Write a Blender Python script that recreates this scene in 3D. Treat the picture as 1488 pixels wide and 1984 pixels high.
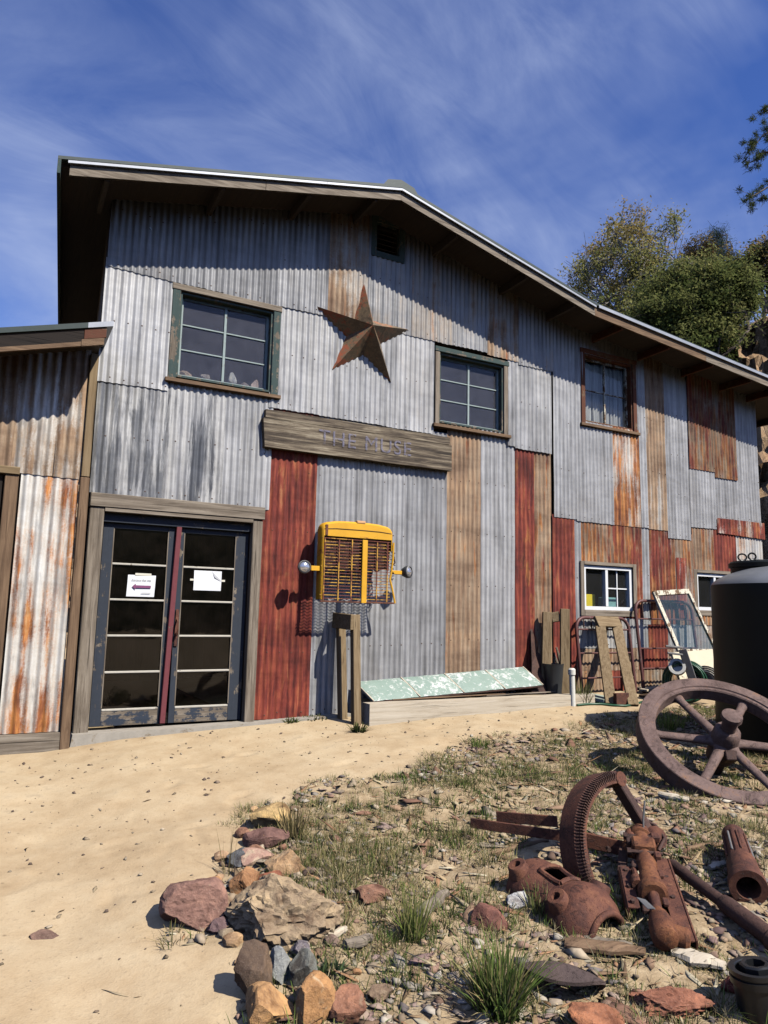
import bpy, bmesh, math, random
import numpy as np
from mathutils import Vector, Matrix, Quaternion, noise as mnoise

for o in list(bpy.data.objects):
    bpy.data.objects.remove(o)
random.seed(7)
rng = np.random.default_rng(11)
scene = bpy.context.scene
COL = scene.collection
rad = math.radians

# ------------------------------------------------------------------ camera
# world: X runs along the barn front, Y goes into the barn, Z is up; the lens was solved from the photo's edges
FPX, CX, CY = 1400.0, 744.0, 992.0
PITCH, ROLL, YAW = rad(7.863), rad(1.24), rad(27.917)
CAM = np.array([0.0, -7.7, 1.6])
_cp, _sp = math.cos(PITCH), math.sin(PITCH)
_cr, _sr = math.cos(ROLL), math.sin(ROLL)
_ca, _sa = math.cos(YAW), math.sin(YAW)
LEV2CAM = np.array([[_cr, -_sr, 0], [_sr, _cr, 0], [0, 0, 1]]) @ np.array([[1, 0, 0], [0, _sp, -_cp], [0, _cp, _sp]])
LEV2W = np.array([[_ca, _sa, 0], [-_sa, _ca, 0], [0, 0, 1]])
RIGHT = Vector((_ca, -_sa, 0))
FWD = Vector((_sa, _ca, 0))
cam_d = bpy.data.cameras.new('camera')
cam = bpy.data.objects.new('camera', cam_d)
COL.objects.link(cam)
_R = LEV2W @ LEV2CAM.T @ np.diag([1, -1, -1])
_m = Matrix(_R.tolist()).to_4x4()
_m.translation = Vector(CAM)
cam.matrix_world = _m
cam_d.sensor_fit = 'VERTICAL'
cam_d.sensor_height = 36
cam_d.lens = FPX / 1984 * 36
cam_d.clip_start = 0.05
cam_d.clip_end = 2000
scene.camera = cam

# ------------------------------------------------------------------ light
SUN = Vector((0.45, -1.0, 1.17)).normalized()
SUN_EL = math.asin(SUN.z)
SUN_AZ = math.atan2(SUN.x, SUN.y)
sl = bpy.data.lights.new('sun', 'SUN')
sl.energy = 5.0
sl.angle = rad(0.53)
sl.color = (1.0, 0.955, 0.88)
so = bpy.data.objects.new('sun', sl)
so.rotation_euler = SUN.to_track_quat('Z', 'Y').to_euler()
so.location = (4, -12, 14)
COL.objects.link(so)

world = bpy.data.worlds.new('World')
scene.world = world
world.use_nodes = True
wt = world.node_tree
wt.nodes.clear()
wo = wt.nodes.new('ShaderNodeOutputWorld')
bg = wt.nodes.new('ShaderNodeBackground')
bg.inputs[1].default_value = 0.05
sky = wt.nodes.new('ShaderNodeTexSky')
sky.sky_type = 'NISHITA'
sky.sun_disc = False
sky.sun_elevation = SUN_EL
sky.sun_rotation = SUN_AZ
sky.altitude = 1200
sky.air_density = 1.0
sky.dust_density = 0.4
sky.ozone_density = 3.0
tc = wt.nodes.new('ShaderNodeTexCoord')
# thin cirrus: streaky noise over the whole dome
def wnoise(scale_vec, rot, sc, det, rough, dist=0.0):
    mp = wt.nodes.new('ShaderNodeMapping')
    mp.inputs['Scale'].default_value = scale_vec
    mp.inputs['Rotation'].default_value = rot
    wt.links.new(tc.outputs['Generated'], mp.inputs[0])
    n = wt.nodes.new('ShaderNodeTexNoise')
    n.inputs['Scale'].default_value = sc
    n.inputs['Detail'].default_value = det
    n.inputs['Roughness'].default_value = rough
    n.inputs['Distortion'].default_value = dist
    wt.links.new(mp.outputs[0], n.inputs['Vector'])
    return n.outputs[0]
def wmath(op, a, b=None):
    n = wt.nodes.new('ShaderNodeMath'); n.operation = op
    for i, v in enumerate((a, b)):
        if v is None: continue
        if isinstance(v, (int, float)): n.inputs[i].default_value = v
        else: wt.links.new(v, n.inputs[i])
    return n.outputs[0]
c1 = wnoise((1.0, 1.0, 2.2), (0.3, 0.5, 0.9), 1.7, 5, 0.55, 0.6)
c2 = wnoise((1.0, 5.0, 2.0), (0.4, 0.25, 0.55), 2.6, 8, 0.62, 0.9)
cs = wmath('MULTIPLY', wmath('SUBTRACT', c1, 0.33), wmath('SUBTRACT', c2, 0.20))
cr = wt.nodes.new('ShaderNodeValToRGB')
cr.color_ramp.elements[0].position = 0.0
cr.color_ramp.elements[0].color = (0, 0, 0, 1)
cr.color_ramp.elements[1].position = 0.135
cr.color_ramp.elements[1].color = (0.62, 0.62, 0.62, 1)
wt.links.new(cs, cr.inputs[0])
hs = wt.nodes.new('ShaderNodeHueSaturation')
hs.inputs['Hue'].default_value = 0.519
hs.inputs['Saturation'].default_value = 1.22
hs.inputs['Value'].default_value = 2.5
wt.links.new(sky.outputs[0], hs.inputs['Color'])
mx = wt.nodes.new('ShaderNodeMix')
mx.data_type = 'RGBA'
wt.links.new(cr.outputs[0], mx.inputs[0])
wt.links.new(hs.outputs[0], mx.inputs[6])
mx.inputs[7].default_value = (8.2, 9.6, 13.5, 1)
wt.links.new(mx.outputs[2], bg.inputs[0])
wt.links.new(bg.outputs[0], wo.inputs[0])

scene.view_settings.view_transform = 'Standard'
scene.view_settings.look = 'None'
scene.view_settings.exposure = 0.36
scene.view_settings.gamma = 1.0
scene.view_settings.use_curve_mapping = False
scene.render.engine = 'CYCLES'
scene.cycles.max_bounces = 6
scene.cycles.diffuse_bounces = 0
scene.cycles.transparent_max_bounces = 12

# ------------------------------------------------------------------ photo measurements -> places in the scene
def ray(px, py):
    return LEV2W @ (LEV2CAM.T @ np.array([(px - CX) / FPX, (py - CY) / FPX, 1.0]))
def on_y(px, py, y):
    d = ray(px, py)
    return Vector(CAM + d * ((y - CAM[1]) / d[1]))
def at_depth(px, py, dep):
    d = ray(px, py)
    return Vector(CAM + d * (dep / (d[0] * FWD.x + d[1] * FWD.y)))

# ------------------------------------------------------------------ noise helpers (numpy)
def vnoise2(x, y, seed=0):
    xi = np.floor(x).astype(np.int64); yi = np.floor(y).astype(np.int64)
    xf = x - xi; yf = y - yi
    u = xf * xf * (3 - 2 * xf); v = yf * yf * (3 - 2 * yf)
    def h(a, b):
        n = (a * 374761393 + b * 668265263 + seed * 974711) & 0x7fffffff
        n = ((n ^ (n >> 13)) * 1274126177) & 0x7fffffff
        n = (n ^ (n >> 16)) & 0xffff
        return n / 65535.0
    a = h(xi, yi) * (1 - u) + h(xi + 1, yi) * u
    b = h(xi, yi + 1) * (1 - u) + h(xi + 1, yi + 1) * u
    return a * (1 - v) + b * v
def fbm2(x, y, oct=4, seed=0):
    s = 0; a = 0.5; t = 0
    for i in range(oct):
        s = s + a * vnoise2(x * 2 ** i + 17.3 * i, y * 2 ** i - 9.1 * i, seed + i); t += a; a *= 0.5
    return s / t
def smooth(a, b, x):
    t = np.clip((x - a) / (b - a), 0, 1)
    return t * t * (3 - 2 * t)

# ------------------------------------------------------------------ terrain height
def zt0(X, Y):
    X = np.asarray(X, float); Y = np.asarray(Y, float)
    base = np.interp(X, [-30, 0.5, 1.2, 2.5, 4, 6, 9, 30], [0.2, 0.27, 0.34, 0.40, 0.45, 0.53, 0.58, 0.6])
    return base + 0.075 * np.clip(Y, -16, 0)
def zt(X, Y):
    z = zt0(X, Y)
    X = np.asarray(X, float); Y = np.asarray(Y, float)
    near = smooth(-0.2, -1.2, Y)
    z = z + near * (fbm2(X * 0.9 + 3, Y * 0.9, 3, 5) - 0.5) * 0.07
    return z
def gp(px, py, h=0.0):
    d = ray(px, py); t = 5.0
    for i in range(80):
        P = CAM + t * d
        e = P[2] - float(zt(P[0], P[1])) - h
        t += e / (-d[2] + 0.07) * 0.7
    return Vector(CAM + t * d)

# zone with stones and weeds (to the right of the trampled path)
ZPX = [(470, 2100), (455, 1984), (420, 1840), (395, 1780), (440, 1680), (470, 1600), (500, 1550), (640, 1525), (790, 1490), (900, 1440), (1040, 1415), (1180, 1385), (1300, 1370), (1488, 1365), (1700, 1380), (1700, 2100)]
ZONE = np.array([[*gp(*p)[:2]] for p in ZPX])
def in_zone(x, y):
    """signed-ish distance: positive inside the weedy ground (metres)"""
    n = len(ZONE); ins = np.zeros(x.shape, bool); dmin = np.full(x.shape, 1e9)
    for i in range(n):
        x0, y0 = ZONE[i]; x1, y1 = ZONE[(i + 1) % n]
        c = ((y0 > y) != (y1 > y))
        with np.errstate(divide='ignore', invalid='ignore'):
            xi = (x1 - x0) * (y - y0) / (y1 - y0 + 1e-12) + x0
        ins ^= c & (x < xi)
        L2 = (x1 - x0) ** 2 + (y1 - y0) ** 2 + 1e-12
        t = np.clip(((x - x0) * (x1 - x0) + (y - y0) * (y1 - y0)) / L2, 0, 1)
        dmin = np.minimum(dmin, np.hypot(x - x0 - t * (x1 - x0), y - y0 - t * (y1 - y0)))
    return np.where(ins, dmin, -dmin)

# ------------------------------------------------------------------ object helpers
OFF = {}
def link(name, data, parent=None):
    o = bpy.data.objects.new(name, data)
    COL.objects.link(o)
    if parent is not None: o.parent = parent
    return o
def tag(o, label=None, cat=None, group=None, kind=None, **props):
    if label: o['label'] = label
    if cat: o['category'] = cat
    if group: o['group'] = group
    if kind: o['kind'] = kind
    for k, v in props.items(): o[k] = v
    return o
def thing(name, label, cat, loc=(0, 0, 0), group=None, rotz=0.0):
    o = link(name, None)
    o.location = loc
    o.rotation_euler = (0, 0, rotz)
    OFF[o.name] = Vector(loc) if rotz == 0.0 else None
    o.empty_display_size = 0.1
    return tag(o, label, cat, group)

class MB:
    """collects shapes, then links them as one mesh object"""
    def __init__(s): s.v = []; s.f = []; s.c = []
    def add(s, vs, fs, col=None):
        b = len(s.v)
        s.v += [tuple(v) for v in vs]
        s.f += [tuple(i + b for i in f) for f in fs]
        if col is not None: s.c += [col] * len(vs)
        return s
    def box(s, x0, x1, y0, y1, z0, z1, bev=0.0, M=None):
        bm = bmesh.new()
        bmesh.ops.create_cube(bm, size=1)
        for v in bm.verts:
            v.co = Vector(((x0 + x1) / 2 + v.co.x * (x1 - x0), (y0 + y1) / 2 + v.co.y * (y1 - y0), (z0 + z1) / 2 + v.co.z * (z1 - z0)))
        return s.bm(bm, bev, M)
    def bm(s, bm, bev=0.0, M=None):
        if bev > 0: bmesh.ops.bevel(bm, geom=list(bm.edges), offset=bev, segments=1, affect='EDGES', profile=0.5)
        if M is not None: bm.transform(M)
        bm.verts.ensure_lookup_table()
        for i, v in enumerate(bm.verts): v.index = i
        s.add([v.co.copy() for v in bm.verts], [[v.index for v in f.verts] for f in bm.faces])
        bm.free()
        return s
    def bar(s, a, b, w, h, up=(0, 0, 1), bev=0.003):
        """a rectangular bar from a to b: w across, h along up"""
        a = Vector(a); b = Vector(b); d = b - a
        z = d.normalized(); u = Vector(up); u = (u - z * u.dot(z)).normalized(); r = z.cross(u)
        M = Matrix((r, u, z)).transposed().to_4x4(); M.translation = (a + b) / 2
        return s.box(-w / 2, w / 2, -h / 2, h / 2, -d.length / 2, d.length / 2, bev, M)
    def cyl(s, a, b, r0, r1=None, n=14, cap=True):
        return s.lathe(a, b, [(0, r0), (1, r0 if r1 is None else r1)], n, cap)
    def lathe(s, a, b, prof, n=16, cap=True, close=False):
        """prof: (t along a->b, radius)"""
        a = Vector(a); b = Vector(b); d = b - a
        z = d.normalized(); u = Vector((0, 0, 1)) if abs(z.z) < 0.9 else Vector((1, 0, 0))
        x = u.cross(z).normalized(); y = z.cross(x)
        vs = []; fs = []
        for t, r in prof:
            for k in range(n):
                an = 2 * math.pi * k / n
                vs.append(a + d * t + (x * math.cos(an) + y * math.sin(an)) * r)
        m = len(prof)
        for i in range(m - 1 if not close else m):
            j = (i + 1) % m
            for k in range(n):
                k2 = (k + 1) % n
                fs.append((i * n + k, i * n + k2, j * n + k2, j * n + k))
        if cap and not close:
            fs.append(tuple(range(n - 1, -1, -1))); fs.append(tuple((m - 1) * n + k for k in range(n)))
        return s.add(vs, fs)
    def tube(s, pts, r, n=8, closed=False, cap=True):
        pts = [Vector(p) for p in pts]; m = len(pts)
        rs = r if isinstance(r, (list, tuple)) else [r] * m
        vs = []; fs = []; prev = None
        for i, p in enumerate(pts):
            if closed: d = pts[(i + 1) % m] - pts[i - 1]
            else: d = pts[min(i + 1, m - 1)] - pts[max(i - 1, 0)]
            if d.length < 1e-9: d = Vector((0, 0, 1))
            d.normalize()
            if prev is None:
                u = Vector((0, 0, 1)) if abs(d.z) < 0.9 else Vector((1, 0, 0)); x = u.cross(d).normalized()
            else: x = (prev - d * prev.dot(d)).normalized()
            prev = x; y = d.cross(x)
            for k in range(n):
                an = 2 * math.pi * k / n
                vs.append(p + (x * math.cos(an) + y * math.sin(an)) * rs[i])
        for i in range(m if closed else m - 1):
            j = (i + 1) % m
            for k in range(n):
                k2 = (k + 1) % n
                fs.append((i * n + k, i * n + k2, j * n + k2, j * n + k))
        if cap and not closed:
            fs.append(tuple(range(n - 1, -1, -1))); fs.append(tuple((m - 1) * n + k for k in range(n)))
        return s.add(vs, fs)
    def prism(s, poly, axis, lo, hi):
        """poly: 2-D points; axis 'x','y','z' is the extrusion axis"""
        n = len(poly)
        def P(a, b, c): return {'y': (a, c, b), 'x': (c, a, b), 'z': (a, b, c)}[axis]
        vs = [P(a, b, lo) for a, b in poly] + [P(a, b, hi) for a, b in poly]
        fs = [tuple(range(n)), tuple(range(2 * n - 1, n - 1, -1))]
        fs += [(i, i + n, (i + 1) % n + n, (i + 1) % n) for i in range(n)]
        return s.add(vs, fs)
    def mesh(s, name, off=None, smooth_a=None, recalc=True):
        me = bpy.data.meshes.new(name)
        V = np.array(s.v, float).reshape(-1, 3)
        if off is not None: V = V - np.array(off)
        me.from_pydata(V.tolist(), [], s.f)
        if recalc:
            bm = bmesh.new(); bm.from_mesh(me); bmesh.ops.recalc_face_normals(bm, faces=bm.faces); bm.to_mesh(me); bm.free()
        if s.c:
            ca = me.color_attributes.new('Col', 'FLOAT_COLOR', 'POINT')
            ca.data.foreach_set('color', np.array([(c[0], c[1], c[2], 1) for c in s.c], np.float32).ravel())
        if smooth_a is not None:
            me.shade_smooth(); me.set_sharp_from_angle(angle=rad(smooth_a))
        me.update()
        return me
    def build(s, name, mat, parent=None, smooth_a=None, **props):
        root = parent
        while root is not None and root.parent is not None: root = root.parent
        off = OFF.get(root.name) if root is not None else None
        me = s.mesh(name, off, smooth_a)
        o = link(name, me, parent)
        if mat is not None: me.materials.append(mat)
        for k, v in props.items(): o[k] = v
        return o

def mesh_np(name, V, F, mat, col=None, smooth_s=False):
    """big meshes straight from numpy; F is (n, k)"""
    me = bpy.data.meshes.new(name)
    V = np.asarray(V, np.float32); F = np.asarray(F, np.int32)
    n, k = F.shape
    me.vertices.add(len(V)); me.vertices.foreach_set('co', V.ravel())
    me.loops.add(n * k); me.loops.foreach_set('vertex_index', F.ravel())
    me.polygons.add(n); me.polygons.foreach_set('loop_start', np.arange(0, n * k, k, dtype=np.int32))
    me.update(calc_edges=True)
    if col is not None:
        ca = me.color_attributes.new('Col', 'FLOAT_COLOR', 'POINT')
        c4 = np.ones((len(V), 4), np.float32); c4[:, :3] = col
        ca.data.foreach_set('color', c4.ravel())
    if smooth_s: me.shade_smooth()
    me.materials.append(mat)
    return me

# ------------------------------------------------------------------ material helpers
class NT:
    def __init__(s, name):
        s.m = bpy.data.materials.new(name); s.m.use_nodes = True
        s.t = s.m.node_tree; s.t.nodes.clear()
        s.out = s.t.nodes.new('ShaderNodeOutputMaterial')
    def n(s, typ, **kw):
        x = s.t.nodes.new(typ)
        for k, v in kw.items(): setattr(x, k, v)
        return x
    def set(s, sock, v):
        if v is None: return
        if hasattr(v, 'is_linked'): s.t.links.new(v, sock)
        else:
            if isinstance(v, (tuple, list)) and len(v) == 3 and sock.type == 'RGBA': v = (*v, 1)
            sock.default_value = v
    def coord(s, rnd=True, scale=(1, 1, 1), rot=(0, 0, 0)):
        tc = s.n('ShaderNodeTexCoord')
        v = tc.outputs['Object']
        if rnd:
            oi = s.n('ShaderNodeObjectInfo')
            ad = s.n('ShaderNodeVectorMath', operation='MULTIPLY_ADD')
            s.set(ad.inputs[0], oi.outputs['Random']); ad.inputs[1].default_value = (37.1, 53.7, 71.3); s.set(ad.inputs[2], v)
            v = ad.outputs[0]
        mp = s.n('ShaderNodeMapping')
        s.set(mp.inputs[0], v); mp.inputs['Scale'].default_value = scale; mp.inputs['Rotation'].default_value = rot
        return mp.outputs[0]
    def noise(s, vec, sc=1.0, det=6, rough=0.6, dist=0.0):
        x = s.n('ShaderNodeTexNoise'); s.set(x.inputs['Vector'], vec)
        x.inputs['Scale'].default_value = sc; x.inputs['Detail'].default_value = det
        x.inputs['Roughness'].default_value = rough; x.inputs['Distortion'].default_value = dist
        return x.outputs[0]
    def voro(s, vec, sc, feature='F1', out='Distance'):
        x = s.n('ShaderNodeTexVoronoi', feature=feature); s.set(x.inputs['Vector'], vec); x.inputs['Scale'].default_value = sc
        return x.outputs[out]
    def math(s, op, a, b=None, c=None, clamp=False):
        x = s.n('ShaderNodeMath', operation=op, use_clamp=clamp)
        s.set(x.inputs[0], a); s.set(x.inputs[1], b); s.set(x.inputs[2], c)
        return x.outputs[0]
    def ramp(s, fac, stops):
        x = s.n('ShaderNodeValToRGB'); e = x.color_ramp.elements
        while len(e) < len(stops): e.new(0.5)
        for el, (p, c) in zip(e, stops):
            el.position = p; el.color = (*c, 1) if len(c) == 3 else c
        s.set(x.inputs[0], fac)
        return x.outputs[0]
    def step(s, x, lo, hi):
        r = s.n('ShaderNodeMapRange', interpolation_type='SMOOTHSTEP')
        s.set(r.inputs[0], x); s.set(r.inputs[1], lo); s.set(r.inputs[2], hi); r.inputs[3].default_value = 0; r.inputs[4].default_value = 1
        return r.outputs[0]
    def mix(s, f, a, b, blend='MIX'):
        x = s.n('ShaderNodeMix', data_type='RGBA', blend_type=blend)
        s.set(x.inputs[0], f); s.set(x.inputs[6], a); s.set(x.inputs[7], b)
        return x.outputs[2]
    def attr(s, name, typ='OBJECT', out='Fac'):
        x = s.n('ShaderNodeAttribute', attribute_type=typ, attribute_name=name)
        return x.outputs[out]
    def bump(s, h, strength=0.3, dist=0.01, nrm=None):
        x = s.n('ShaderNodeBump'); s.set(x.inputs['Height'], h)
        s.set(x.inputs['Strength'], strength); x.inputs['Distance'].default_value = dist
        if nrm is not None: s.set(x.inputs['Normal'], nrm)
        return x.outputs[0]
    def pbr(s, col, rough=0.7, metal=0.0, nrm=None, spec=0.4, **kw):
        b = s.n('ShaderNodeBsdfPrincipled')
        s.set(b.inputs['Base Color'], col); s.set(b.inputs['Roughness'], rough); s.set(b.inputs['Metallic'], metal)
        s.set(b.inputs['Specular IOR Level'], spec)
        if nrm is not None: s.set(b.inputs['Normal'], nrm)
        for k, v in kw.items(): s.set(b.inputs[k], v)
        s.t.links.new(b.outputs[0], s.out.inputs[0])
        return b

def mat_sheet():
    t = NT('corrugated_iron')
    base = t.coord()
    def sub(scale):
        mp = t.n('ShaderNodeMapping'); t.set(mp.inputs[0], base); mp.inputs['Scale'].default_value = scale
        return mp.outputs[0]
    streak = t.noise(sub((9, 1, 0.75)), 1, 7, 0.65)
    fine = t.noise(sub((60, 4, 2.2)), 1, 5, 0.7)
    blot = t.noise(sub((1.5, 1.5, 1.0)), 1, 8, 0.62, 0.3)
    grit = t.noise(base, 55, 4, 0.7)
    tone = t.attr('tone')
    g = t.ramp(streak, [(0.30, (0.180, 0.176, 0.170)), (0.5, (0.345, 0.340, 0.333)), (0.70, (0.49, 0.484, 0.472))])
    g = t.mix(t.step(fine, 0.55, 0.75), g, (0.235, 0.235, 0.235))
    g = t.mix(t.math('MULTIPLY', t.step(blot, 0.50, 0.72), 0.45), g, (0.27, 0.25, 0.225))
    # black weather stains and chalky white where the sheet carries them
    st = t.math('MULTIPLY', t.attr('stain'), t.step(t.noise(sub((5, 1, 0.55)), 1.1, 7, 0.7, 0.4), 0.43, 0.56))
    pale = t.math('MULTIPLY', t.attr('pale'), t.step(t.noise(sub((7, 1, 1.1)), 0.9, 7, 0.65), 0.40, 0.52))
    g = t.mix(pale, g, (0.60, 0.58, 0.53))
    g = t.mix(st, g, (0.085, 0.09, 0.10))
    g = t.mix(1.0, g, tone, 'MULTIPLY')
    n = t.math('ADD', t.math('MULTIPLY', streak, 0.55), t.math('MULTIPLY', blot, 0.45))
    n = t.math('ADD', n, t.math('MULTIPLY', t.math('SUBTRACT', grit, 0.5), 0.12))
    thr = t.math('SUBTRACT', 0.80, t.math('MULTIPLY', t.attr('rust'), 0.62))
    rf = t.step(n, t.math('SUBTRACT', thr, 0.05), t.math('ADD', thr, 0.07))
    b2 = t.noise(sub((10, 1, 1.3)), 1.3, 8, 0.7, 0.6)
    orange = t.ramp(b2, [(0.32, (0.09, 0.030, 0.016)), (0.44, (0.25, 0.085, 0.030)), (0.55, (0.42, 0.165, 0.045)), (0.70, (0.52, 0.31, 0.14))])
    red = t.ramp(b2, [(0.34, (0.07, 0.016, 0.012)), (0.47, (0.175, 0.030, 0.020)), (0.58, (0.27, 0.060, 0.030)), (0.70, (0.38, 0.165, 0.07))])
    tan = t.ramp(b2, [(0.3, (0.17, 0.10, 0.06)), (0.5, (0.31, 0.205, 0.125)), (0.7, (0.40, 0.30, 0.20))])
    pn = t.noise(sub((4, 1, 1.0)), 1.2, 7, 0.65, 0.5)
    def part(a):
        th = t.math('SUBTRACT', 0.78, t.math('MULTIPLY', a, 0.56))
        return t.step(pn, t.math('SUBTRACT', th, 0.07), t.math('ADD', th, 0.07))
    rc = t.mix(part(t.attr('red')), orange, red)
    pn = t.noise(sub((7, 1, 0.8)), 1.7, 7, 0.65, 0.5)
    rc = t.mix(part(t.attr('tan')), rc, tan)
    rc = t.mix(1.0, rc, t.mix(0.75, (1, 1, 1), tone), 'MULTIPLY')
    rc = t.mix(t.math('MULTIPLY', t.step(t.noise(sub((34, 1, 1.0)), 1, 6, 0.7), 0.50, 0.64), 0.32), rc, t.mix(1.0, rc, (0.42, 0.38, 0.38), 'MULTIPLY'))
    band = t.noise(sub((0.8, 1, 2.6)), 1.0, 6, 0.68)
    rc = t.mix(1.0, rc, t.ramp(band, [(0.34, (0.62, 0.58, 0.56)), (0.5, (1, 1, 1)), (0.68, (1.3, 1.26, 1.2))]), 'MULTIPLY')
    g = t.mix(1.0, g, t.ramp(band, [(0.32, (0.80, 0.80, 0.80)), (0.5, (1, 1, 1)), (0.70, (1.14, 1.14, 1.14))]), 'MULTIPLY')
    col = t.mix(rf, g, rc)
    # thin rusty halo round the scabs
    halo = t.math('MULTIPLY', t.math('SUBTRACT', t.step(n, t.math('SUBTRACT', thr, 0.13), thr), rf, clamp=True), 0.35)
    col = t.mix(halo, col, (0.45, 0.33, 0.19))
    rough = t.math('ADD', 0.46, t.math('MULTIPLY', rf, 0.34))
    dent = t.noise(sub((1.2, 1, 1.6)), 1.4, 3, 0.5)
    nr = t.bump(t.math('ADD', t.math('MULTIPLY', dent, 1.0), t.math('MULTIPLY', grit, 0.035)), 0.5, 0.05)
    t.pbr(col, rough, t.math('MULTIPLY', t.math('SUBTRACT', 1.0, rf), 0.12), nr, 0.4)
    return t.m
M_SHEET = mat_sheet()

def mat_wood(name, axis, stops, paint=None, amount=0.0, rough=0.8):
    """grain runs along axis; optional paint flaking off"""
    t = NT(name)
    sc = {'x': (0.7, 14, 14), 'y': (14, 0.7, 14), 'z': (14, 14, 0.7)}[axis]
    v = t.coord()
    mp = t.n('ShaderNodeMapping'); t.set(mp.inputs[0], v); mp.inputs['Scale'].default_value = sc
    g = t.noise(mp.outputs[0], 2.0, 9, 0.7, 0.7)
    b = t.noise(v, 2.4, 5, 0.6)
    f = t.math('ADD', t.math('MULTIPLY', g, 0.8), t.math('MULTIPLY', b, 0.2))
    col = t.ramp(f, stops)
    mp2 = t.n('ShaderNodeMapping'); t.set(mp2.inputs[0], v); mp2.inputs['Scale'].default_value = {'x': (1.2, 60, 60), 'y': (60, 1.2, 60), 'z': (60, 60, 1.2)}[axis]
    cr = t.step(t.noise(mp2.outputs[0], 1.0, 4, 0.6), 0.60, 0.70)
    col = t.mix(t.math('MULTIPLY', cr, 0.75), col, (stops[0][1][0] * 0.3, stops[0][1][1] * 0.3, stops[0][1][2] * 0.3))
    h = t.math('SUBTRACT', g, t.math('MULTIPLY', cr, 0.6))
    if paint:
        pn = t.math('ADD', t.math('MULTIPLY', t.noise(v, 7, 8, 0.7), 0.6), t.math('MULTIPLY', g, 0.4))
        pf = t.step(pn, amount - 0.02, amount + 0.02)
        pc = t.mix(t.noise(v, 18, 5, 0.7), tuple(c * 0.75 for c in paint), tuple(c * 1.2 for c in paint))
        col = t.mix(pf, col, pc)
        h = t.math('ADD', t.math('MULTIPLY', h, 0.6), t.math('MULTIPLY', pf, 0.4))
    t.pbr(col, rough, 0, t.bump(h, 0.6, 0.006), 0.3)
    return t.m
GREYW = [(0.28, (0.055, 0.042, 0.030)), (0.46, (0.17, 0.135, 0.098)), (0.6, (0.29, 0.24, 0.18)), (0.78, (0.40, 0.35, 0.28))]
BROWNW = [(0.28, (0.045, 0.026, 0.014)), (0.46, (0.14, 0.085, 0.048)), (0.62, (0.235, 0.15, 0.085)), (0.8, (0.33, 0.23, 0.14))]
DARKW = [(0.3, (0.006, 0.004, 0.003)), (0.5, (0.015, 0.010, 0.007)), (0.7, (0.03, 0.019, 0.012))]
SIGNW = [(0.36, (0.025, 0.019, 0.014)), (0.46, (0.085, 0.064, 0.044)), (0.54, (0.19, 0.15, 0.10)), (0.66, (0.40, 0.345, 0.245))]
LUMBER = [(0.28, (0.10, 0.062, 0.030)), (0.48, (0.21, 0.145, 0.075)), (0.65, (0.30, 0.22, 0.125)), (0.8, (0.38, 0.30, 0.19))]
PALEW = [(0.25, (0.25, 0.19, 0.13)), (0.45, (0.48, 0.40, 0.29)), (0.6, (0.58, 0.50, 0.38)), (0.8, (0.66, 0.59, 0.47))]
W = {}
for ax in 'xyz':
    W['grey' + ax] = mat_wood('weathered_wood_' + ax, ax, GREYW)
    W['brown' + ax] = mat_wood('brown_wood_' + ax, ax, BROWNW)
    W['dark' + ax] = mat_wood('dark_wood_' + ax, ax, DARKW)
    W['lumber' + ax] = mat_wood('lumber_' + ax, ax, LUMBER)
    W['slate' + ax] = mat_wood('slate_paint_' + ax, ax, GREYW, (0.034, 0.041, 0.054), 0.43)
    W['green' + ax] = mat_wood('green_paint_' + ax, ax, GREYW, (0.046, 0.072, 0.066), 0.46)
W['slateflake'] = mat_wood('slate_paint_flaking', 'x', GREYW, (0.034, 0.043, 0.060), 0.51)
W['signx'] = mat_wood('sign_wood', 'x', SIGNW)
W['palex'] = mat_wood('pale_timber', 'x', PALEW)
W['creamx'] = mat_wood('cream_paint', 'x', GREYW, (0.50, 0.46, 0.38), 0.42)
W['redz'] = mat_wood('red_paint', 'z', GREYW, (0.17, 0.045, 0.05), 0.40)
W['rusttrimz'] = mat_wood('red_brown_trim_z', 'z', BROWNW, (0.115, 0.042, 0.022), 0.46)
W['rusttrimx'] = mat_wood('red_brown_trim_x', 'x', BROWNW, (0.115, 0.042, 0.022), 0.46)
W['whitez'] = mat_wood('white_paint_flaking', 'z', BROWNW, (0.62, 0.57, 0.44), 0.50)

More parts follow.
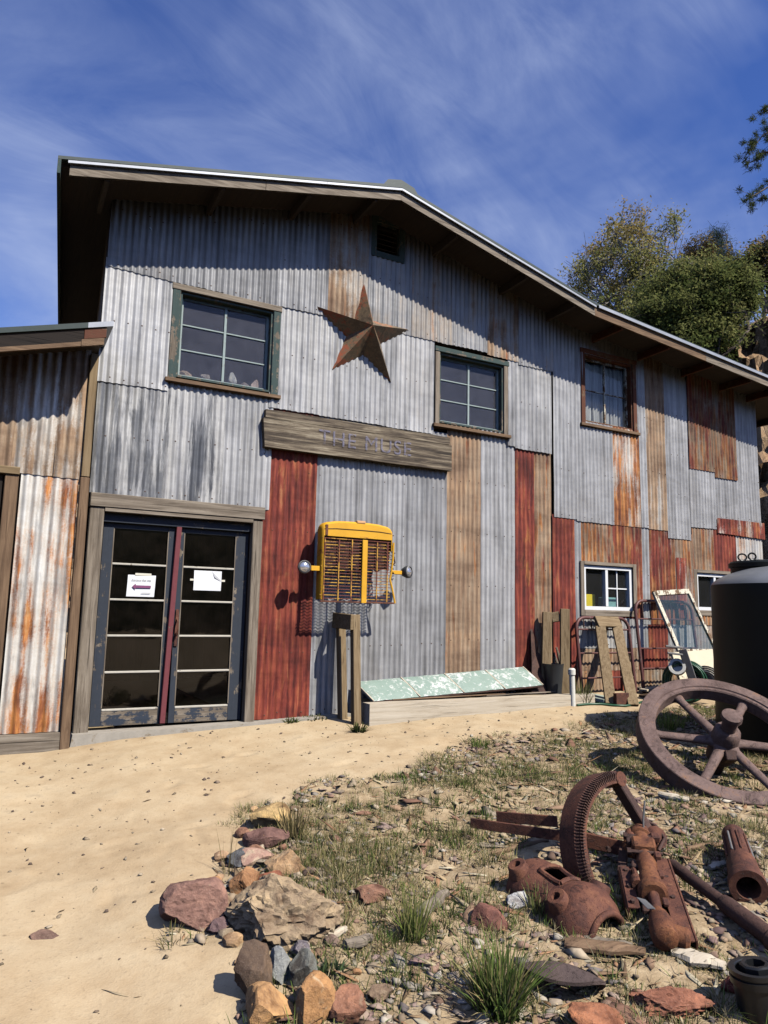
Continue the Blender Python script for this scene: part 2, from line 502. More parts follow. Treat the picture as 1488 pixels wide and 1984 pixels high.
def mat_plain(name, col, rough=0.6, metal=0.0, var=0.25, nsc=9, spec=0.4, bump=0.15, dirt=None, dirtamt=0.6):
    t = NT(name); v = t.coord()
    n = t.noise(v, nsc, 7, 0.65)
    c = t.mix(n, tuple(x * (1 - var) for x in col), tuple(min(1, x * (1 + var)) for x in col))
    if dirt:
        c = t.mix(t.step(t.noise(v, nsc * 0.6, 8, 0.72, 0.4), dirtamt - 0.04, dirtamt + 0.06), c, dirt)
    t.pbr(c, rough, metal, t.bump(n, bump, 0.01), spec)
    return t.m
def mat_rust(name, stops, nsc=7, bump=0.5, rough=0.78):
    t = NT(name); v = t.coord()
    n = t.noise(v, nsc, 9, 0.72, 0.4)
    f = t.noise(v, nsc * 9, 6, 0.75)
    big = t.noise(v, nsc * 0.45, 5, 0.6, 0.8)
    k = t.math('ADD', t.math('MULTIPLY', n, 0.55), t.math('ADD', t.math('MULTIPLY', f, 0.22), t.math('MULTIPLY', big, 0.23)))
    c = t.ramp(k, stops)
    scab = t.step(t.noise(v, nsc * 2.6, 8, 0.75, 1.2), 0.56, 0.62)
    c = t.mix(t.math('MULTIPLY', scab, 0.55), c, stops[0][1])
    fl = t.step(t.noise(v, nsc * 4.0, 7, 0.75, 0.6), 0.60, 0.66)
    c = t.mix(t.math('MULTIPLY', fl, 0.5), c, stops[-1][1])
    pit = t.step(t.voro(v, nsc * 13), 0.10, 0.30)
    h = t.math('ADD', t.math('MULTIPLY', n, 0.5), t.math('ADD', t.math('MULTIPLY', f, 0.6), t.math('ADD', t.math('MULTIPLY', pit, 0.25), t.math('MULTIPLY', scab, 0.25))))
    t.pbr(c, t.math('ADD', rough - 0.12, t.math('MULTIPLY', n, 0.25)), 0.0, t.bump(h, min(1.0, bump * 1.6), 0.008), 0.4)
    return t.m
RUST = mat_rust('rusty_iron', [(0.36, (0.022, 0.011, 0.009)), (0.45, (0.075, 0.028, 0.018)), (0.53, (0.135, 0.050, 0.028)), (0.62, (0.20, 0.082, 0.04)), (0.72, (0.30, 0.15, 0.08))], 6)
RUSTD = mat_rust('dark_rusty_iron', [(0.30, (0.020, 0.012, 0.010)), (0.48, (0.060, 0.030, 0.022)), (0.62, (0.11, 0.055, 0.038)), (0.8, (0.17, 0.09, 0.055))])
RUSTO = mat_rust('orange_rusty_iron', [(0.36, (0.03, 0.013, 0.009)), (0.46, (0.12, 0.042, 0.02)), (0.55, (0.215, 0.082, 0.033)), (0.68, (0.32, 0.15, 0.065))], 8)
WHEELM = mat_rust('flywheel_iron', [(0.36, (0.040, 0.024, 0.019)), (0.45, (0.105, 0.064, 0.052)), (0.54, (0.165, 0.108, 0.090)), (0.60, (0.215, 0.115, 0.065)), (0.72, (0.27, 0.13, 0.06))], 4)
GALV = mat_plain('galvanised_flashing', (0.34, 0.355, 0.38), 0.5, 0.3, 0.4, 3)
DARKMETAL = mat_plain('dark_metal', (0.03, 0.032, 0.034), 0.5)
ROOFM = mat_plain('green_roof_metal', (0.030, 0.045, 0.040), 0.55)
WHITE = mat_plain('white_vinyl', (0.74, 0.74, 0.72), 0.4, 0, 0.06)
PVC = mat_plain('white_pvc', (0.70, 0.67, 0.58), 0.4, 0, 0.1)
YELLOW = mat_plain('yellow_paint', (0.70, 0.36, 0.018), 0.45, 0, 0.22, 5, 0.5, 0.15, (0.20, 0.06, 0.02), 0.62)
YELLOWR = mat_plain('worn_yellow_paint', (0.62, 0.34, 0.05), 0.5, 0, 0.25, 9, 0.4, 0.2, (0.17, 0.050, 0.028), 0.46)
CHROME = mat_plain('lamp_glass', (0.55, 0.56, 0.58), 0.12, 0.75, 0.25, 14, 0.6, 0.6)
TANKM = mat_plain('black_poly_tank', (0.007, 0.009, 0.0085), 0.5, 0, 0.4, 3, 0.15, 0.05)
PAPER = mat_plain('white_paper', (0.80, 0.80, 0.79), 0.7, 0, 0.03)
CONCRETE = mat_plain('concrete', (0.36, 0.32, 0.26), 0.85, 0, 0.3, 12, 0.3, 0.4, (0.22, 0.17, 0.11), 0.6)
BLACKP = mat_plain('black_plastic', (0.012, 0.013, 0.014), 0.35, 0, 0.3)
GREENH = mat_plain('green_hose', (0.018, 0.075, 0.035), 0.35, 0, 0.3)
GREYIRON = mat_plain('grey_iron', (0.20, 0.195, 0.185), 0.6, 0.2, 0.3, 8, 0.4, 0.3, (0.16, 0.08, 0.045), 0.6)
BEIGE = mat_plain('beige_enamel', (0.55, 0.48, 0.33), 0.55, 0, 0.15, 6, 0.4, 0.1, (0.16, 0.12, 0.08), 0.62)
PIPERED = mat_plain('red_brown_pipe', (0.115, 0.045, 0.038), 0.5, 0.1, 0.3, 14, 0.4, 0.2, (0.20, 0.16, 0.14), 0.62)
INK = mat_plain('dark_ink', (0.05, 0.05, 0.05), 0.7)
MAGENTA = mat_plain('plum_ink', (0.20, 0.06, 0.14), 0.7)
CURT = None
def mat_curtain():
    t = NT('white_curtain'); v = t.coord(False, (30, 1, 0.8))
    n = t.noise(v, 1, 5, 0.6)
    t.pbr(t.ramp(n, [(0.3, (0.30, 0.28, 0.25)), (0.6, (0.72, 0.70, 0.66))]), 0.9, 0, None, 0.1)
    return t.m
CURT = mat_curtain()

def mat_glass(name, dust=0.12, tint=(0.20, 0.21, 0.25), vary=0.1):
    t = NT(name); v = t.coord()
    tr = t.n('ShaderNodeBsdfTransparent'); tr.inputs[0].default_value = (0.93, 0.94, 0.935, 1)
    gl = t.n('ShaderNodeBsdfGlossy'); gl.inputs['Roughness'].default_value = 0.03
    wav = t.noise(v, 3.0, 2, 0.5)
    nb = t.bump(wav, 0.12, 0.02); t.set(gl.inputs['Normal'], nb)
    df = t.n('ShaderNodeBsdfDiffuse'); df.inputs[0].default_value = (*tint, 1)
    fr = t.n('ShaderNodeFresnel'); fr.inputs[0].default_value = 1.5
    m1 = t.n('ShaderNodeMixShader')
    dn = t.noise(v, 5, 7, 0.7)
    geo = t.n('ShaderNodeNewGeometry'); front = t.math('SUBTRACT', 1.0, geo.outputs['Backfacing'])
    t.set(m1.inputs[0], t.math('MULTIPLY', front, t.math('ADD', dust, t.math('MULTIPLY', t.math('SUBTRACT', dn, 0.5), vary * 2), clamp=True)))
    t.t.links.new(tr.outputs[0], m1.inputs[1]); t.t.links.new(df.outputs[0], m1.inputs[2])
    m2 = t.n('ShaderNodeMixShader')
    t.set(m2.inputs[0], t.math('MULTIPLY', fr.outputs[0], front)); t.t.links.new(m1.outputs[0], m2.inputs[1]); t.t.links.new(gl.outputs[0], m2.inputs[2])
    t.t.links.new(m2.outputs[0], t.out.inputs[0])
    return t.m
GLASS = mat_glass('dusty_glass', 0.22, (0.20, 0.20, 0.235), 0.16)
GLASSD = mat_glass('door_glass', 0.03, (0.10, 0.075, 0.055), 0.10)
GLASSC = mat_glass('clear_glass', 0.06, (0.25, 0.25, 0.25), 0.04)
GLASSG = mat_glass('greenish_glass', 0.14, (0.05, 0.10, 0.07), 0.22)

def mat_ground():
    t = NT('dirt'); v = t.coord(False)
    big = t.noise(v, 0.55, 6, 0.6, 0.3)
    mid = t.noise(v, 4.0, 8, 0.65)
    fine = t.noise(v, 45, 6, 0.75)
    grit = t.voro(v, 85)
    c = t.ramp(t.math('ADD', t.math('MULTIPLY', big, 0.45), t.math('MULTIPLY', mid, 0.55)),
               [(0.30, (0.31, 0.215, 0.120)), (0.45, (0.445, 0.325, 0.190)), (0.60, (0.525, 0.405, 0.250)), (0.78, (0.58, 0.47, 0.31))])
    c = t.mix(t.math('MULTIPLY', t.step(fine, 0.52, 0.72), 0.45), c, (0.24, 0.17, 0.105))
    c = t.mix(t.math('MULTIPLY', t.step(mid, 0.60, 0.72), 0.4), c, (0.25, 0.185, 0.12))
    z = t.attr('Col', 'GEOMETRY', 'Fac')
    zc = t.ramp(t.noise(v, 9, 8, 0.72), [(0.32, (0.14, 0.098, 0.052)), (0.45, (0.30, 0.215, 0.122)), (0.58, (0.425, 0.32, 0.19)), (0.74, (0.52, 0.42, 0.27))])
    c = t.mix(z, c, zc)
    pits = t.math('SUBTRACT', 1.0, t.step(t.voro(v, 7.0), 0.03, 0.10))
    c = t.mix(t.math('MULTIPLY', pits, 0.5), c, (0.16, 0.11, 0.065))
    h = t.math('ADD', t.math('MULTIPLY', mid, 0.9), t.math('ADD', t.math('MULTIPLY', fine, 0.30), t.math('MULTIPLY', grit, 0.10)))
    t.pbr(c, 0.95, 0, t.bump(h, t.math('ADD', 0.35, t.math('MULTIPLY', z, 0.4)), 0.03), 0.15)
    return t.m
GROUND = mat_ground()

def mat_rock(name='rock', veins=True):
    t = NT(name); v = t.coord()
    tint = t.attr('tint', 'OBJECT', 'Color')
    n = t.noise(v, 7, 9, 0.7, 0.5)
    f = t.noise(v, 46, 6, 0.72)
    c = t.mix(1.0, tint, t.ramp(n, [(0.34, (0.35, 0.29, 0.27)), (0.47, (0.85, 0.82, 0.80)), (0.58, (1.2, 1.17, 1.1)), (0.68, (1.6, 1.5, 1.3))]), 'MULTIPLY')
    c = t.mix(t.math('MULTIPLY', t.step(t.noise(v, 5, 8, 0.7, 1.0), 0.56, 0.66), t.attr('pale')), c, (0.58, 0.49, 0.32))
    c = t.mix(t.math('MULTIPLY', t.step(f, 0.56, 0.70), 0.5), c, (0.08, 0.055, 0.04))
    f2 = t.noise(v, 130, 4, 0.75)
    c = t.mix(t.math('MULTIPLY', t.step(f2, 0.55, 0.70), 0.16), c, (0.55, 0.48, 0.38))
    h = t.math('ADD', t.math('MULTIPLY', n, 0.7), t.math('ADD', t.math('MULTIPLY', f, 0.4), t.math('MULTIPLY', f2, 0.12)))
    t.pbr(c, 0.88, 0, t.bump(h, 0.9, 0.02), 0.25)
    return t.m
ROCK = mat_rock()
def mat_col(name, rough=0.9, trans=0.0, var=True):
    t = NT(name)
    c = t.attr('Col', 'GEOMETRY', 'Color')
    if var:
        v = t.coord(False); c = t.mix(t.noise(v, 30, 4, 0.7), t.mix(1.0, c, (0.6, 0.6, 0.6), 'MULTIPLY'), t.mix(1.0, c, (1.35, 1.35, 1.35), 'MULTIPLY'))
    if trans > 0:
        d = t.n('ShaderNodeBsdfDiffuse'); t.set(d.inputs[0], c)
        tr = t.n('ShaderNodeBsdfTranslucent'); t.set(tr.inputs[0], c)
        m = t.n('ShaderNodeMixShader'); m.inputs[0].default_value = trans
        t.t.links.new(d.outputs[0], m.inputs[1]); t.t.links.new(tr.outputs[0], m.inputs[2]); t.t.links.new(m.outputs[0], t.out.inputs[0])
    else:
        t.pbr(c, rough, 0, None, 0.2)
    return t.m
LEAF = mat_col('leaves', 0.8, 0.42, False)
BLADE = mat_col('grass_blades', 0.8, 0.3, False)
CHIP = mat_col('stone_chips')
BARK = mat_plain('bark', (0.16, 0.125, 0.10), 0.9, 0, 0.4, 20, 0.2, 0.5)
PALEBARK = mat_plain('pale_bark', (0.34, 0.30, 0.26), 0.9, 0, 0.35, 20, 0.2, 0.5)

# shallow old footprints and scuffs in the path
_fr = np.random.default_rng(5)
FOOT = []
for (xa, ya, xb, yb, n_) in ((0.4, -5.2, 1.5, -0.6, 9), (0.9, -4.6, 2.0, -0.5, 8), (1.6, -1.2, 5.8, -1.0, 9), (0.2, -3.0, 3.4, -1.6, 7), (0.0, -1.9, 1.2, -4.4, 6)):
    an = math.atan2(yb - ya, xb - xa)
    for k in range(n_):
        t_ = k / (n_ - 1); sd_ = 0.10 * (1 if k % 2 else -1)
        FOOT.append((xa + (xb - xa) * t_ - math.sin(an) * sd_ + _fr.normal(0, .04), ya + (yb - ya) * t_ + math.cos(an) * sd_ + _fr.normal(0, .04), an + _fr.normal(0, .25), _fr.uniform(0.4, 1.0)))
def foot(x, y):
    z = np.zeros(np.shape(x))
    for fx, fy, an, k in FOOT:
        u = (x - fx) * math.cos(an) + (y - fy) * math.sin(an); v = -(x - fx) * math.sin(an) + (y - fy) * math.cos(an)
        r2 = (u / 0.125) ** 2 + (v / 0.048) ** 2
        z = z + k * (-0.012 * np.exp(-r2 ** 2) + 0.005 * np.exp(-((np.sqrt(r2) - 1.25) / 0.3) ** 2))
    return z
# ------------------------------------------------------------------ ground sheet
xs = np.concatenate([[-900, -300, -100, -40, -20, -10, -6, -4, -3], np.arange(-2, 8.5, 0.035), np.arange(8.5, 14, 0.25), [16, 20, 30, 60, 120, 300, 900]])
ys = np.concatenate([[-900, -300, -100, -40, -20, -14, -11, -9.5, -8.5], np.arange(-7.8, 0.3, 0.035), np.arange(0.5, 6, 0.5), [8, 12, 20, 40, 100, 300, 900]])
GX, GY = np.meshgrid(xs, ys)
zone = in_zone(GX, GY)
zn = smooth(-0.12, 0.22, zone + (fbm2(GX * 3, GY * 3, 4, 21) - 0.5) * 0.5)
nearm = smooth(-0.15, -0.6, GY) * smooth(-12, -9, GY)
GZ = zt(GX, GY) + nearm * ((fbm2(GX * 7, GY * 7, 4, 3) - 0.5) * (0.008 + 0.045 * zn) + (fbm2(GX * 2.2, GY * 2.2, 3, 9) - 0.5) * 0.03)
GZ = GZ + foot(GX, GY) * (1 - zn) * nearm
far = np.hypot(GX, GY) > 60
GZ = np.where(far, -0.6, GZ)
nx, ny = len(xs), len(ys)
idx = np.arange(nx * ny).reshape(ny, nx)
F = np.stack([idx[:-1, :-1], idx[:-1, 1:], idx[1:, 1:], idx[1:, :-1]], -1).reshape(-1, 4)
zc = np.clip(zn * 0.85, 0, 1).ravel()
gm = mesh_np('ground', np.stack([GX, GY, GZ], -1).reshape(-1, 3), F, GROUND, np.stack([zc, zc, zc], -1), True)
tag(link('ground', gm), 'bare sandy dirt yard with a weedy stony patch', kind='structure')
def zg(x, y):
    """height of the finished ground"""
    x = np.asarray(x, float); y = np.asarray(y, float)
    z_ = in_zone(x, y)
    zz = smooth(-0.12, 0.22, z_ + (fbm2(x * 3, y * 3, 4, 21) - 0.5) * 0.5)
    nm = smooth(-0.15, -0.6, y)
    return zt(x, y) + foot(x, y) * (1 - zz) * nm + nm * ((fbm2(x * 7, y * 7, 4, 3) - 0.5) * (0.008 + 0.045 * zz) + (fbm2(x * 2.2, y * 2.2, 3, 9) - 0.5) * 0.03)

# ------------------------------------------------------------------ hill with the cut rock bank behind the barn
def mat_cliff():
    t = NT('cut_bank_rock'); v = t.coord(False)
    n = t.noise(v, 0.9, 9, 0.68, 0.6)
    f = t.noise(v, 9, 7, 0.72)
    c = t.ramp(t.math('ADD', t.math('MULTIPLY', n, 0.6), t.math('MULTIPLY', f, 0.4)),
               [(0.30, (0.11, 0.055, 0.03)), (0.44, (0.34, 0.21, 0.115)), (0.58, (0.48, 0.335, 0.20)), (0.72, (0.54, 0.43, 0.28))])
    mp = t.n('ShaderNodeMapping'); t.set(mp.inputs[0], v); mp.inputs['Scale'].default_value = (1, 1, 2.2)
    cr = t.step(t.noise(mp.outputs[0], 2.6, 7, 0.7, 1.2), 0.60, 0.66)
    c = t.mix(t.math('MULTIPLY', cr, 0.8), c, (0.10, 0.05, 0.03))
    t.pbr(c, 0.92, 0, t.bump(t.math('ADD', n, t.math('MULTIPLY', f, 0.5)), 1.0, 0.12), 0.2)
    return t.m
CLIFF = mat_cliff()
HS = np.concatenate([np.arange(11.5, 15.3, 0.08), np.arange(15.3, 20, 0.3), np.arange(20, 60, 3), [70, 90, 130, 200, 400]])
HT = np.concatenate([[-300, -120, -60, -40, -30, -24, -20, -16], np.arange(-14, 1, 0.09), np.arange(1, 3, 0.3), np.arange(3, 12, 0.5), [14, 18, 24, 30, 40, 60, 120, 300]])
SS, TT = np.meshgrid(HS, HT)
def hill_h(S, T):
    h = (8.3 - 0.45 * np.clip(T + 8.2, -1.6, 3)) * smooth(11.8, 14.3, S) ** 0.8 + 0.30 * np.clip(S - 14.0, 0, 40) + 0.05 * np.clip(S - 54, 0, 400)
    return 0.35 + h
led = (fbm2(TT * 0.55 + 4, hill_h(SS, TT) * 1.9, 5, 31) - 0.5)
S2 = SS + smooth(11.7, 12.2, SS) * smooth(17, 14.5, SS) * (led * 1.3 + (np.abs(fbm2(TT * 2.0, hill_h(SS, TT) * 4.4, 4, 37) - 0.5)) * 0.7 + (fbm2(TT * 7, hill_h(SS, TT) * 7, 4, 41) - 0.5) * 0.75)
HZ = hill_h(SS, TT) + smooth(11.9, 12.8, SS) * (fbm2(SS * 1.3, TT * 1.3, 4, 33) - 0.5) * 0.5
HXX = 0.72 * S2 - 0.69 * TT
HYY = 0.69 * S2 + 0.72 * TT
fade = smooth(-9, -3, HYY)
HZ = np.where(HZ > 0, HZ * fade + (1 - fade) * -1.0, HZ)
nS, nT = len(HS), len(HT)
idx = np.arange(nS * nT).reshape(nT, nS)
F = np.stack([idx[:-1, :-1], idx[:-1, 1:], idx[1:, 1:], idx[1:, :-1]], -1).reshape(-1, 4)
hm = mesh_np('hill', np.stack([HXX, HYY, HZ], -1).reshape(-1, 3), F, CLIFF, None, True)
hm.set_sharp_from_angle(angle=rad(24))
tag(link('hill', hm), 'steep tan cut bank of broken rock behind the barn', kind='structure')
# unseen ridge added behind the camera to darken pane reflections and fill light
ra = np.linspace(rad(95), rad(300), 90); rz_ = np.linspace(0, 1, 14)
RA, RZZ = np.meshgrid(ra, rz_)
rh = (13 + 9 * fbm2(RA * 5, RA * 0 + 2, 4, 61)) * smooth(rad(95), rad(125), RA) * smooth(rad(300), rad(265), RA)
rr0 = 46 + 34 * RZZ + 8 * fbm2(RA * 7, RZZ * 5, 4, 62)
rm = mesh_np('added_ridge', np.stack([np.sin(RA) * rr0, np.cos(RA) * rr0 - 7, -1.2 + rh * RZZ ** 0.8 + (fbm2(RA * 60, RZZ * 16, 3, 63) - 0.5) * 2.2 * RZZ], -1).reshape(-1, 3),
             np.stack([(i_ := np.arange(14 * 90).reshape(14, 90))[:-1, :-1], i_[:-1, 1:], i_[1:, 1:], i_[1:, :-1]], -1).reshape(-1, 4),
             mat_plain('brushy_slope', (0.075, 0.075, 0.04), 0.95, 0, 0.5, 0.4, 0.1, 0.5, (0.20, 0.15, 0.09), 0.56), None, True)
tag(link('added_ridge', rm), 'added unseen brushy ridge behind the viewer', kind='structure')
def hill_z(x, y):
    s = 0.72 * x + 0.69 * y; t_ = -0.69 * x + 0.72 * y
    return float(hill_h(np.array(s), np.array(t_)))


# ================================================================== THE BARN
XL, XR = 0.73, 11.22
BARN = thing('barn', 'two storey gabled barn clad in patchwork grey and rusty corrugated iron', 'barn', (6.0, 0.0, 0.42))
OVH = 0.66
PROF = [(-0.2, 5.52), (3.87, 6.47), (6.95, 5.70), (12.4, 5.15)]
PX_, PZ_ = zip(*PROF)
def fz(x): return float(np.interp(x, PX_, PZ_))       # underside of the rake board
def roofz(x): return fz(x) + 0.10                     # underside of the deck
def wx(z, ): return 0

# openings in the front wall: x0, x1, z0, z1
OPEN = {'w1': (1.50, 2.56, 4.05, 5.01), 'w2': (4.83, 5.86, 4.03, 4.96), 'w3': (7.33, 8.30, 4.40, 5.43),
        'vent': (3.86, 4.19, 6.09, 6.49), 'door': (0.88, 2.42, 0.40, 2.56), 'w4': (7.26, 8.21, 1.69, 2.32), 'w5': (9.59, 10.52, 1.73, 2.31)}

# timber wall behind the iron, with real openings
def wall_front():
    xb = sorted({XL, XR, 3.87, 6.95} | {o[0] for o in OPEN.values()} | {o[1] for o in OPEN.values()})
    zb = sorted({0.3} | {o[2] for o in OPEN.values()} | {o[3] for o in OPEN.values()})
    mb = MB()
    for xa, xc in zip(xb[:-1], xb[1:]):
        xm = (xa + xc) / 2
        zz = [z for z in zb if z < min(roofz(xa), roofz(xc)) - 0.02] + [None]
        for za, zc_ in zip(zz[:-1], zz[1:]):
            zm = za + 0.001 if zc_ is None else (za + zc_) / 2
            if any(o[0] < xm < o[1] and o[2] < zm < o[3] for o in OPEN.values()): continue
            ta, tb = (zc_, zc_) if zc_ is not None else (roofz(xa), roofz(xc))
            mb.add([(xa, 0.04, za), (xc, 0.04, za), (xc, 0.04, tb), (xa, 0.04, ta)], [(0, 1, 2, 3)])
            mb.add([(xa, 0.15, za), (xc, 0.15, za), (xc, 0.15, tb), (xa, 0.15, ta)], [(3, 2, 1, 0)])
    for x0, x1, z0, z1 in OPEN.values():
        for (a, b) in (((x0, z0), (x0, z1)), ((x0, z1), (x1, z1)), ((x1, z1), (x1, z0)), ((x1, z0), (x0, z0))):
            mb.add([(a[0], 0.04, a[1]), (b[0], 0.04, b[1]), (b[0], 0.15, b[1]), (a[0], 0.15, a[1])], [(0, 1, 2, 3)])
    return mb
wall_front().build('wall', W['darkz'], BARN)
DEPTH = 5.0
SK = 0.072
mb = MB()
xlb = XL + SK * DEPTH
mb.prism([(XL + 0.004, 0.3), (XL + 0.004, roofz(XL)), (XL + 0.08, roofz(XL + 0.08)), (XL + 0.08, 0.3)], 'y', 0.16, 0.17)
vs = [(XL, 0.05, 0.3), (xlb, DEPTH, 0.3), (xlb, DEPTH, roofz(XL)), (XL, 0.05, roofz(XL))]
mb.add(vs, [(0, 1, 2, 3)]); mb.add([(v[0] + 0.1, v[1], v[2]) for v in vs], [(3, 2, 1, 0)])
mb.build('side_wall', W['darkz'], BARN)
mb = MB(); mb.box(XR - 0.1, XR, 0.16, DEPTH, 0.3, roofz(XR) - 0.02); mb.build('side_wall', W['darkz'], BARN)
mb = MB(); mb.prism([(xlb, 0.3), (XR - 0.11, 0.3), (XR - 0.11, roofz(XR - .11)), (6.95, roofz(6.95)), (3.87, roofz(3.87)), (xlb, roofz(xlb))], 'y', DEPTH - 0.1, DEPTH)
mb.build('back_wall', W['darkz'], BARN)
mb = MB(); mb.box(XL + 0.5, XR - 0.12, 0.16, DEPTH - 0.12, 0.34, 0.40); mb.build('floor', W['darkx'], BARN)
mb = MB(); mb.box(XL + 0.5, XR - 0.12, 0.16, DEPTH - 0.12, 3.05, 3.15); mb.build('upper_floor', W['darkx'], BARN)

# roof: deck slabs, metal skin, rake boards, flashing, lookouts
mb = MB(); sk = MB()
def strip_roof(m, z0, z1, y0, y1, xs_, skew=True):
    for xa, xb in zip(xs_[:-1], xs_[1:]):
        def X(x, y): return x + (SK * (y - y0) if skew and x == xs_[0] else 0)
        P = [(X(x, y), y, fz(x) + z) for z in (z0, z1) for x in (xa, xb) for y in (y0, y1)]
        m.add(P, [(0, 1, 3, 2), (4, 6, 7, 5), (0, 2, 6, 4), (1, 5, 7, 3), (0, 4, 5, 1), (2, 3, 7, 6)])
strip_roof(mb, 0.10, 0.14, -OVH + 0.035, DEPTH + 0.4, [0.21, 3.87, 6.95, 12.3])
ROOF = mb.build('roof', W['darky'], BARN)
strip_roof(sk, 0.143, 0.175, -OVH - 0.03, DEPTH + 0.42, [0.17, 3.87, 6.95, 12.32])
sk.build('roof_sheeting', ROOFM, ROOF)
# rake boards (front edge), spliced as in the photo
for xa, xb, tn in ((0.28, 2.2, 'greyx'), (2.205, 3.87, 'greyx'), (3.872, 5.45, 'greyx'), (5.455, 6.95, 'greyx'), (6.952, 9.2, 'brownx'), (9.205, 12.28, 'greyx')):
    m = MB(); m.prism([(xa, fz(xa)), (xb, fz(xb)), (xb, fz(xb) + 0.128), (xa, fz(xa) + 0.128)], 'y', -OVH, -OVH + 0.03)
    m.build('rake_board', W[tn], ROOF)
for xa, xb in ((0.26, 2.9), (2.902, 3.87), (3.872, 6.95), (7.0, 9.6), (9.602, 12.3)):
    m = MB()
    d = 0.012 if xa >= 7 else 0.0
    m.prism([(xa, fz(xa) + 0.108 + d), (xb, fz(xb) + 0.108 + d), (xb, fz(xb) + 0.134 + d * 2.4), (xa, fz(xa) + 0.134 + d * 2.4)], 'y', -OVH - 0.034, -OVH - 0.004)
    m.build('edge_flashing', GALV, ROOF)
# left eave: board that closes the lower edge of the roof
m = MB()
vs = []
for y in (-OVH - 0.03, DEPTH + 0.4):
    xo = 0.17 + SK * (y + OVH + 0.03)
    vs += [(xo, y, fz(0.17) - 0.0), (xo + 0.03, y, fz(0.2) - 0.0), (xo + 0.03, y, fz(0.2) + 0.14), (xo, y, fz(0.17) + 0.14)]
m.add(vs, [(0, 1, 2, 3), (7, 6, 5, 4), (0, 4, 5, 1), (1, 5, 6, 2), (2, 6, 7, 3), (3, 7, 4, 0)])
m.build('eave_board', W['greeny'], ROOF)
for x in (0.62, 1.75, 2.72, 3.55, 4.7, 5.8, 6.62, 7.5, 8.45, 9.4, 10.3, 11.0):
    m = MB(); h = 0.12
    z = fz(x) + 0.098
    m.box(x - 0.022, x + 0.022, -OVH + 0.032, 0.03, z - h, z - 0.012, 0.004)
    m.build('lookout', W['rusttrimz'] if x > 6.9 else W['darkz'], ROOF)
# eave seen past the right corner
m = MB(); m.box(12.22, 12.26, -OVH + 0.04, DEPTH, fz(12.2) - 0.02, fz(12.2) + 0.10); m.build('eave_board', W['brownx'], ROOF)
# ridge cap end
m = MB(); m.prism([(3.62, fz(3.62) + 0.178), (3.87, fz(3.87) + 0.178), (4.12, fz(4.12) + 0.178), (4.05, fz(4.05) + 0.255), (3.87, fz(3.87) + 0.262), (3.69, fz(3.69) + 0.255)], 'y', -OVH - 0.0, DEPTH)
m.build('ridge_cap', ROOFM, ROOF)

# ---- corrugated sheets
PITCH_C, AMP = 0.0700, 0.0080
def wwarp(x, z): return 0.012 * (mnoise.noise(Vector((x * 0.7, z * 0.6, 3.3)))) + 0.006 * mnoise.noise(Vector((x * 2.1, z * 1.7, 8.3)))
def corrugated(x0, x1, z0, z1, yoff, ztop=None, holes=(), y_base=0.0, jag=0.0, pitch=PITCH_C, amp=AMP, tilt=0.0):
    """one sheet: x-range, z-range (z1 None = up to the roof line)"""
    mb = MB()
    cut = {x0, x1}
    n0 = int(math.floor(x0 / (pitch / 8))); n1 = int(math.ceil(x1 / (pitch / 8)))
    for i in range(n0, n1 + 1):
        x = i * pitch / 8
        if x0 + 0.002 < x < x1 - 0.002: cut.add(x)
    for h in holes:
        for x in h[:2]:
            if x0 < x < x1: cut.add(x)
    if x0 < 3.87 < x1: cut.add(3.87)
    xs_ = sorted(cut)
    key = {}
    def V(x, zi, z):
        k = (round(x, 5), zi)
        if k not in key:
            key[k] = len(mb.v)
            zz = z + (tilt * (x - x0) if zi == 0 else 0) + (jag * mnoise.noise(Vector((x * 9, yoff * 99, 1))) if zi == 0 else 0)
            y = y_base - 0.012 - yoff - amp * math.cos(2 * math.pi * x / pitch) + wwarp(x, zz) - 0.006
            mb.v.append((x, y, zz))
        return key[k]
    for xa, xb in zip(xs_[:-1], xs_[1:]):
        xm = (xa + xb) / 2
        top = (lambda x: z1) if z1 is not None else (ztop or roofz)
        segs = [(z0, None)]
        for h in holes:
            if h[0] < xm < h[1]:
                new = []
                for a, b in segs:
                    bb = b if b is not None else 99
                    if h[3] <= a or h[2] >= min(bb, top(xm)): new.append((a, b)); continue
                    if h[2] > a: new.append((a, h[2]))
                    if h[3] < min(bb, top(xm)): new.append((h[3], b))
                segs = new
        for a, b in segs:
            ta = top(xa) if b is None else b
            tb = top(xb) if b is None else b
            n = max(1, int(round((min(ta, tb) - a) / 0.5)))
            for i in range(n):
                fa0, fa1 = i / n, (i + 1) / n
                def Z(t, f): return a + (t - a) * f
                ids = []
                for (x, t, f) in ((xa, ta, fa0), (xb, tb, fa0), (xb, tb, fa1), (xa, ta, fa1)):
                    z = Z(t, f)
                    zi = 0 if (abs(z - z0) < 1e-6) else round(z, 4)
                    ids.append(V(x, zi, z))
                mb.f.append(tuple(ids))
    return mb
HOLES = list(OPEN.values())
SN = 0
NAILS = MB()
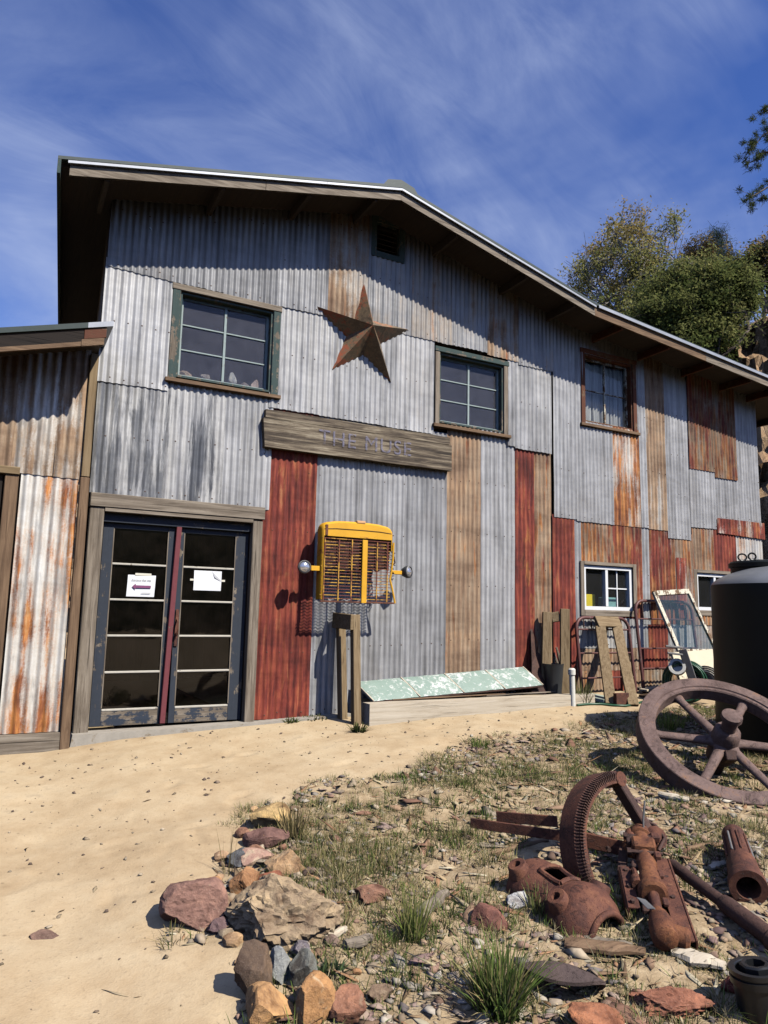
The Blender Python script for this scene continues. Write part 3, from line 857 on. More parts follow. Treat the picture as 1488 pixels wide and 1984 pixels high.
def sheet(x0, x1, z0, z1, layer=0, rust=0.15, red=0.0, tan=0.0, tone=1.0, stain=0.0, pale=0.0, parent=None, **kw):
    global SN
    SN += 1
    r_ = random.Random(SN * 13)
    kw.setdefault('jag', 0.007); kw.setdefault('tilt', r_.uniform(-0.010, 0.010))
    mb = corrugated(x0, x1 - 0.0012, z0, z1, layer * 0.012 + (SN % 3) * 0.0018, None, HOLES if parent is None else (), **kw)
    zt_ = z1 if z1 is not None else roofz((x0 + x1) / 2) - 0.10
    nrow = max(2, int(round((zt_ - z0) / 0.75)) + 1)
    for q in range(nrow):
        zz = z0 + 0.05 + (zt_ - z0 - 0.12) * q / (nrow - 1)
        for kx in range(int(math.ceil(x0 / PITCH_C)), int(math.floor(x1 / PITCH_C)) + 1):
            if kx % 2 or r_.random() < 0.2: continue
            x = kx * PITCH_C + r_.gauss(0, 0.002)
            if not x0 + 0.01 < x < x1 - 0.01: continue
            z_ = zz + r_.gauss(0, 0.008)
            if any(h[0] - 0.09 < x < h[1] + 0.09 and h[2] - 0.1 < z_ < h[3] + 0.1 for h in HOLES): continue
            y = -0.012 - (layer * 0.012 + (SN % 3) * 0.0018) - AMP + wwarp(x, z_) - 0.006
            NAILS.add([(x + 0.009 * math.cos(a), y + 0.0015, z_ + 0.009 * math.sin(a)) for a in (0, 1.05, 2.09, 3.14, 4.19, 5.24)] + [(x, y - 0.006, z_)], [(i, (i + 1) % 6, 6) for i in range(6)])
    o = mb.build('corrugated_sheet', M_SHEET, parent or BARN, 70)
    t = tone if isinstance(tone, (int, float)) else tone
    o['rust'] = float(rust); o['red'] = float(red); o['tan'] = float(tan); o['tone'] = float(t); o['stain'] = float(stain); o['pale'] = float(pale)
    return o
RZ = None
# upper band under the roof (overlaps everything below it)
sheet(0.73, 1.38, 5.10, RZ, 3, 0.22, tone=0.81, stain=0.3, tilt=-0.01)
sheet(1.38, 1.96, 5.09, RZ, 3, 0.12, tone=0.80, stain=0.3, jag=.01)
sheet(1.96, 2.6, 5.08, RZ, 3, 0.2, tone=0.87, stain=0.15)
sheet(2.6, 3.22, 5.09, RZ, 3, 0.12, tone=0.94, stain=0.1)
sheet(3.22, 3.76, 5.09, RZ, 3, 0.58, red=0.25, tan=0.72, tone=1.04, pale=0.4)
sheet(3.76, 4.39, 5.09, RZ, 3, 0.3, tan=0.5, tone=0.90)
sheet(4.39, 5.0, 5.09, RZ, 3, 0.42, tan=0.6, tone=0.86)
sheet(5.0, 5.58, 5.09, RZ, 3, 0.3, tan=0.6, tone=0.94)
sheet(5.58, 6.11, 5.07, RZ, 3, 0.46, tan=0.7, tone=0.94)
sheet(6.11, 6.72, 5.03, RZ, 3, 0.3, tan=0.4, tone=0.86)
# second band
sheet(0.72, 1.43, 3.87, 5.2, 2, 0.1, tone=1.12, pale=0.25)
sheet(2.55, 3.36, 3.87, 5.2, 2, 0.12, tone=1.12, pale=0.3, jag=.012)
sheet(3.36, 4.06, 3.87, 5.2, 2, 0.12, tone=1.08, pale=0.15)
sheet(4.06, 4.745, 3.86, 5.2, 2, 0.1, tone=1.1, pale=0.2)
sheet(5.93, 6.06, 3.86, 5.15, 2, 0.1, tone=1.0)
sheet(6.06, 6.70, 3.84, 5.15, 2, 0.2, tan=0.8, tone=0.98, pale=0.2)
# third band, left
sheet(0.735, 1.44, 2.72, 3.95, 1, 0.06, tone=1.02, stain=0.85, pale=0.5)
sheet(1.44, 2.06, 2.72, 4.0, 1, 0.06, tone=1.0, stain=0.95, pale=0.5)
sheet(2.06, 2.61, 2.70, 4.0, 1, 0.1, tone=1.08, stain=0.25, pale=0.2)
# ground floor front
sheet(2.50, 3.18, 0.42, 3.9, 0, 1.0, red=0.80, tone=1.0)
sheet(3.18, 3.74, 0.44, 3.9, 0, 0.08, tone=0.98)
sheet(3.74, 4.36, 0.50, 3.9, 0, 0.1, tone=0.95)
sheet(4.36, 4.965, 0.52, 3.9, 0, 0.13, tone=0.95, stain=0.2)
sheet(4.965, 5.505, 0.54, 4.05, 0, 0.80, red=0.18, tan=0.74, tone=0.95)
sheet(5.505, 6.065, 0.54, 4.05, 0, 0.14, tone=1.05, pale=0.1)
sheet(6.065, 6.40, 0.54, 3.9, 0, 0.88, red=0.72, tan=0.12)
sheet(6.40, 6.70, 0.54, 3.9, 0, 0.70, red=0.35, tan=0.62, pale=0.3)
# right part, upper storey
sheet(6.72, 7.135, 2.95, RZ, 2, 0.06, tone=1.0)
sheet(7.135, 7.87, 2.93, RZ, 2, 0.1, tone=1.02)
sheet(7.87, 8.40, 2.93, 4.42, 2, 0.60, tone=1.1, pale=0.9)
sheet(7.87, 8.40, 4.42, RZ, 2, 0.3, tan=0.5, tone=0.85)
sheet(8.40, 8.57, 2.93, RZ, 2, 0.1, tone=1.05)
sheet(8.57, 8.98, 2.92, RZ, 2, 0.62, tan=1.0, tone=1.05, pale=0.5)
sheet(8.98, 9.50, 2.81, RZ, 2, 0.06, tone=1.0)
sheet(9.50, 10.11, 3.02, 4.1, 2, 0.1, tone=1.0)
sheet(10.11, 10.66, 3.18, 4.1, 2, 0.1, tone=0.98)
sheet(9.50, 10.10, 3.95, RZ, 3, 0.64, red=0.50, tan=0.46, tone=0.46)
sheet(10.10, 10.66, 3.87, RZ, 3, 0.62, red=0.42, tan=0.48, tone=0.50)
sheet(10.66, 11.24, 3.18, RZ, 2, 0.1, tone=1.03, tilt=-0.02)
sheet(10.12, 11.3, 2.97, 3.21, 3, 0.62, red=0.6, tone=1.1, pale=0.9, tilt=-0.03)
# lower right patchwork
def patch_row(x0, x1, z0, z1, layer, items):
    w = sum(i[0] for i in items); x = x0
    for wd, kw in items:
        xe = x + (x1 - x0) * wd / w
        sheet(x, xe, z0, z1, layer, **kw); x = xe
sheet(6.70, 7.11, 0.5, 2.99, 1, 0.98, red=1.0)
sheet(7.11, 7.22, 1.3, 2.97, 1, 0.08)
sheet(7.22, 7.80, 1.58, 2.98, 1, 0.68, red=0.4, tan=0.5, pale=0.3)
sheet(7.80, 8.42, 1.58, 2.99, 1, 0.74, red=0.55, tan=0.35)
sheet(8.42, 8.58, 1.5, 2.98, 1, 0.08, tone=1.08)
sheet(8.58, 9.12, 1.5, 2.98, 1, 0.70, red=0.55, tan=0.3, tone=0.9)
sheet(9.12, 9.52, 1.5, 2.9, 1, 0.56, red=0.35, tan=0.5, tone=0.9)
sheet(9.14, 9.36, 1.6, 2.52, 2, 0.62, red=0.6, tone=1.1, pale=0.6)
sheet(9.52, 10.03, 1.5, 3.05, 1, 0.60, tan=0.5, red=0.4, tone=0.9)
sheet(10.03, 10.56, 1.5, 3.05, 1, 0.98, red=1.0)
sheet(10.56, 11.25, 1.5, 3.05, 1, 0.36, tan=0.2, pale=0.7, tone=1.1)
patch_row(7.12, 9.5, 1.16, 1.63, 0.6, [(0.5, dict(rust=0.15, pale=0.7)), (0.5, dict(rust=0.3, pale=0.5)), (0.35, dict(rust=0.08, tone=1.1)), (0.4, dict(rust=0.85, red=0.6)), (0.55, dict(rust=0.2, pale=0.4))])
patch_row(7.12, 9.5, 0.85, 1.2, 0.3, [(0.7, dict(rust=0.7, red=0.3, tan=0.7, pale=0.9)), (0.5, dict(rust=0.5, tan=0.8, pale=0.7)), (0.6, dict(rust=0.9, red=0.9)), (0.6, dict(rust=0.5, tan=0.6, pale=0.5))])
patch_row(7.12, 9.5, 0.48, 0.9, 0, [(0.6, dict(rust=0.6, red=0.4, tan=0.6, pale=0.9)), (0.4, dict(rust=0.9, red=0.8)), (0.7, dict(rust=0.6, tan=0.7, pale=0.6)), (0.6, dict(rust=0.7, tan=0.6))])
patch_row(9.5, 11.25, 0.48, 1.56, 0, [(0.6, dict(rust=0.4, tan=0.6)), (0.5, dict(rust=0.8, red=0.8)), (0.6, dict(rust=0.3, tan=0.5, pale=0.5))])

NAILS.build('nail_heads', mat_plain('nail_rust', (0.10, 0.055, 0.035), 0.8, 0, 0.4), BARN)['kind'] = 'stuff'
# ---- windows
def frame_parts(mb, x0, x1, z0, z1, w, y0, y1, bev=0.004):
    mb.box(x0, x0 + w, y0, y1, z0, z1, bev); mb.box(x1 - w, x1, y0, y1, z0, z1, bev)
    mb.box(x0 + w, x1 - w, y0, y1, z1 - w, z1, bev); mb.box(x0 + w, x1 - w, y0, y1, z0, z0 + w, bev)
def ring(mb, x0, x1, z0, z1, w, y0, y1):
    vs = []
    for y in (y0, y1):
        vs += [(x0, y, z0), (x1, y, z0), (x1, y, z1), (x0, y, z1), (x0 + w, y, z0 + w), (x1 - w, y, z0 + w), (x1 - w, y, z1 - w), (x0 + w, y, z1 - w)]
    fs = []
    for i in range(4):
        j = (i + 1) % 4
        fs += [(i, j, 4 + j, 4 + i), (8 + i, 12 + i, 12 + j, 8 + j), (i, 8 + i, 8 + j, j), (4 + i, 4 + j, 12 + j, 12 + i)]
    return mb.add(vs, fs)
def wood_window(op, cols, rows, trim_w, mats, glass, tops=None):
    x0, x1, z0, z1 = op
    m = MB(); ring(m, x0 + 0.001, x1 - 0.001, z0 + 0.001, z1 - 0.001, 0.022, -0.03, 0.145)
    win = m.build('window', mats['lining'], BARN)
    for xa, xb in ((x0 - trim_w, x0 - 0.001), (x1 + 0.001, x1 + trim_w)):
        m = MB(); m.box(xa, xb, -0.055, 0.02, z0 - 0.03, z1 + 0.005, 0.004); m.build('side_casing', mats['casing'], win)
    m = MB(); m.box(x0 - trim_w - 0.01, x1 + trim_w + 0.012, -0.062, 0.02, z1 + 0.006, z1 + 0.075, 0.005); m.build('head_board', mats['head'], win)
    m = MB(); m.box(x0 - trim_w - 0.03, x1 + trim_w + 0.03, -0.085, 0.03, z0 - 0.075, z0 - 0.031, 0.005)
    m.build('sill', mats['sill'], win)
    s = 0.030; sx0, sx1, sz0, sz1 = x0 + 0.024, x1 - 0.024, z0 + 0.024, z1 - 0.024
    m = MB(); ring(m, sx0, sx1, sz0, sz1, s, 0.045, 0.085); m.build('sash', mats['sash'], win)
    cw = (sx1 - sx0 - 2 * s) / cols; rh = (sz1 - sz0 - 2 * s) / rows
    for i in range(1, cols):
        xm = sx0 + s + cw * i; m = MB(); m.box(xm - 0.014, xm + 0.014, 0.048, 0.082, sz0 + s, sz1 - s, 0.002); m.build('mullion', mats['sash'], win)
    for j in range(1, rows):
        zm = sz0 + s + rh * j
        for i in range(cols):
            xa = sx0 + s + cw * i + (0.0145 if i else 0.0005); xb = sx0 + s + cw * (i + 1) - (0.0145 if i < cols - 1 else 0.0005)
            m = MB(); m.box(xa, xb, 0.05, 0.08, zm - 0.008, zm + 0.008, 0.002); m.build('muntin', mats['sash'], win)
    for i in range(cols):
        for j in range(rows):
            m = MB(); m.box(sx0 + s + cw * i + 0.001, sx0 + s + cw * (i + 1) - 0.001, 0.062, 0.066, sz0 + s + rh * j + 0.001, sz0 + s + rh * (j + 1) - 0.001)
            m.build('pane', glass, win)
    return win
SASHG = mat_wood('sash_paint', 'z', GREYW, (0.30, 0.36, 0.34), 0.40)
wood_window(OPEN['w1'], 2, 3, 0.085, dict(casing=W['greenz'], head=W['greyx'], sill=W['brownx'], lining=W['greenz'], sash=SASHG), GLASS)
wood_window(OPEN['w2'], 2, 3, 0.07, dict(casing=W['greyz'], head=W['greenx'], sill=W['brownx'], lining=W['greenz'], sash=SASHG), GLASS)
wood_window(OPEN['w3'], 2, 2, 0.075, dict(casing=W['rusttrimz'], head=W['rusttrimx'], sill=W['brownx'], lining=W['rusttrimz'], sash=W['whitez']), GLASSC)
def vinyl_window(op, cols_right):
    x0, x1, z0, z1 = op
    t = 0.07
    m = MB(); ring(m, x0 + 0.001, x1 - 0.001, z0 + 0.001, z1 - 0.001, 0.05, -0.02, 0.06)
    win = m.build('window', WHITE, BARN)
    for xa, xb in ((x0 - t, x0 - 0.001), (x1 + 0.001, x1 + t)):
        m = MB(); m.box(xa, xb, -0.05, 0.02, z0 - 0.085, z1 + 0.05, 0.004); m.build('side_casing', W['greyz'], win)
    m = MB(); m.box(x0 - 0.0005, x1 + 0.0005, -0.052, 0.02, z1 + 0.001, z1 + 0.05, 0.004); m.build('head_board', W['greyx'], win)
    m = MB(); m.box(x0 - 0.0005, x1 + 0.0005, -0.052, 0.02, z0 - 0.085, z0 - 0.001, 0.004); m.build('sill', W['greyx'], win)
    xm = x0 + (x1 - x0) * 0.48
    m = MB(); m.box(xm - 0.025, xm + 0.025, -0.015, 0.06, z0 + 0.052, z1 - 0.052, 0.003); m.build('meeting_stile', WHITE, win)
    if cols_right:
        xr = (xm + 0.026 + x1 - 0.051) / 2; zr = (z0 + z1) / 2
        for bx in ((xr - 0.009, xr + 0.009, z0 + 0.052, z1 - 0.052), (xm + 0.027, xr - 0.01, zr - 0.009, zr + 0.009), (xr + 0.01, x1 - 0.052, zr - 0.009, zr + 0.009)):
            m = MB(); m.box(bx[0], bx[1], 0.02, 0.034, bx[2], bx[3]); m.build('muntin', WHITE, win)
    for xa, xb in ((x0 + 0.051, xm - 0.026), (xm + 0.026, x1 - 0.051)):
        m = MB(); m.box(xa, xb, 0.036, 0.04, z0 + 0.051, z1 - 0.051); m.build('pane', GLASSC, win)
vinyl_window(OPEN['w4'], True)
vinyl_window(OPEN['w5'], True)

# gable vent
x0, x1, z0, z1 = OPEN['vent']
m = MB(); ring(m, x0 - 0.075, x1 + 0.075, z0 - 0.065, z1 + 0.08, 0.074, -0.07, 0.02)
VENT = m.build('gable_vent', W['greenz'], BARN)
for k in range(6):
    z = z0 + 0.03 + k * 0.066
    m = MB(); m.bar((x0 + 0.003, 0.02, z), (x1 - 0.003, 0.02, z), 0.075, 0.008, (0, -0.5, 0.85), 0.001); m.build('louvre_slat', W['darkx'], VENT)

# ---- double door
x0, x1, z0, z1 = OPEN['door']
m = MB(); m.box(0.745, 2.55, -0.085, 0.03, 2.577, 2.715, 0.006); DFR = m.build('door_frame', W['greyx'], BARN)
m = MB(); m.box(0.75, 0.885, -0.065, 0.04, 0.385, 2.575, 0.006); m.build('jamb', W['greyz'], DFR)
m = MB(); m.box(2.425, 2.535, -0.065, 0.04, 0.40, 2.565, 0.006); m.build('jamb', W['greyz'], DFR)
m = MB(); m.box(0.887, 2.423, -0.075, 0.0, 2.535, 2.575, 0.004); m.build('drip_board', W['greyx'], DFR)
m = MB(); m.box(0.887, 2.423, 0.0, 0.12, 2.44, 2.533, 0.003); m.build('door_header', W['slatex'], DFR)
def door_leaf(xa, xb, ga, gb, y, z0=0.425, z1=2.438):
    m = MB(); m.box(ga + 0.0005, gb - 0.0005, y + 0.001, y + 0.044, 2.385, z1, 0.003); d = m.build('door', W['slatex'], BARN)
    m = MB(); m.box(xa, ga, y, y + 0.045, z0, z1, 0.003); m.build('stile', W['slatez'], d)
    m = MB(); m.box(gb, xb, y, y + 0.045, z0, z1, 0.003); m.build('stile', W['slatez'], d)
    m = MB(); m.box(ga + 0.0005, gb - 0.0005, y + 0.001, y + 0.044, z0, 0.575, 0.003); m.build('bottom_rail', W['slateflake'], d)
    zs = [0.585 + 0.36 * i for i in range(6)]
    for i in range(5):
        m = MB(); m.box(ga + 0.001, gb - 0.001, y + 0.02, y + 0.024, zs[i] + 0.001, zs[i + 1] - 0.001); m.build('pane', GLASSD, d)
    for i in range(0, 5):
        m = MB(); zz = zs[i] - (0.006 if i == 0 else 0); m.box(ga + 0.001, gb - 0.001, y - 0.004, y + 0.03, zz - 0.0105, zz + 0.0105, 0.004); m.build('muntin', W['creamx'], d)
    m = MB()
    m.box(ga - 0.006, ga + 0.004, y - 0.003, y + 0.0, 0.6, 2.38); m.box(gb - 0.004, gb + 0.006, y - 0.003, y + 0.0, 0.6, 2.38)
    m.build('glazing_bead', W['greyz'], d)['kind'] = 'stuff'
    return d
dl = door_leaf(0.90, 1.615, 1.005, 1.545, 0.045)
dr = door_leaf(1.655, 2.415, 1.715, 2.27, 0.045)
m = MB(); m.bar((1.592, 0.022, 0.43), (1.648, 0.022, 2.50), 0.052, 0.04, (0, 1, 0), 0.004); m.build('astragal', W['redz'], dr)
m = MB(); m.box(1.667, 1.70, 0.028, 0.043, 1.20, 1.58, 0.003); m.cyl((1.684, 0.03, 1.33), (1.684, -0.02, 1.33), 0.012); m.tube([(1.684, -0.02, 1.33), (1.684, -0.03, 1.38), (1.684, -0.02, 1.45), (1.684, 0.02, 1.48)], 0.007); m.build('door_latch', RUST, dr)
# threshold slab
m = MB(); m.prism([(0.70, 0.10), (3.72, 0.10), (3.72, 0.455), (2.5, 0.412), (0.74, 0.392)], 'y', -0.16, 0.039); m.build('threshold_slab', CONCRETE, BARN)
m = MB(); m.box(6.6, 11.22, -0.005, 0.036, 0.2, 0.50); m.build('sill_board', W['brownx'], BARN)

# ---- pole light spot: small white insulator under the gable
m = MB(); m.lathe((1.13, -0.02, 5.62), (1.13, -0.08, 5.62), [(0, .012), (.5, .02), (1, .008)], 10); m.build('insulator', WHITE, BARN)

# ================================================================== THE LEAN-TO AT THE LEFT
AY = -0.12
ANX = thing('shed', 'low lean-to shed of pale rust streaked corrugated iron left of the glazed door', 'shed', (-1.2, AY, 0.3))
AOV = -0.66
afz0 = on_y(0, 682, AOV); afz1 = on_y(198, 668, AOV)
asl = (afz1.z - afz0.z) / (afz1.x - afz0.x)
def az(x): return afz0.z + asl * (x - afz0.x)
def aroof(x): return az(x) + 0.12
AX0 = -4.0
m = MB(); m.box(AX0, 0.10, AY + 0.02, AY + 0.08, 0.3, 3.6); 
m.prism([(AX0, 3.601), (0.10, 3.601), (0.10, aroof(0.1)), (AX0, max(3.61, aroof(AX0)))], 'y', AY + 0.02, AY + 0.08)
m.prism([(0.101, 0.3), (0.60, 0.3), (0.60, aroof(0.60)), (0.101, aroof(0.101))], 'y', AY + 0.02, AY + 0.08)
m.build('wall', W['darkz'], ANX)
def asheet(x0, x1, z0, z1, layer, **kw):
    global SN
    SN += 1
    jag = kw.pop('jag', 0)
    mb = corrugated(x0, x1, z0, z1, layer * 0.012 + (SN % 3) * 0.0018, aroof, (), AY, jag, 0.085, 0.013)
    o = mb.build('corrugated_sheet', M_SHEET, ANX, 70)
    d = dict(rust=.2, red=0., tan=0., tone=1., stain=0., pale=0.); d.update(kw)
    for k, v in d.items(): o[k] = float(v)
asheet(0.115, 0.62, 0.43, 2.95, 0, rust=0.45, pale=1.0, tone=1.2)
asheet(-0.62, 0.02, 2.83, None, 1, rust=0.66, tan=1.0, pale=0.8, stain=0.3)
asheet(0.02, 0.64, 2.82, None, 1, rust=0.50, tan=1.0, pale=1.0, tone=1.1, jag=.01)
asheet(-1.4, -0.62, 2.83, None, 1, rust=0.3, tan=0.6, pale=0.6)
asheet(-3.9, -1.2, 0.43, 2.9, 0, rust=0.4, pale=0.6)
m = MB(); m.box(-0.02, 0.095, AY - 0.05, AY + 0.018, 0.30, 2.80, 0.005); m.build('door_trim', W['brownz'], ANX)
m = MB(); m.box(-1.3, 0.10, AY - 0.07, AY + 0.018, 2.802, 2.875, 0.005); m.build('door_head', W['lumberx'], ANX)
for k in range(4):
    m = MB(); m.box(-0.32 - 0.29 * k, -0.035 - 0.29 * k, AY - 0.01, AY + 0.018, 0.34, 2.795, 0.004); m.build('door_plank', W['darkz'], ANX)
for xa, xb, mt in ((-4.0, 0.085, 'greyx'), (0.09, 0.66, 'greyx')):
    m = MB(); m.box(xa, xb, AY - 0.055, AY + 0.018, 0.10, 0.425, 0.006); m.build('skirting_plank', W[mt], ANX)
# corner post with its knots
m = MB(); m.bar((0.675, AY - 0.02, 0.20), (0.672, AY - 0.02, 2.84), 0.085, 0.09, (0, 1, 0), 0.006); m.build('corner_post', W['brownz'], ANX)
m = MB(); m.bar((0.672, AY - 0.02, 2.845), (0.675, AY - 0.02, aroof(0.66) - 0.05), 0.075, 0.08, (0, 1, 0), 0.006); m.build('corner_post', W['lumberz'], ANX)
m = MB()
vs = [(x, y, aroof(x) + z) for z in (0.0, 0.05) for x in (AX0, 0.715) for y in (AOV + 0.03, 3.0)]
m.add(vs, [(0, 1, 3, 2), (4, 6, 7, 5), (0, 2, 6, 4), (1, 5, 7, 3), (0, 4, 5, 1), (2, 3, 7, 6)])
AR = m.build('roof', W['darky'], ANX)
for xa, xb, z0_, z1_, mt, nm, dy in ((AX0, 0.52, 0.045, 0.165, 'darkx', 'rake_board', 0), (AX0, 0.50, -0.0, 0.042, 'brownx', 'rake_board', -0.012), (0.525, 0.715, 0.07, 0.165, 'rusttrimx', 'rake_board', -0.004), (0.505, 0.70, -0.0, 0.067, 'brownx', 'rake_board', -0.002)):
    m = MB(); m.prism([(xa, az(xa) + z0_), (xb, az(xb) + z0_), (xb, az(xb) + z1_), (xa, az(xa) + z1_)], 'y', AOV + dy, AOV + 0.028); m.build(nm, W[mt], AR)
for xa, xb, mt in ((AX0, 0.548, ROOFM), (0.55, 0.77, GALV)):
    m = MB(); m.prism([(xa, az(xa) + 0.172), (xb, az(xb) + 0.172), (xb, az(xb) + 0.222), (xa, az(xa) + 0.222)], 'y', AOV - 0.02, 3.0); m.build('roof_edge', mt, AR)

# ================================================================== THINGS FIXED TO THE FRONT
def text(s, name, loc, size, mat, parent, rot=(math.pi / 2, 0, 0), ext=0.001, sx=1.0):
    c = bpy.data.curves.new(name, 'FONT'); c.body = s; c.size = size; c.extrude = ext; c.align_x = 'CENTER'; c.align_y = 'CENTER'
    c.space_character = 1.12
    c.materials.append(mat)
    o = link(name, c, parent)
    dg = bpy.context.evaluated_depsgraph_get(); dg.update()
    me = bpy.data.meshes.new_from_object(o.evaluated_get(dg))
    bpy.data.objects.remove(o)
    o = link(name, me, parent)
    if not me.materials: me.materials.append(mat)
    o.location = loc; o.rotation_euler = rot; o.scale = (sx, 1, 1)
    return o
# sign
SIGN = thing('wooden_sign', 'long weathered timber sign beam with faded lettering above the grille', 'sign', (3.70, -0.03, 3.40))
def warped_plank(x0, x1, z0, z1, y0, y1, nx=26, amp=0.006, seed=1, slant=(0, 0)):
    mb = MB(); vs = []
    for i in range(nx + 1):
        t = i / nx; x = x0 + (x1 - x0) * t
        a = amp * (mnoise.noise(Vector((x * 2.3, seed, 0)))); b = amp * (mnoise.noise(Vector((x * 2.9, seed, 9))))
        dz = 0
        xe0 = x + (slant[0] if i == 0 else slant[1] if i == nx else 0)
        vs += [(xe0, y0, z0 + a), (x, y0, z1 + b), (x, y1, z1 + b), (xe0, y1, z0 + a)]
    fs = []
    for i in range(nx):
        for k in range(4):
            fs.append((i * 4 + k, i * 4 + (k + 1) % 4, (i + 1) * 4 + (k + 1) % 4, (i + 1) * 4 + k))
    fs += [(3, 2, 1, 0), tuple(nx * 4 + k for k in range(4))]
    return mb.add(vs, fs)
warped_plank(2.47, 4.98, 3.395, 3.725, -0.115, -0.035, slant=(0.03, 0)).build('plank', W['signx'], SIGN)
warped_plank(2.50, 4.96, 3.735, 3.83, -0.10, -0.035, seed=4).build('plank', W['signx'], SIGN)
def mat_fadedpaint():
    t = NT('faded_lettering_paint'); v = t.coord(False)
    d = t.n('ShaderNodeBsdfDiffuse'); d.inputs[0].default_value = (0.27, 0.26, 0.34, 1)
    tr = t.n('ShaderNodeBsdfTransparent'); m = t.n('ShaderNodeMixShader')
    mp = t.n('ShaderNodeMapping'); t.set(mp.inputs[0], v); mp.inputs['Scale'].default_value = (14, 14, 40)
    t.set(m.inputs[0], t.math('MULTIPLY', t.step(t.noise(mp.outputs[0], 1.0, 6, 0.7), 0.36, 0.56), 0.45))
    t.t.links.new(tr.outputs[0], m.inputs[1]); t.t.links.new(d.outputs[0], m.inputs[2]); t.t.links.new(m.outputs[0], t.out.inputs[0])
    return t.m
FADED = mat_fadedpaint()
lo = OFF[SIGN.name]
text('THE MUSE', 'lettering', Vector((3.76, -0.124, 3.585)) - lo, 0.25, FADED, SIGN, sx=1.0, ext=0.0015)

# star
SC = Vector((3.715, -0.31, 5.0))
m = MB()
tips = [(3.70, 5.66), (4.37, 5.17), (4.115, 4.43), (3.315, 4.45), (3.03, 5.20)]
ins = [(3.845, 5.175), (3.955, 4.90), (3.73, 4.715), (3.485, 4.90), (3.575, 5.12)]
ring = []
for a, b in zip(tips, ins): ring += [a, b]
STAR = thing('barn_star', 'large rusty five pointed metal star high on the gable wall', 'star', (3.715, -0.06, 4.98))
STARM = mat_rust('star_paint', [(0.38, (0.03, 0.022, 0.018)), (0.45, (0.11, 0.08, 0.05)), (0.50, (0.21, 0.15, 0.085)), (0.54, (0.37, 0.105, 0.05)), (0.68, (0.42, 0.17, 0.085))], 2.6, 0.15, 0.5)
vs = [(x, -0.045, z) for x, z in ring] + [tuple(SC)] + [(x, -0.03, z) for x, z in ring]
fs = [(i, (i + 1) % 10, 10) for i in range(10)] + [(i, i + 11, (i + 1) % 10 + 11, (i + 1) % 10) for i in range(10)] + [tuple(range(20, 10, -1))]
m.add(vs, fs).build('star_body', STARM, STAR)
m = MB(); m.tube([(3.70 + 0.016 * math.cos(a), -0.066, 5.52 + 0.022 * math.sin(a)) for a in np.linspace(0, 2 * math.pi, 13)[:-1]], 0.005, 6, True); m.build('hanging_ring', RUSTD, STAR)

# paper notices taped to the door panes
def paper(name, x0, x1, z0, z1, label, tilt, curl):
    t = thing(name, label, 'notice', ((x0 + x1) / 2, 0.056, z0))
    m = MB(); n = 8; vs = []
    for j in range(n + 1):
        for i in range(n + 1):
            u, v = i / n, j / n
            x = x0 + (x1 - x0) * u + tilt * v; z = z0 + (z1 - z0) * v
            y = 0.060 - 0.001 - curl * (u ** 2) * (0.3 + v) - 0.004 * math.sin(v * 3)
            vs.append((x, y, z))
    fs = [(j * (n + 1) + i, j * (n + 1) + i + 1, (j + 1) * (n + 1) + i + 1, (j + 1) * (n + 1) + i) for j in range(n) for i in range(n)]
    m.add(vs, fs).build('sheet_of_paper', PAPER, t, 60)
    return t
P1 = paper('paper_notice', 1.165, 1.44, 1.70, 1.92, 'white paper notice with a plum arrow pointing left on the left door', 0.006, 0.006)
TAPE = mat_plain('cream_tape', (0.70, 0.66, 0.52), 0.5)
m = MB(); m.box(1.24, 1.40, 0.0525, 0.0545, 1.915, 1.94); m.build('tape', TAPE, P1)
lo = OFF[P1.name]
text('Entrance that way', 'lettering', Vector((1.305, 0.0465, 1.868)) - lo, 0.032, INK, P1, ext=0.0004, sx=0.72)
m = MB(); m.prism([(1.215, 1.802), (1.25, 1.832), (1.25, 1.815), (1.40, 1.815), (1.40, 1.789), (1.25, 1.789), (1.25, 1.772)], 'y', 0.0435, 0.0445); m.build('arrow', MAGENTA, P1)
m = MB(); m.box(1.31, 1.40, 0.0462, 0.0468, 1.735, 1.741); m.build('small_print', mat_plain('grey_ink', (0.45, 0.45, 0.45), 0.7), P1)
P2 = paper('paper_notice', 1.84, 2.135, 1.785, 1.995, 'blank white paper with a curled top corner on the right door', 0.0, 0.004)
m = MB(); m.box(1.80, 1.838, 0.0535, 0.0545, 1.885, 1.905); m.box(2.137, 2.175, 0.0535, 0.0545, 1.885, 1.905); m.build('tape', TAPE, P2)
m = MB(); m.add([(2.03, 0.0555, 1.99), (2.06, 0.045, 1.925), (2.13, 0.0505, 1.885), (2.128, 0.0505, 1.90), (2.075, 0.046, 1.945)], [(0, 1, 2, 3, 4)]); m.build('curled_flap', mat_plain('grey_paper', (0.5, 0.5, 0.5), 0.8), P2)

# tractor grille hung on the wall
GR = thing('tractor_grille', 'yellow tractor grille with two round headlamps hung on the corrugated wall', 'grille', (3.58, -0.2, 1.70))
GX0, GX1, GZ0, GZ1, GY = 3.125, 4.03, 1.70, 2.60, -0.33
def grow(z):  # the front tapers slightly
    return 0.0
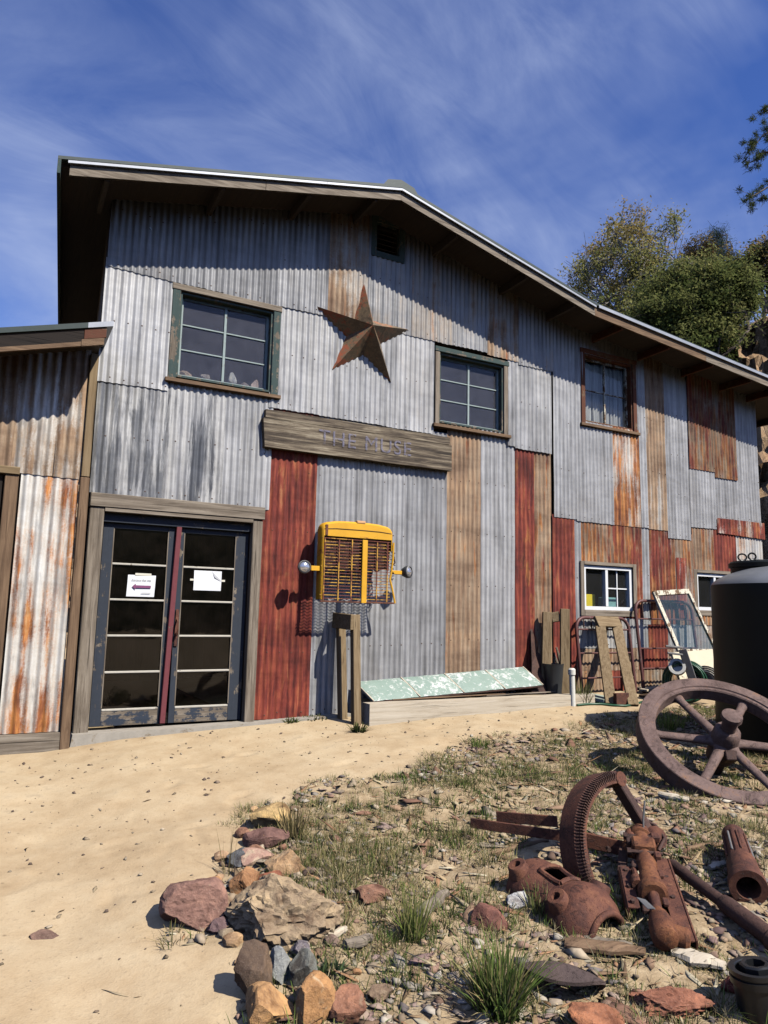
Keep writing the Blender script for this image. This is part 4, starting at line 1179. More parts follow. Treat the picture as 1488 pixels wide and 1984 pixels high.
# hood: rounded top shell
m = MB(); prof = []
sec = []
def hood_outline(k):
    """rounded rectangle outline (x,z) of the shell, open at the bottom"""
    r = 0.11
    pts = [(GX0, 1.72), (GX0, 2.40)]
    pts += [(GX0 + r - r * math.cos(a), 2.50 - 0.0 + 0.09 * math.sin(a)) for a in np.linspace(0, math.pi / 2, 6)]
    pts += [(GX0 + (GX1 - GX0) * t, 2.59 + 0.022 * math.sin(math.pi * t)) for t in np.linspace(0.2, 0.8, 7)]
    pts += [(GX1 - r + r * math.cos(a), 2.50 + 0.09 * math.sin(a)) for a in np.linspace(math.pi / 2, 0, 6)]
    pts += [(GX1, 2.30)]
    return pts
ol = hood_outline(0)
cxh, czh = (GX0 + GX1) / 2, 2.2
rings = []
for y, s in ((-0.225, 1.0), (-0.27, 1.0), (-0.31, 0.995), (-0.338, 0.975), (-0.35, 0.94)):
    rings.append([(cxh + (x - cxh) * s, y, czh + (z - czh) * (s if z > 2.3 else 1)) for x, z in ol])
vs = [p for r_ in rings for p in r_]; n = len(ol)
fs = [(j * n + i, j * n + i + 1, (j + 1) * n + i + 1, (j + 1) * n + i) for j in range(len(rings) - 1) for i in range(n - 1)]
m.add(vs, fs)
ml_ = MB(); ml_.add([(cxh + (v[0] - cxh) * 0.985, v[1] + (0.004 if v[1] < -0.3 else 0), v[2] - 0.006 * (v[2] > 2.41)) for v in vs], [tuple(reversed(f)) for f in fs])
# front brow band between the rounded edge and the slats
br = [p for p in rings[-1] if p[2] > 2.43]
lowb = [(p[0], p[1], 2.425) for p in br]
k = len(br)
m.add(br + lowb, [(i, i + 1, k + i + 1, k + i) for i in range(k - 1)])
HOOD = m.build('hood_shell', YELLOW, GR, 45)
ml_.build('hood_lining', RUSTD, HOOD, 45)
m = MB(); m.tube([(GX0 + 0.03, -0.352, 2.50), (3.3, -0.354, 2.512), (3.6, -0.354, 2.515), (3.85, -0.354, 2.512), (GX1 - 0.03, -0.352, 2.50)], 0.0035, 5); m.build('crease', RUSTD, GR)
m = MB(); m.box(3.165, 3.195, -0.357, -0.345, 2.43, 2.55, 0.002); m.build('rusty_strip', RUST, GR)
m = MB(); m.box(3.55, 3.66, -0.355, -0.30, 2.59, 2.622, 0.006); m.build('worn_badge', mat_plain('worn_badge', (0.62, 0.34, 0.16), 0.6), GR)
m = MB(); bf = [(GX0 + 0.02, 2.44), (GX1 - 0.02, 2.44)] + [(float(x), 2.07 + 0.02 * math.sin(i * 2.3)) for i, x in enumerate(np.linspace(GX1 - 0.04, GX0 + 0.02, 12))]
m.prism(bf, 'y', -0.315, -0.31); m.build('shade_plate', RUSTD, GR)  # dark plate added to deepen the hood's shade behind the upper slats
# slats
zs = np.linspace(1.735, 2.40, 20)
sm = MB(); sm.box(GX0 + 0.012, GX1 - 0.03, -0.341, -0.333, -0.0038, 0.0038)
sme = sm.mesh('slat', OFF[GR.name]); sme.materials.append(YELLOWR)
for i, z in enumerate(zs):
    o = link('slat', sme, GR); o.location = (0, 0.0, float(z)); o['k'] = i
    if z < 2.0: o.scale = (1.0 + 0.06 * (2.0 - z), 1, 1)
    o.rotation_euler = (0, float(rng.normal(0, 0.003)), 0)
for x, w in ((3.165, .012), (3.34, .013), (3.50, .013), (3.82, .013), (3.955, .014)):
    m = MB(); m.box(x - w / 2, x + w / 2, -0.352, -0.3445, 1.71, 2.40, 0.002); m.build('upright', YELLOWR, GR)
m = MB(); m.box(3.625, 3.69, -0.362, -0.3445, 1.69, 2.405, 0.004); m.build('centre_bar', YELLOW, GR)
m = MB(); m.box(GX0 + 0.005, GX1 + 0.03, -0.35, -0.325, 1.69, 1.71, 0.003); m.build('bottom_rail', RUST, GR)
# bent right edge strip and torn screen
m = MB(); m.tube([(4.035, -0.34, 2.40), (4.03, -0.34, 2.2), (4.015, -0.335, 2.05), (4.0, -0.335, 1.97), (4.03, -0.34, 1.86), (4.065, -0.345, 1.70)], 0.011, 6); m.build('bent_edge', YELLOW, GR)
m = MB()
for k_ in range(9):
    z = 1.98 + 0.045 * k_
    m.tube([(4.0, -0.335, z), (4.035, -0.33 - 0.02 * random.random(), z - 0.012), (4.05 + 0.03 * random.random(), -0.31, z + random.uniform(-.03, .03))], 0.006, 5)
m.tube([(4.03, -0.32, 2.37), (4.05, -0.32, 2.25), (4.075, -0.31, 2.17), (4.03, -0.31, 2.12), (4.03, -0.3, 1.98)], 0.009, 5)
m.build('torn_screen', RUSTD, GR)
def lamp(c, d, lab=None):
    d = Vector(d).normalized(); c = Vector(c)
    m = MB(); m.lathe(c + d * 0.02, c - d * 0.10, [(0, .067), (.12, .074), (.3, .072), (.7, .05), (1, .012)], 20); L = m.build('headlamp', DARKMETAL, GR, 40)
    m = MB(); m.lathe(c + d * 0.018, c + d * 0.042, [(0, .060), (.4, .050), (.8, .028), (1, .004)], 20); m.build('lens', CHROME, L, 40)
    m = MB(); m.lathe(c + d * 0.012, c + d * 0.03, [(0, .068), (0.5, .072), (1, .064)], 20, False); m.build('bezel', GREYIRON, L, 40)
lamp((2.935, -0.33, 2.065), (-0.10, -1, 0.1)); lamp((4.25, -0.31, 2.07), (0.55, -0.9, 0.06))
m = MB(); m.box(3.02, 3.122, -0.325, -0.27, 2.03, 2.085, 0.004); m.build('lamp_bracket', YELLOW, GR)
m = MB(); m.box(4.035, 4.17, -0.315, -0.27, 2.035, 2.08, 0.004); m.build('lamp_bracket', YELLOW, GR)
for xa in (3.2, 3.9):
    m = MB(); m.box(xa, xa + 0.05, -0.25, -0.035, 2.48, 2.52); m.build('hanging_bracket', DARKMETAL, GR)

# curtains, curios and boxes behind the upstairs and downstairs panes
CU = thing('curtain', 'white net curtain drawn behind the red-brown framed upstairs window', 'curtain', (7.82, 0.13, 4.42))
m = MB(); vs = []; nx_ = 70
for i in range(nx_ + 1):
    x = 7.37 + 0.90 * i / nx_
    y = 0.13 + 0.018 * math.sin(i * 1.35) + 0.008 * math.sin(i * 0.43)
    vs += [(x, y, 4.42), (x, y * 0.9 + 0.012, 4.95), (x, y * 0.6 + 0.05, 5.40)]
fs = []
for i in range(nx_):
    for k_ in range(2): fs.append((i * 3 + k_, i * 3 + 3 + k_, i * 3 + 4 + k_, i * 3 + 1 + k_))
m.add(vs, fs).build('fabric', CURT, CU, 80)
def rock_mesh(sx, sy, sz, seed, sub=3, planes=14, rough=0.05, flat=0.0):
    r = random.Random(seed)
    bm = bmesh.new(); bmesh.ops.create_icosphere(bm, subdivisions=sub, radius=1)
    pl = []
    for k in range(planes):
        n = Vector((r.gauss(0, 1), r.gauss(0, 1), r.gauss(0, 1))).normalized(); pl.append((n, r.uniform(0.52, 0.86)))
    so_ = Vector((seed * 3.1, seed * 1.7, 0))
    for v in bm.verts:
        p = v.co.copy()
        for n, d in pl:
            e = p.dot(n) - d
            if e > 0: p -= n * e
        p *= 1.0 / 0.74
        nn = mnoise.fractal(p * 2.2 + so_, 0.9, 2.0, 4)
        n2 = abs(mnoise.noise(p * 5 + so_)) + 0.5 * abs(mnoise.noise(p * 11 + so_))
        p += v.co.normalized() * (nn * rough * 1.2 - n2 * rough * 1.5)
        v.co = p
    lo_ = [min(v.co[k] for v in bm.verts) for k in range(3)]; hi_ = [max(v.co[k] for v in bm.verts) for k in range(3)]
    for v in bm.verts:
        v.co = Vector([((v.co[k] - lo_[k]) / (hi_[k] - lo_[k]) * 2 - 1) * (sx, sy, sz)[k] for k in range(3)])
    return bm
def rock_obj(name, label, cat, loc, size, tint, seed, rot=(0, 0, 0), pale=0.3, sub=4, planes=14, rough=0.06, mat=None, group=None, sharp=20):
    bm = rock_mesh(size[0] / 2, size[1] / 2, size[2] / 2, seed, sub, planes, rough)
    me = bpy.data.meshes.new(name); bm.to_mesh(me); bm.free()
    me.shade_smooth(); me.set_sharp_from_angle(angle=rad(sharp))
    me.materials.append(mat or ROCK)
    o = link(name, me); o.location = loc; o.rotation_euler = rot
    o['tint'] = [float(c) * 0.85 for c in tint]; o['pale'] = float(pale)
    return tag(o, label, cat, group)
for i, (x, sx, sz, tint, lab) in enumerate(((1.63, .17, .11, (.48, .36, .27), 'tan rock on the sill behind the left upstairs window'), (1.87, .17, .12, (.52, .46, .42), 'pale slanted rock left of the middle bar behind the left upstairs window'),
        (2.17, .11, .19, (.60, .60, .60), 'upright white crystal behind the left upstairs window'), (2.32, .13, .10, (.40, .34, .32), 'low grey stone right of the white crystal upstairs'), (2.44, .12, .15, (.55, .42, .38), 'pinkish rock at the right end of the upstairs sill'))):
    rock_obj('display_rock', lab, 'rock', (x, 0.15, 4.075 + sz / 2), (sx, .09, sz), tint, 60 + i, (0, 0, i), 0.5, 3)
m = MB(); m.box(OPEN['w1'][0] + .002, OPEN['w1'][1] - .002, 0.147, 0.26, 4.03, 4.076); m.build('inner_shelf', W['brownx'], BARN)
m = MB(); m.box(OPEN['w4'][0] - .1, OPEN['w4'][1] + .1, 0.152, 0.40, 1.64, 1.735); m.build('inner_shelf', W['brownx'], BARN)
m = MB(); m.box(7.39, 7.665, 0.17, 0.30, 1.737, 1.915, 0.004)
tag(m.build('yellow_box', mat_plain('yellow_card', (0.80, 0.62, 0.03), 0.6), None), 'bright yellow box inside the lower white framed window', 'box')
m = MB(); m.box(7.83, 8.13, 0.17, 0.28, 1.737, 1.88, 0.004)
tag(m.build('teal_box', mat_plain('teal_card', (0.24, 0.46, 0.46), 0.6, 0, 0.4, 22), None), 'pale teal box inside the lower white framed window', 'box')

# ================================================================== LEANING AGAINST / STANDING BEFORE THE FRONT
def P3(px, py, y): return on_y(px, py, y)
def gnd(x, y): return float(zg(np.array([x]), np.array([y]))[0])
def plank_between(a, b, w, t, across, bev=0.005):
    """board from a to b, wide along 'across'"""
    a = Vector(a); b = Vector(b); d = (b - a).normalized(); ac = Vector(across); ac = (ac - d * ac.dot(d)).normalized()
    m = MB(); m.bar(a, b, t, w, ac, bev); return m
# -- low timber edging with a ledge of dirt behind it
BEAM = thing('edging_timber', 'long pale timber beam edging the ledge below the green panel', 'timber beam', (5.2, -0.55, 0.40))
m = warped_plank(3.63, 6.86, 0.30, 0.615, -0.62, -0.46, 20, 0.008, 7)
m.build('beam', W['palex'], BEAM)
mb = MB(); vs = []; fs = []
nxl, nyl = 50, 8
for j in range(nyl + 1):
    for i in range(nxl + 1):
        x = 3.66 + 3.2 * i / nxl; y = -0.462 + 0.45 * j / nyl
        vs.append((x, y, 0.585 + 0.03 * mnoise.noise(Vector((x * 3, y * 5, 2))) + (0.0 if 0 < i < nxl else -0.2)))
for j in range(nyl):
    for i in range(nxl): fs.append((j * (nxl + 1) + i, j * (nxl + 1) + i + 1, (j + 1) * (nxl + 1) + i + 1, (j + 1) * (nxl + 1) + i))
tag(mb.add(vs, fs).build('dirt_ledge', GROUND, None, 60), 'strip of dirt behind the pale edging timber', kind='structure')
for i, (xa, xb, y, z, mt) in enumerate(((5.3, 6.5, -0.42, 0.625, 'greyx'), (4.0, 5.6, -0.45, 0.628, 'brownx'))):
    m = MB(); m.bar((xa, y, z), (xb, y + 0.05, z + 0.01), 0.03, 0.012, (0, 0, 1), 0.002)
    tag(m.build('lath', W[mt], None), ['thin grey lath lying on the edging timber right of the green panel middle', 'thin brown lath lying on the edging timber left end'][i], 'lath', 'laths on the edging timber')
# -- green embossed panel
def mat_greenpanel():
    t = NT('flaking_green_paint'); v = t.coord()
    n = t.noise(v, 13, 9, 0.74, 1.2); f = t.noise(v, 3, 5, 0.6)
    c = t.mix(t.noise(v, 12, 6, 0.7), (0.19, 0.265, 0.215), (0.29, 0.36, 0.30))
    c = t.mix(t.step(t.math('ADD', t.math('MULTIPLY', n, 0.7), t.math('MULTIPLY', f, 0.3)), 0.51, 0.55), c, (0.56, 0.57, 0.52))
    c = t.mix(t.math('MULTIPLY', t.step(t.noise(v, 20, 6, 0.7), 0.62, 0.7), 0.6), c, (0.22, 0.20, 0.15))
    t.pbr(c, 0.6, 0, t.bump(n, 0.5, 0.012), 0.35)
    return t.m
GREENP = mat_greenpanel()
tl, tr = Vector((3.69, -0.10, 0.80)), Vector((6.13, -0.09, 0.93)); bl, br_ = Vector((3.78, -0.40, 0.615)), Vector((6.24, -0.36, 0.72))
GP = thing('green_panel', 'long leaning panel of flaking pale green paint in four embossed squares', 'panel', (4.9, -0.3, 0.62))
def bil(u, v): return (bl * (1 - u) + br_ * u) * (1 - v) + (tl * (1 - u) + tr * u) * v
nrm = (br_ - bl).cross(tl - bl).normalized()
for k in range(4):
    u0, u1 = k / 4 + 0.004, (k + 1) / 4 - 0.004
    m = MB(); n = 16; vs = []
    for j in range(9):
        for i in range(n + 1):
            u, v = u0 + (u1 - u0) * i / n, j / 8
            e = min(i, n - i, 2) / 2; e2 = min(j, 8 - j, 1)
            h = 0.012 * e * e2 + 0.006 * mnoise.noise(Vector((u * 22, v * 5, 4))) + 0.012 * math.sin(v * math.pi)
            vs.append(bil(u, v) + nrm * h)
    fs = [(j * (n + 1) + i, j * (n + 1) + i + 1, (j + 1) * (n + 1) + i + 1, (j + 1) * (n + 1) + i) for j in range(8) for i in range(n)]
    m.add(vs, fs).build('embossed_square', GREENP, GP, 50)
m = MB()
for k in range(5):
    u = min(max(k / 4, 0.004), 0.996); m.bar(bil(u, 0) - nrm * 0.004, bil(u, 1) - nrm * 0.004, 0.016, 0.03, nrm, 0.002)
m.build('seam_strip', W['palex'], GP)['kind'] = 'stuff'
m = MB(); m.bar(bil(0, 0.02) - nrm * 0.02, bil(1, 0.02) - nrm * 0.02, 0.03, 0.02, nrm); m.build('bottom_lip', RUSTD, GP)
# -- three lumber frames
def lumber_frame(lab, F1, F2, T1, T2, w, t, side, mat):
    F1, F2, T1, T2 = map(Vector, (F1, F2, T1, T2))
    c = (F1 + F2) / 2
    th = thing('lumber_frame', lab, 'wooden frame', tuple(c), 'lumber frames leaning on the front wall')
    across = (F2 - F1)
    up = ((T1 - F1) + (T2 - F2)).normalized()
    e = (T2 - T1).normalized()
    drop = up * 0.155 if side == 'cap' else Vector((0, 0, 0))
    for a, b in ((F1, T1), (F2, T2)):
        plank_between(a, b - drop, w, t, across).build('leg', W[mat], th)
    if side == 'cap': plank_between(T1 - up * 0.075 - e * w * 0.5, T2 - up * 0.075 + e * w * 0.5, 0.158, t, up).build('top_board', W['lumberx'], th)
    elif side == 'between': plank_between(T1 - up * 0.085 + e * (w * 0.5 + 0.002), T2 - up * 0.085 - e * (w * 0.5 + 0.002), 0.13, t * 0.7, up).build('top_board', W['lumberx'], th)
    else:
        fr_ = e.cross(up).normalized()
        if fr_.dot(Vector(CAM) - T1) < 0: fr_ = -fr_
        o_ = fr_ * (t / 2 + 0.022) - up * 0.08
        plank_between(T1 - e * 0.045 + o_, T2 + e * 0.045 + o_, 0.17, 0.04, up).build('top_board', W['lumberx'], th)
    return th
f1 = (3.50, -0.22, 0.40); f2 = tuple(gp(690, 1403) - Vector((0, 0, 0.02)))
lumber_frame('narrow lumber frame standing below the yellow grille', f1, f2, P3(660, 1188, -0.14), P3(688, 1191, -0.44), 0.075, 0.09, None, 'lumberz')
def gy(px, py, z):
    d = ray(px, py); t = (z - CAM[2]) / d[2]; return Vector(CAM + d * t)
g1 = gy(1057, 1343, 0.60); g2 = gy(1094, 1347, 0.58)
lumber_frame('upright lumber frame with broad posts left of the lower white window', g1, g2, P3(1060, 1186, g1.y + .08), P3(1094, 1180, g2.y + .06), 0.12, 0.075, 'between', 'lumberz')
g1 = gy(1183, 1364, 0.50); g2 = gy(1227, 1367, 0.49)
lumber_frame('slanting lumber frame leaning below the lower white window', g1, g2, P3(1160, 1196, -0.19), P3(1192, 1197, -0.17), 0.135, 0.05, 'cap', 'lumberz')
# -- white standpipe
p = gp(1110, 1367)
PV = thing('standpipe', 'short white plastic standpipe with cap at the end of the edging timber', 'pipe', tuple(p))
m = MB(); m.cyl(p - Vector((0, 0, .1)), p + Vector((-0.01, 0, 0.40)), 0.035, n=14); m.build('pipe', PVC, PV, 40)
m = MB(); m.lathe(p + Vector((-0.01, 0, .38)), p + Vector((-0.011, 0, .46)), [(0, .046), (.8, .046), (1, .03)], 14); m.build('cap', PVC, PV, 40)
# -- driftwood and scrap between
m = MB()
for k in range(4):
    a = Vector((6.66 + 0.03 * k, -0.12, 0.60)); pts = [a + Vector((0.06 * math.sin(t * 3 + k) - 0.02 * k, -0.05 + 0.05 * t, 0.58 * t * (1 - 0.12 * k))) for t in np.linspace(0, 1, 8)]
    m.tube(pts, [0.035 - 0.003 * i for i in range(8)], 7)
tag(m.build('driftwood', W['greyz'], None, 50), 'twisted pale driftwood standing between the upright frame posts', 'driftwood')
DS = thing('scrap_sheet', 'dark pointed scrap iron leaning on the red sheet beside the upright frame', 'scrap metal', (6.35, -0.25, 0.6))
m = MB(); m.add([(6.08, -0.32, 0.62), (6.5, -0.28, 0.6), (6.5, -0.10, 1.02), (6.40, -0.06, 1.12), (6.33, -0.04, 1.42), (6.30, -0.045, 1.40), (6.22, -0.16, 0.98)], [(0, 1, 2, 3, 4, 5, 6)])
m.add([(6.08, -0.30, 0.62), (6.5, -0.26, 0.6), (6.5, -0.08, 1.02), (6.40, -0.04, 1.12), (6.33, -0.02, 1.42), (6.30, -0.025, 1.40), (6.22, -0.14, 0.98)], [(6, 5, 4, 3, 2, 1, 0)])
m.build('iron_sheet', RUSTD, DS)
m = MB(); m.lathe((6.46, -0.30, 0.6), (6.46, -0.30, 0.98), [(0, .10), (.95, .13), (1, .138), (1.0, .12), (.1, .09)], 18, False)
tag(m.build('dark_bucket', DARKMETAL, None, 40), 'dark metal bucket half hidden behind the upright lumber frame', 'bucket')
# -- iron bedsteads
def bedstead(lab, xl, xr, zt_, z0, yb, yt, rods, rails, sag=0):
    th = thing('iron_bedstead', lab, 'bed frame', ((xl + xr) / 2, yb, z0), 'old iron bed ends leaning on the front wall')
    def Y(z): return yb + (yt - yb) * (z - z0) / (zt_ - z0)
    r = 0.16
    pts = [(xl, Y(z), z) for z in np.linspace(z0, zt_ - r, 6)]
    pts += [(xl + r - r * math.cos(a), Y(zt_ - r + r * math.sin(a)), zt_ - r + r * math.sin(a)) for a in np.linspace(0.2, math.pi / 2, 6)]
    pts += [(xr - r + r * math.sin(a), Y(zt_ - r + r * math.cos(a)), zt_ - r + r * math.cos(a)) for a in np.linspace(0, math.pi / 2, 6)]
    pts += [(xr, Y(z), z) for z in np.linspace(zt_ - r, z0, 6)][1:]
    m = MB(); m.tube(pts, 0.024, 9); m.build('pipe_hoop', PIPERED, th, 60)
    for z in rails:
        m = MB(); m.cyl((xl, Y(z), z), (xr, Y(z), z), 0.012, n=8); m.build('rail', PIPERED, th, 60)
    for k in range(rods):
        x = xl + (xr - xl) * (k + 1) / (rods + 1)
        m = MB(); m.cyl((x, Y(rails[-1]), rails[-1]), (x, Y(zt_ - 0.01), zt_ - 0.01), 0.009, n=7); m.build('rod', RUSTD, th, 60)
bedstead('left iron bed end with curved pipe behind the slanting frame', 7.03, 8.02, 1.58, 0.53, -0.22, -0.10, 6, (1.1, 0.77, 1.42))
bedstead('right iron bed end with curved pipe behind the leaning glazed sash', 8.16, 9.35, 1.84, 0.53, -0.24, -0.10, 7, (1.16, 0.88, 1.58))
# -- leaning glazed sash
SA = thing('glazed_sash', 'old glazed sash with flaking white paint leaning on the right bed end', 'window sash', (9.1, -0.5, 0.9))
c4 = [P3(1268, 1150, -0.20), P3(1333, 1146, -0.20), P3(1388, 1262, -0.50), P3(1316, 1262, -0.50)]
for a, b, w, mt in ((c4[0], c4[1], 0.075, 'whitez'), (c4[1], c4[2], 0.05, 'whitez'), (c4[2], c4[3], 0.06, 'whitez'), (c4[3], c4[0], 0.065, 'whitez')):
    d = (b - a).normalized() * 0.02
    plank_between(a - d, b + d, w, 0.04, (c4[1] - c4[0]).cross(c4[3] - c4[0]).cross(b - a), 0.003).build('sash_rail', W[mt], SA)
m = MB(); nn = (c4[1] - c4[0]).cross(c4[3] - c4[0]).normalized() * 0.003
m.add([p_ + nn for p_ in c4] + [p_ - nn for p_ in c4], [(0, 1, 2, 3), (7, 6, 5, 4)]); m.build('pane', GLASSG, SA)
# -- beige cabinet door and grey strap arm, hose reel
BE = thing('beige_panel', 'chipped beige enamel panel behind the green hose coil', 'panel', (9.6, -0.7, 0.5))
q = [P3(1300, 1266, -0.62), P3(1398, 1258, -0.62), P3(1402, 1325, -0.86), P3(1318, 1325, -0.86)]
nn = (q[1] - q[0]).cross(q[3] - q[0]).normalized() * 0.02
m = MB(); m.add([p_ + nn for p_ in q] + [p_ - nn for p_ in q], [(0, 1, 2, 3), (7, 6, 5, 4), (0, 4, 5, 1), (1, 5, 6, 2), (2, 6, 7, 3), (3, 7, 4, 0)]); m.build('enamel_sheet', BEIGE, BE)
m = MB(); m.bar(q[0] + nn * 1.6, q[1] + nn * 1.6, 0.02, 0.05, (0, 0, 1)); m.build('rolled_edge', BEIGE, BE)
HRc = gp(1335, 1350) + Vector((0, 0, 0.27))
HRc = at_depth(1338, 1322, 9.7)
HZ0 = gnd(HRc.x, HRc.y)
HR = thing('hose_reel', 'green garden hose coil on a grey iron reel beside the black tank', 'hose reel', (HRc.x, HRc.y, HZ0))
tocam = -FWD
rc = Vector((HRc.x, HRc.y, HZ0 + 0.28))
ax = (tocam * 0.9 - RIGHT * 0.45).normalized(); ux = ax.cross(Vector((0, 0, 1))).normalized(); uz = Vector((0, 0, 1))
m = MB()
for k in range(11):
    rr = 0.19 + 0.025 * (k % 4); dd = -0.12 + 0.024 * k
    m.tube([rc - RIGHT * 0.07 + ax * (dd + 0.01 * math.sin(a * 3 + k)) + (ux * math.cos(a) + uz * math.sin(a)) * (rr + 0.008 * math.sin(2 * a + k)) for a in np.linspace(0, 2 * math.pi, 26)[:-1]], 0.014, 7, True)
m.build('hose_coil', GREENH, HR, 60)['kind'] = 'stuff'
m = MB()
for k in range(4):
    dd = 0.02 + 0.05 * k
    m.tube([rc + RIGHT * 0.20 + ax * dd + (ux * math.cos(a) + uz * math.sin(a)) * (0.20 - 0.02 * k) for a in np.linspace(0, 2 * math.pi, 26)[:-1]], 0.011, 7, True)
m.build('reel_hoop', DARKMETAL, HR, 60)['kind'] = 'stuff'
m = MB(); m.lathe(rc + RIGHT * 0.17 + ax * 0.10, rc + RIGHT * 0.17 + ax * 0.13, [(0, .15), (0, .16), (1, .16), (1, .11), (0.3, .06)], 18); m.build('reel_disc', GREYIRON, HR, 40)
m = MB(); m.lathe(rc - RIGHT * 0.16 + uz * 0.17 + ax * 0.02, rc - RIGHT * 0.16 + uz * 0.2 + ax * 0.13, [(0, .10), (.4, .11), (1, .105), (1.0, .07), (.5, .06)], 18); m.build('white_drum', PVC, HR, 40)
armb = rc + RIGHT * 0.10 + ax * 0.16 - uz * 0.16; armt = at_depth(1322, 1258, 9.55)
m = MB(); m.bar(armb, armt, 0.10, 0.03, ax, 0.004); m.build('strap_arm', GREYIRON, HR)
hd = at_depth(1290, 1252, 9.55)
m = MB(); m.cyl(armt + uz * 0.02, hd, 0.016, n=9); m.cyl(armt - uz * 0.07, hd - uz * 0.085 + RIGHT * 0.02, 0.014, n=9); m.build('handle_bars', GREYIRON, HR, 40)
# -- boards on the ground, paving slab, black hose
for i, (a, b, w, z, mt, lab) in enumerate((((1238, 1338), (1318, 1322), 0.2, 0.03, 'greyx', 'widest grey board lying on the ground left of the hose reel'), ((1246, 1346), (1312, 1333), 0.12, 0.06, 'palex', 'pale narrow board on top of the grey board left of the hose reel'), ((1244, 1352), (1300, 1346), 0.11, 0.02, 'brownx', 'brown board lying nearest the flywheel left of the hose reel'))):
    A = gp(*a); B = gp(*b)
    A.z = gnd(A.x, A.y) + z; B.z = gnd(B.x, B.y) + z
    m = MB(); m.bar(A, B, w, 0.03, (0, 0, 1), 0.004); tag(m.build('loose_board', W[mt], None), lab, 'board', 'loose boards by the reel')
A = gp(1133, 1352); B = gp(1183, 1362)
m = MB(); m.bar(A + Vector((0, 0, .03)), B + Vector((0, 0, .03)), 0.30, 0.05, (0, 0, 1), 0.006); tag(m.build('flat_slab', mat_plain('pale_slab', (0.36, 0.40, 0.32), 0.85, 0, .2), None), 'pale flat slab lying between the standpipe and the slanting frame', 'slab')
pts = []
for px, py in ((1118, 1368), (1140, 1367), (1165, 1366), (1190, 1368), (1212, 1369), (1232, 1366), (1246, 1362), (1258, 1366), (1275, 1372)):
    p = gp(px, py); p.z = gnd(p.x, p.y) + 0.015; pts.append(p)
m = MB(); m.tube(pts, 0.016, 7); tag(m.build('garden_hose', GREENH, None, 60), 'dark green garden hose running along the ground by the slanting frame', 'hose')
p = gp(1205, 1366); m = MB(); m.box(p.x - .12, p.x + .1, p.y - .03, p.y + .03, p.z, p.z + 0.15, 0.004); tag(m.build('rusty_block', RUST, None), 'rusty iron block between the feet of the slanting frame', 'iron block')

# ================================================================== WATER TANK
TC = Vector((CAM[0] + 8.6 * math.sin(rad(57.2)), CAM[1] + 8.6 * math.cos(rad(57.2)), 0)); TR = 0.74; TC.z = gnd(TC.x, TC.y) - 0.03
TK = thing('water_tank', 'large black plastic water tank standing behind the flywheel', 'water tank', tuple(TC))
m = MB()
prof = [(0.0, 1.0), (0.02, 1.01)]
for k in range(1, 15): prof.append((k / 15 * 0.80, 1.0 + 0.004 * (k % 2)))
prof = [(t_ * 1.085, r_) for t_, r_ in prof] + [(0.872, 1.0), (0.8801, 0.994)]
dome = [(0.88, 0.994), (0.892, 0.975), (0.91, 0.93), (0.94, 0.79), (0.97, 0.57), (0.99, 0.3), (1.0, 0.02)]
H = 1.87
m.lathe(TC, TC + Vector((0, 0, H)), [(t_, r_ * TR) for t_, r_ in prof], 96, True)
# shallow vertical flutes on the wall
m.v = [(v[0], v[1], v[2]) for v in m.v]
m.build('shell', TANKM, TK, 25)
m = MB(); m.lathe(TC, TC + Vector((0, 0, H)), [(t_, r_ * TR) for t_, r_ in dome], 96, False); m.build('dome', mat_plain('sunlit_black_plastic', (0.17, 0.175, 0.18), 0.38, 0, 0.35, 4, 0.6, 0.05), TK, 25)  # sun glare put into the dome's colour, paler than the shell
mc = TC - RIGHT * 0.20 + FWD * 0.16 + Vector((0, 0, 1.63))
m = MB(); m.lathe(mc, mc + Vector((0, 0, 0.27)), [(0, .29), (.74, .29), (.76, .31), (.92, .31), (1, .285), (1.0, .02)], 40); m.build('manway_lid', TANKM, TK, 30)
lz = mc.z + 0.355
m = MB(); c0 = mc - RIGHT * 0.14 + Vector((0, 0, 0.28))
m.tube([c0 + RIGHT * (0.045 * math.cos(a) - 0.05) + Vector((0, 0, 0.035 + 0.035 * math.sin(a))) for a in np.linspace(0, 2 * math.pi, 17)[:-1]], 0.009, 6, True)
m.tube([c0 + RIGHT * (0.04 * math.cos(a) + 0.05) - FWD * .01 + Vector((0, 0, 0.045 + 0.035 * math.sin(a))) for a in np.linspace(0, 2 * math.pi, 17)[:-1]], 0.010, 6, True)
m.tube([c0 + RIGHT * 0.05 + Vector((0, 0, .012)), c0 + RIGHT * 0.2 + Vector((0, 0, .01)), c0 + RIGHT * 0.42 + Vector((0, 0, .01))], 0.008, 6)
m.build('lid_strap', BLACKP, TK, 60)

# ================================================================== FLYWHEEL
wc = Vector((5.60, -3.44, 0.565)); wn = Vector((-0.29, -0.517, 0.806)).normalized(); WR = 0.715
FW = thing('flywheel', 'big rusty six spoked cast iron flywheel tilted on the ground at the right', 'flywheel', (wc.x, wc.y, gnd(wc.x, wc.y)))
wx_ = Vector((0, 0, -1)); wx_ = (wx_ - wn * wx_.dot(wn)).normalized(); wy_ = wn.cross(wx_)
def wp(r, ang, h): return wc + (wx_ * math.cos(ang) + wy_ * math.sin(ang)) * r + wn * h
m = MB()
T = 0.075
sect = [(WR, -T), (WR, T - .006), (WR - .006, T), (WR - 0.105, T), (WR - 0.112, T - .012), (WR - 0.135, T - 0.012), (WR - 0.145, T - .022), (WR - 0.15, -T * 0.6), (WR - 0.12, -T)]
N = 96; vs = []
for k in range(N):
    a = 2 * math.pi * k / N
    for r, h in sect: vs.append(wp(r, a, h))
ns = len(sect)
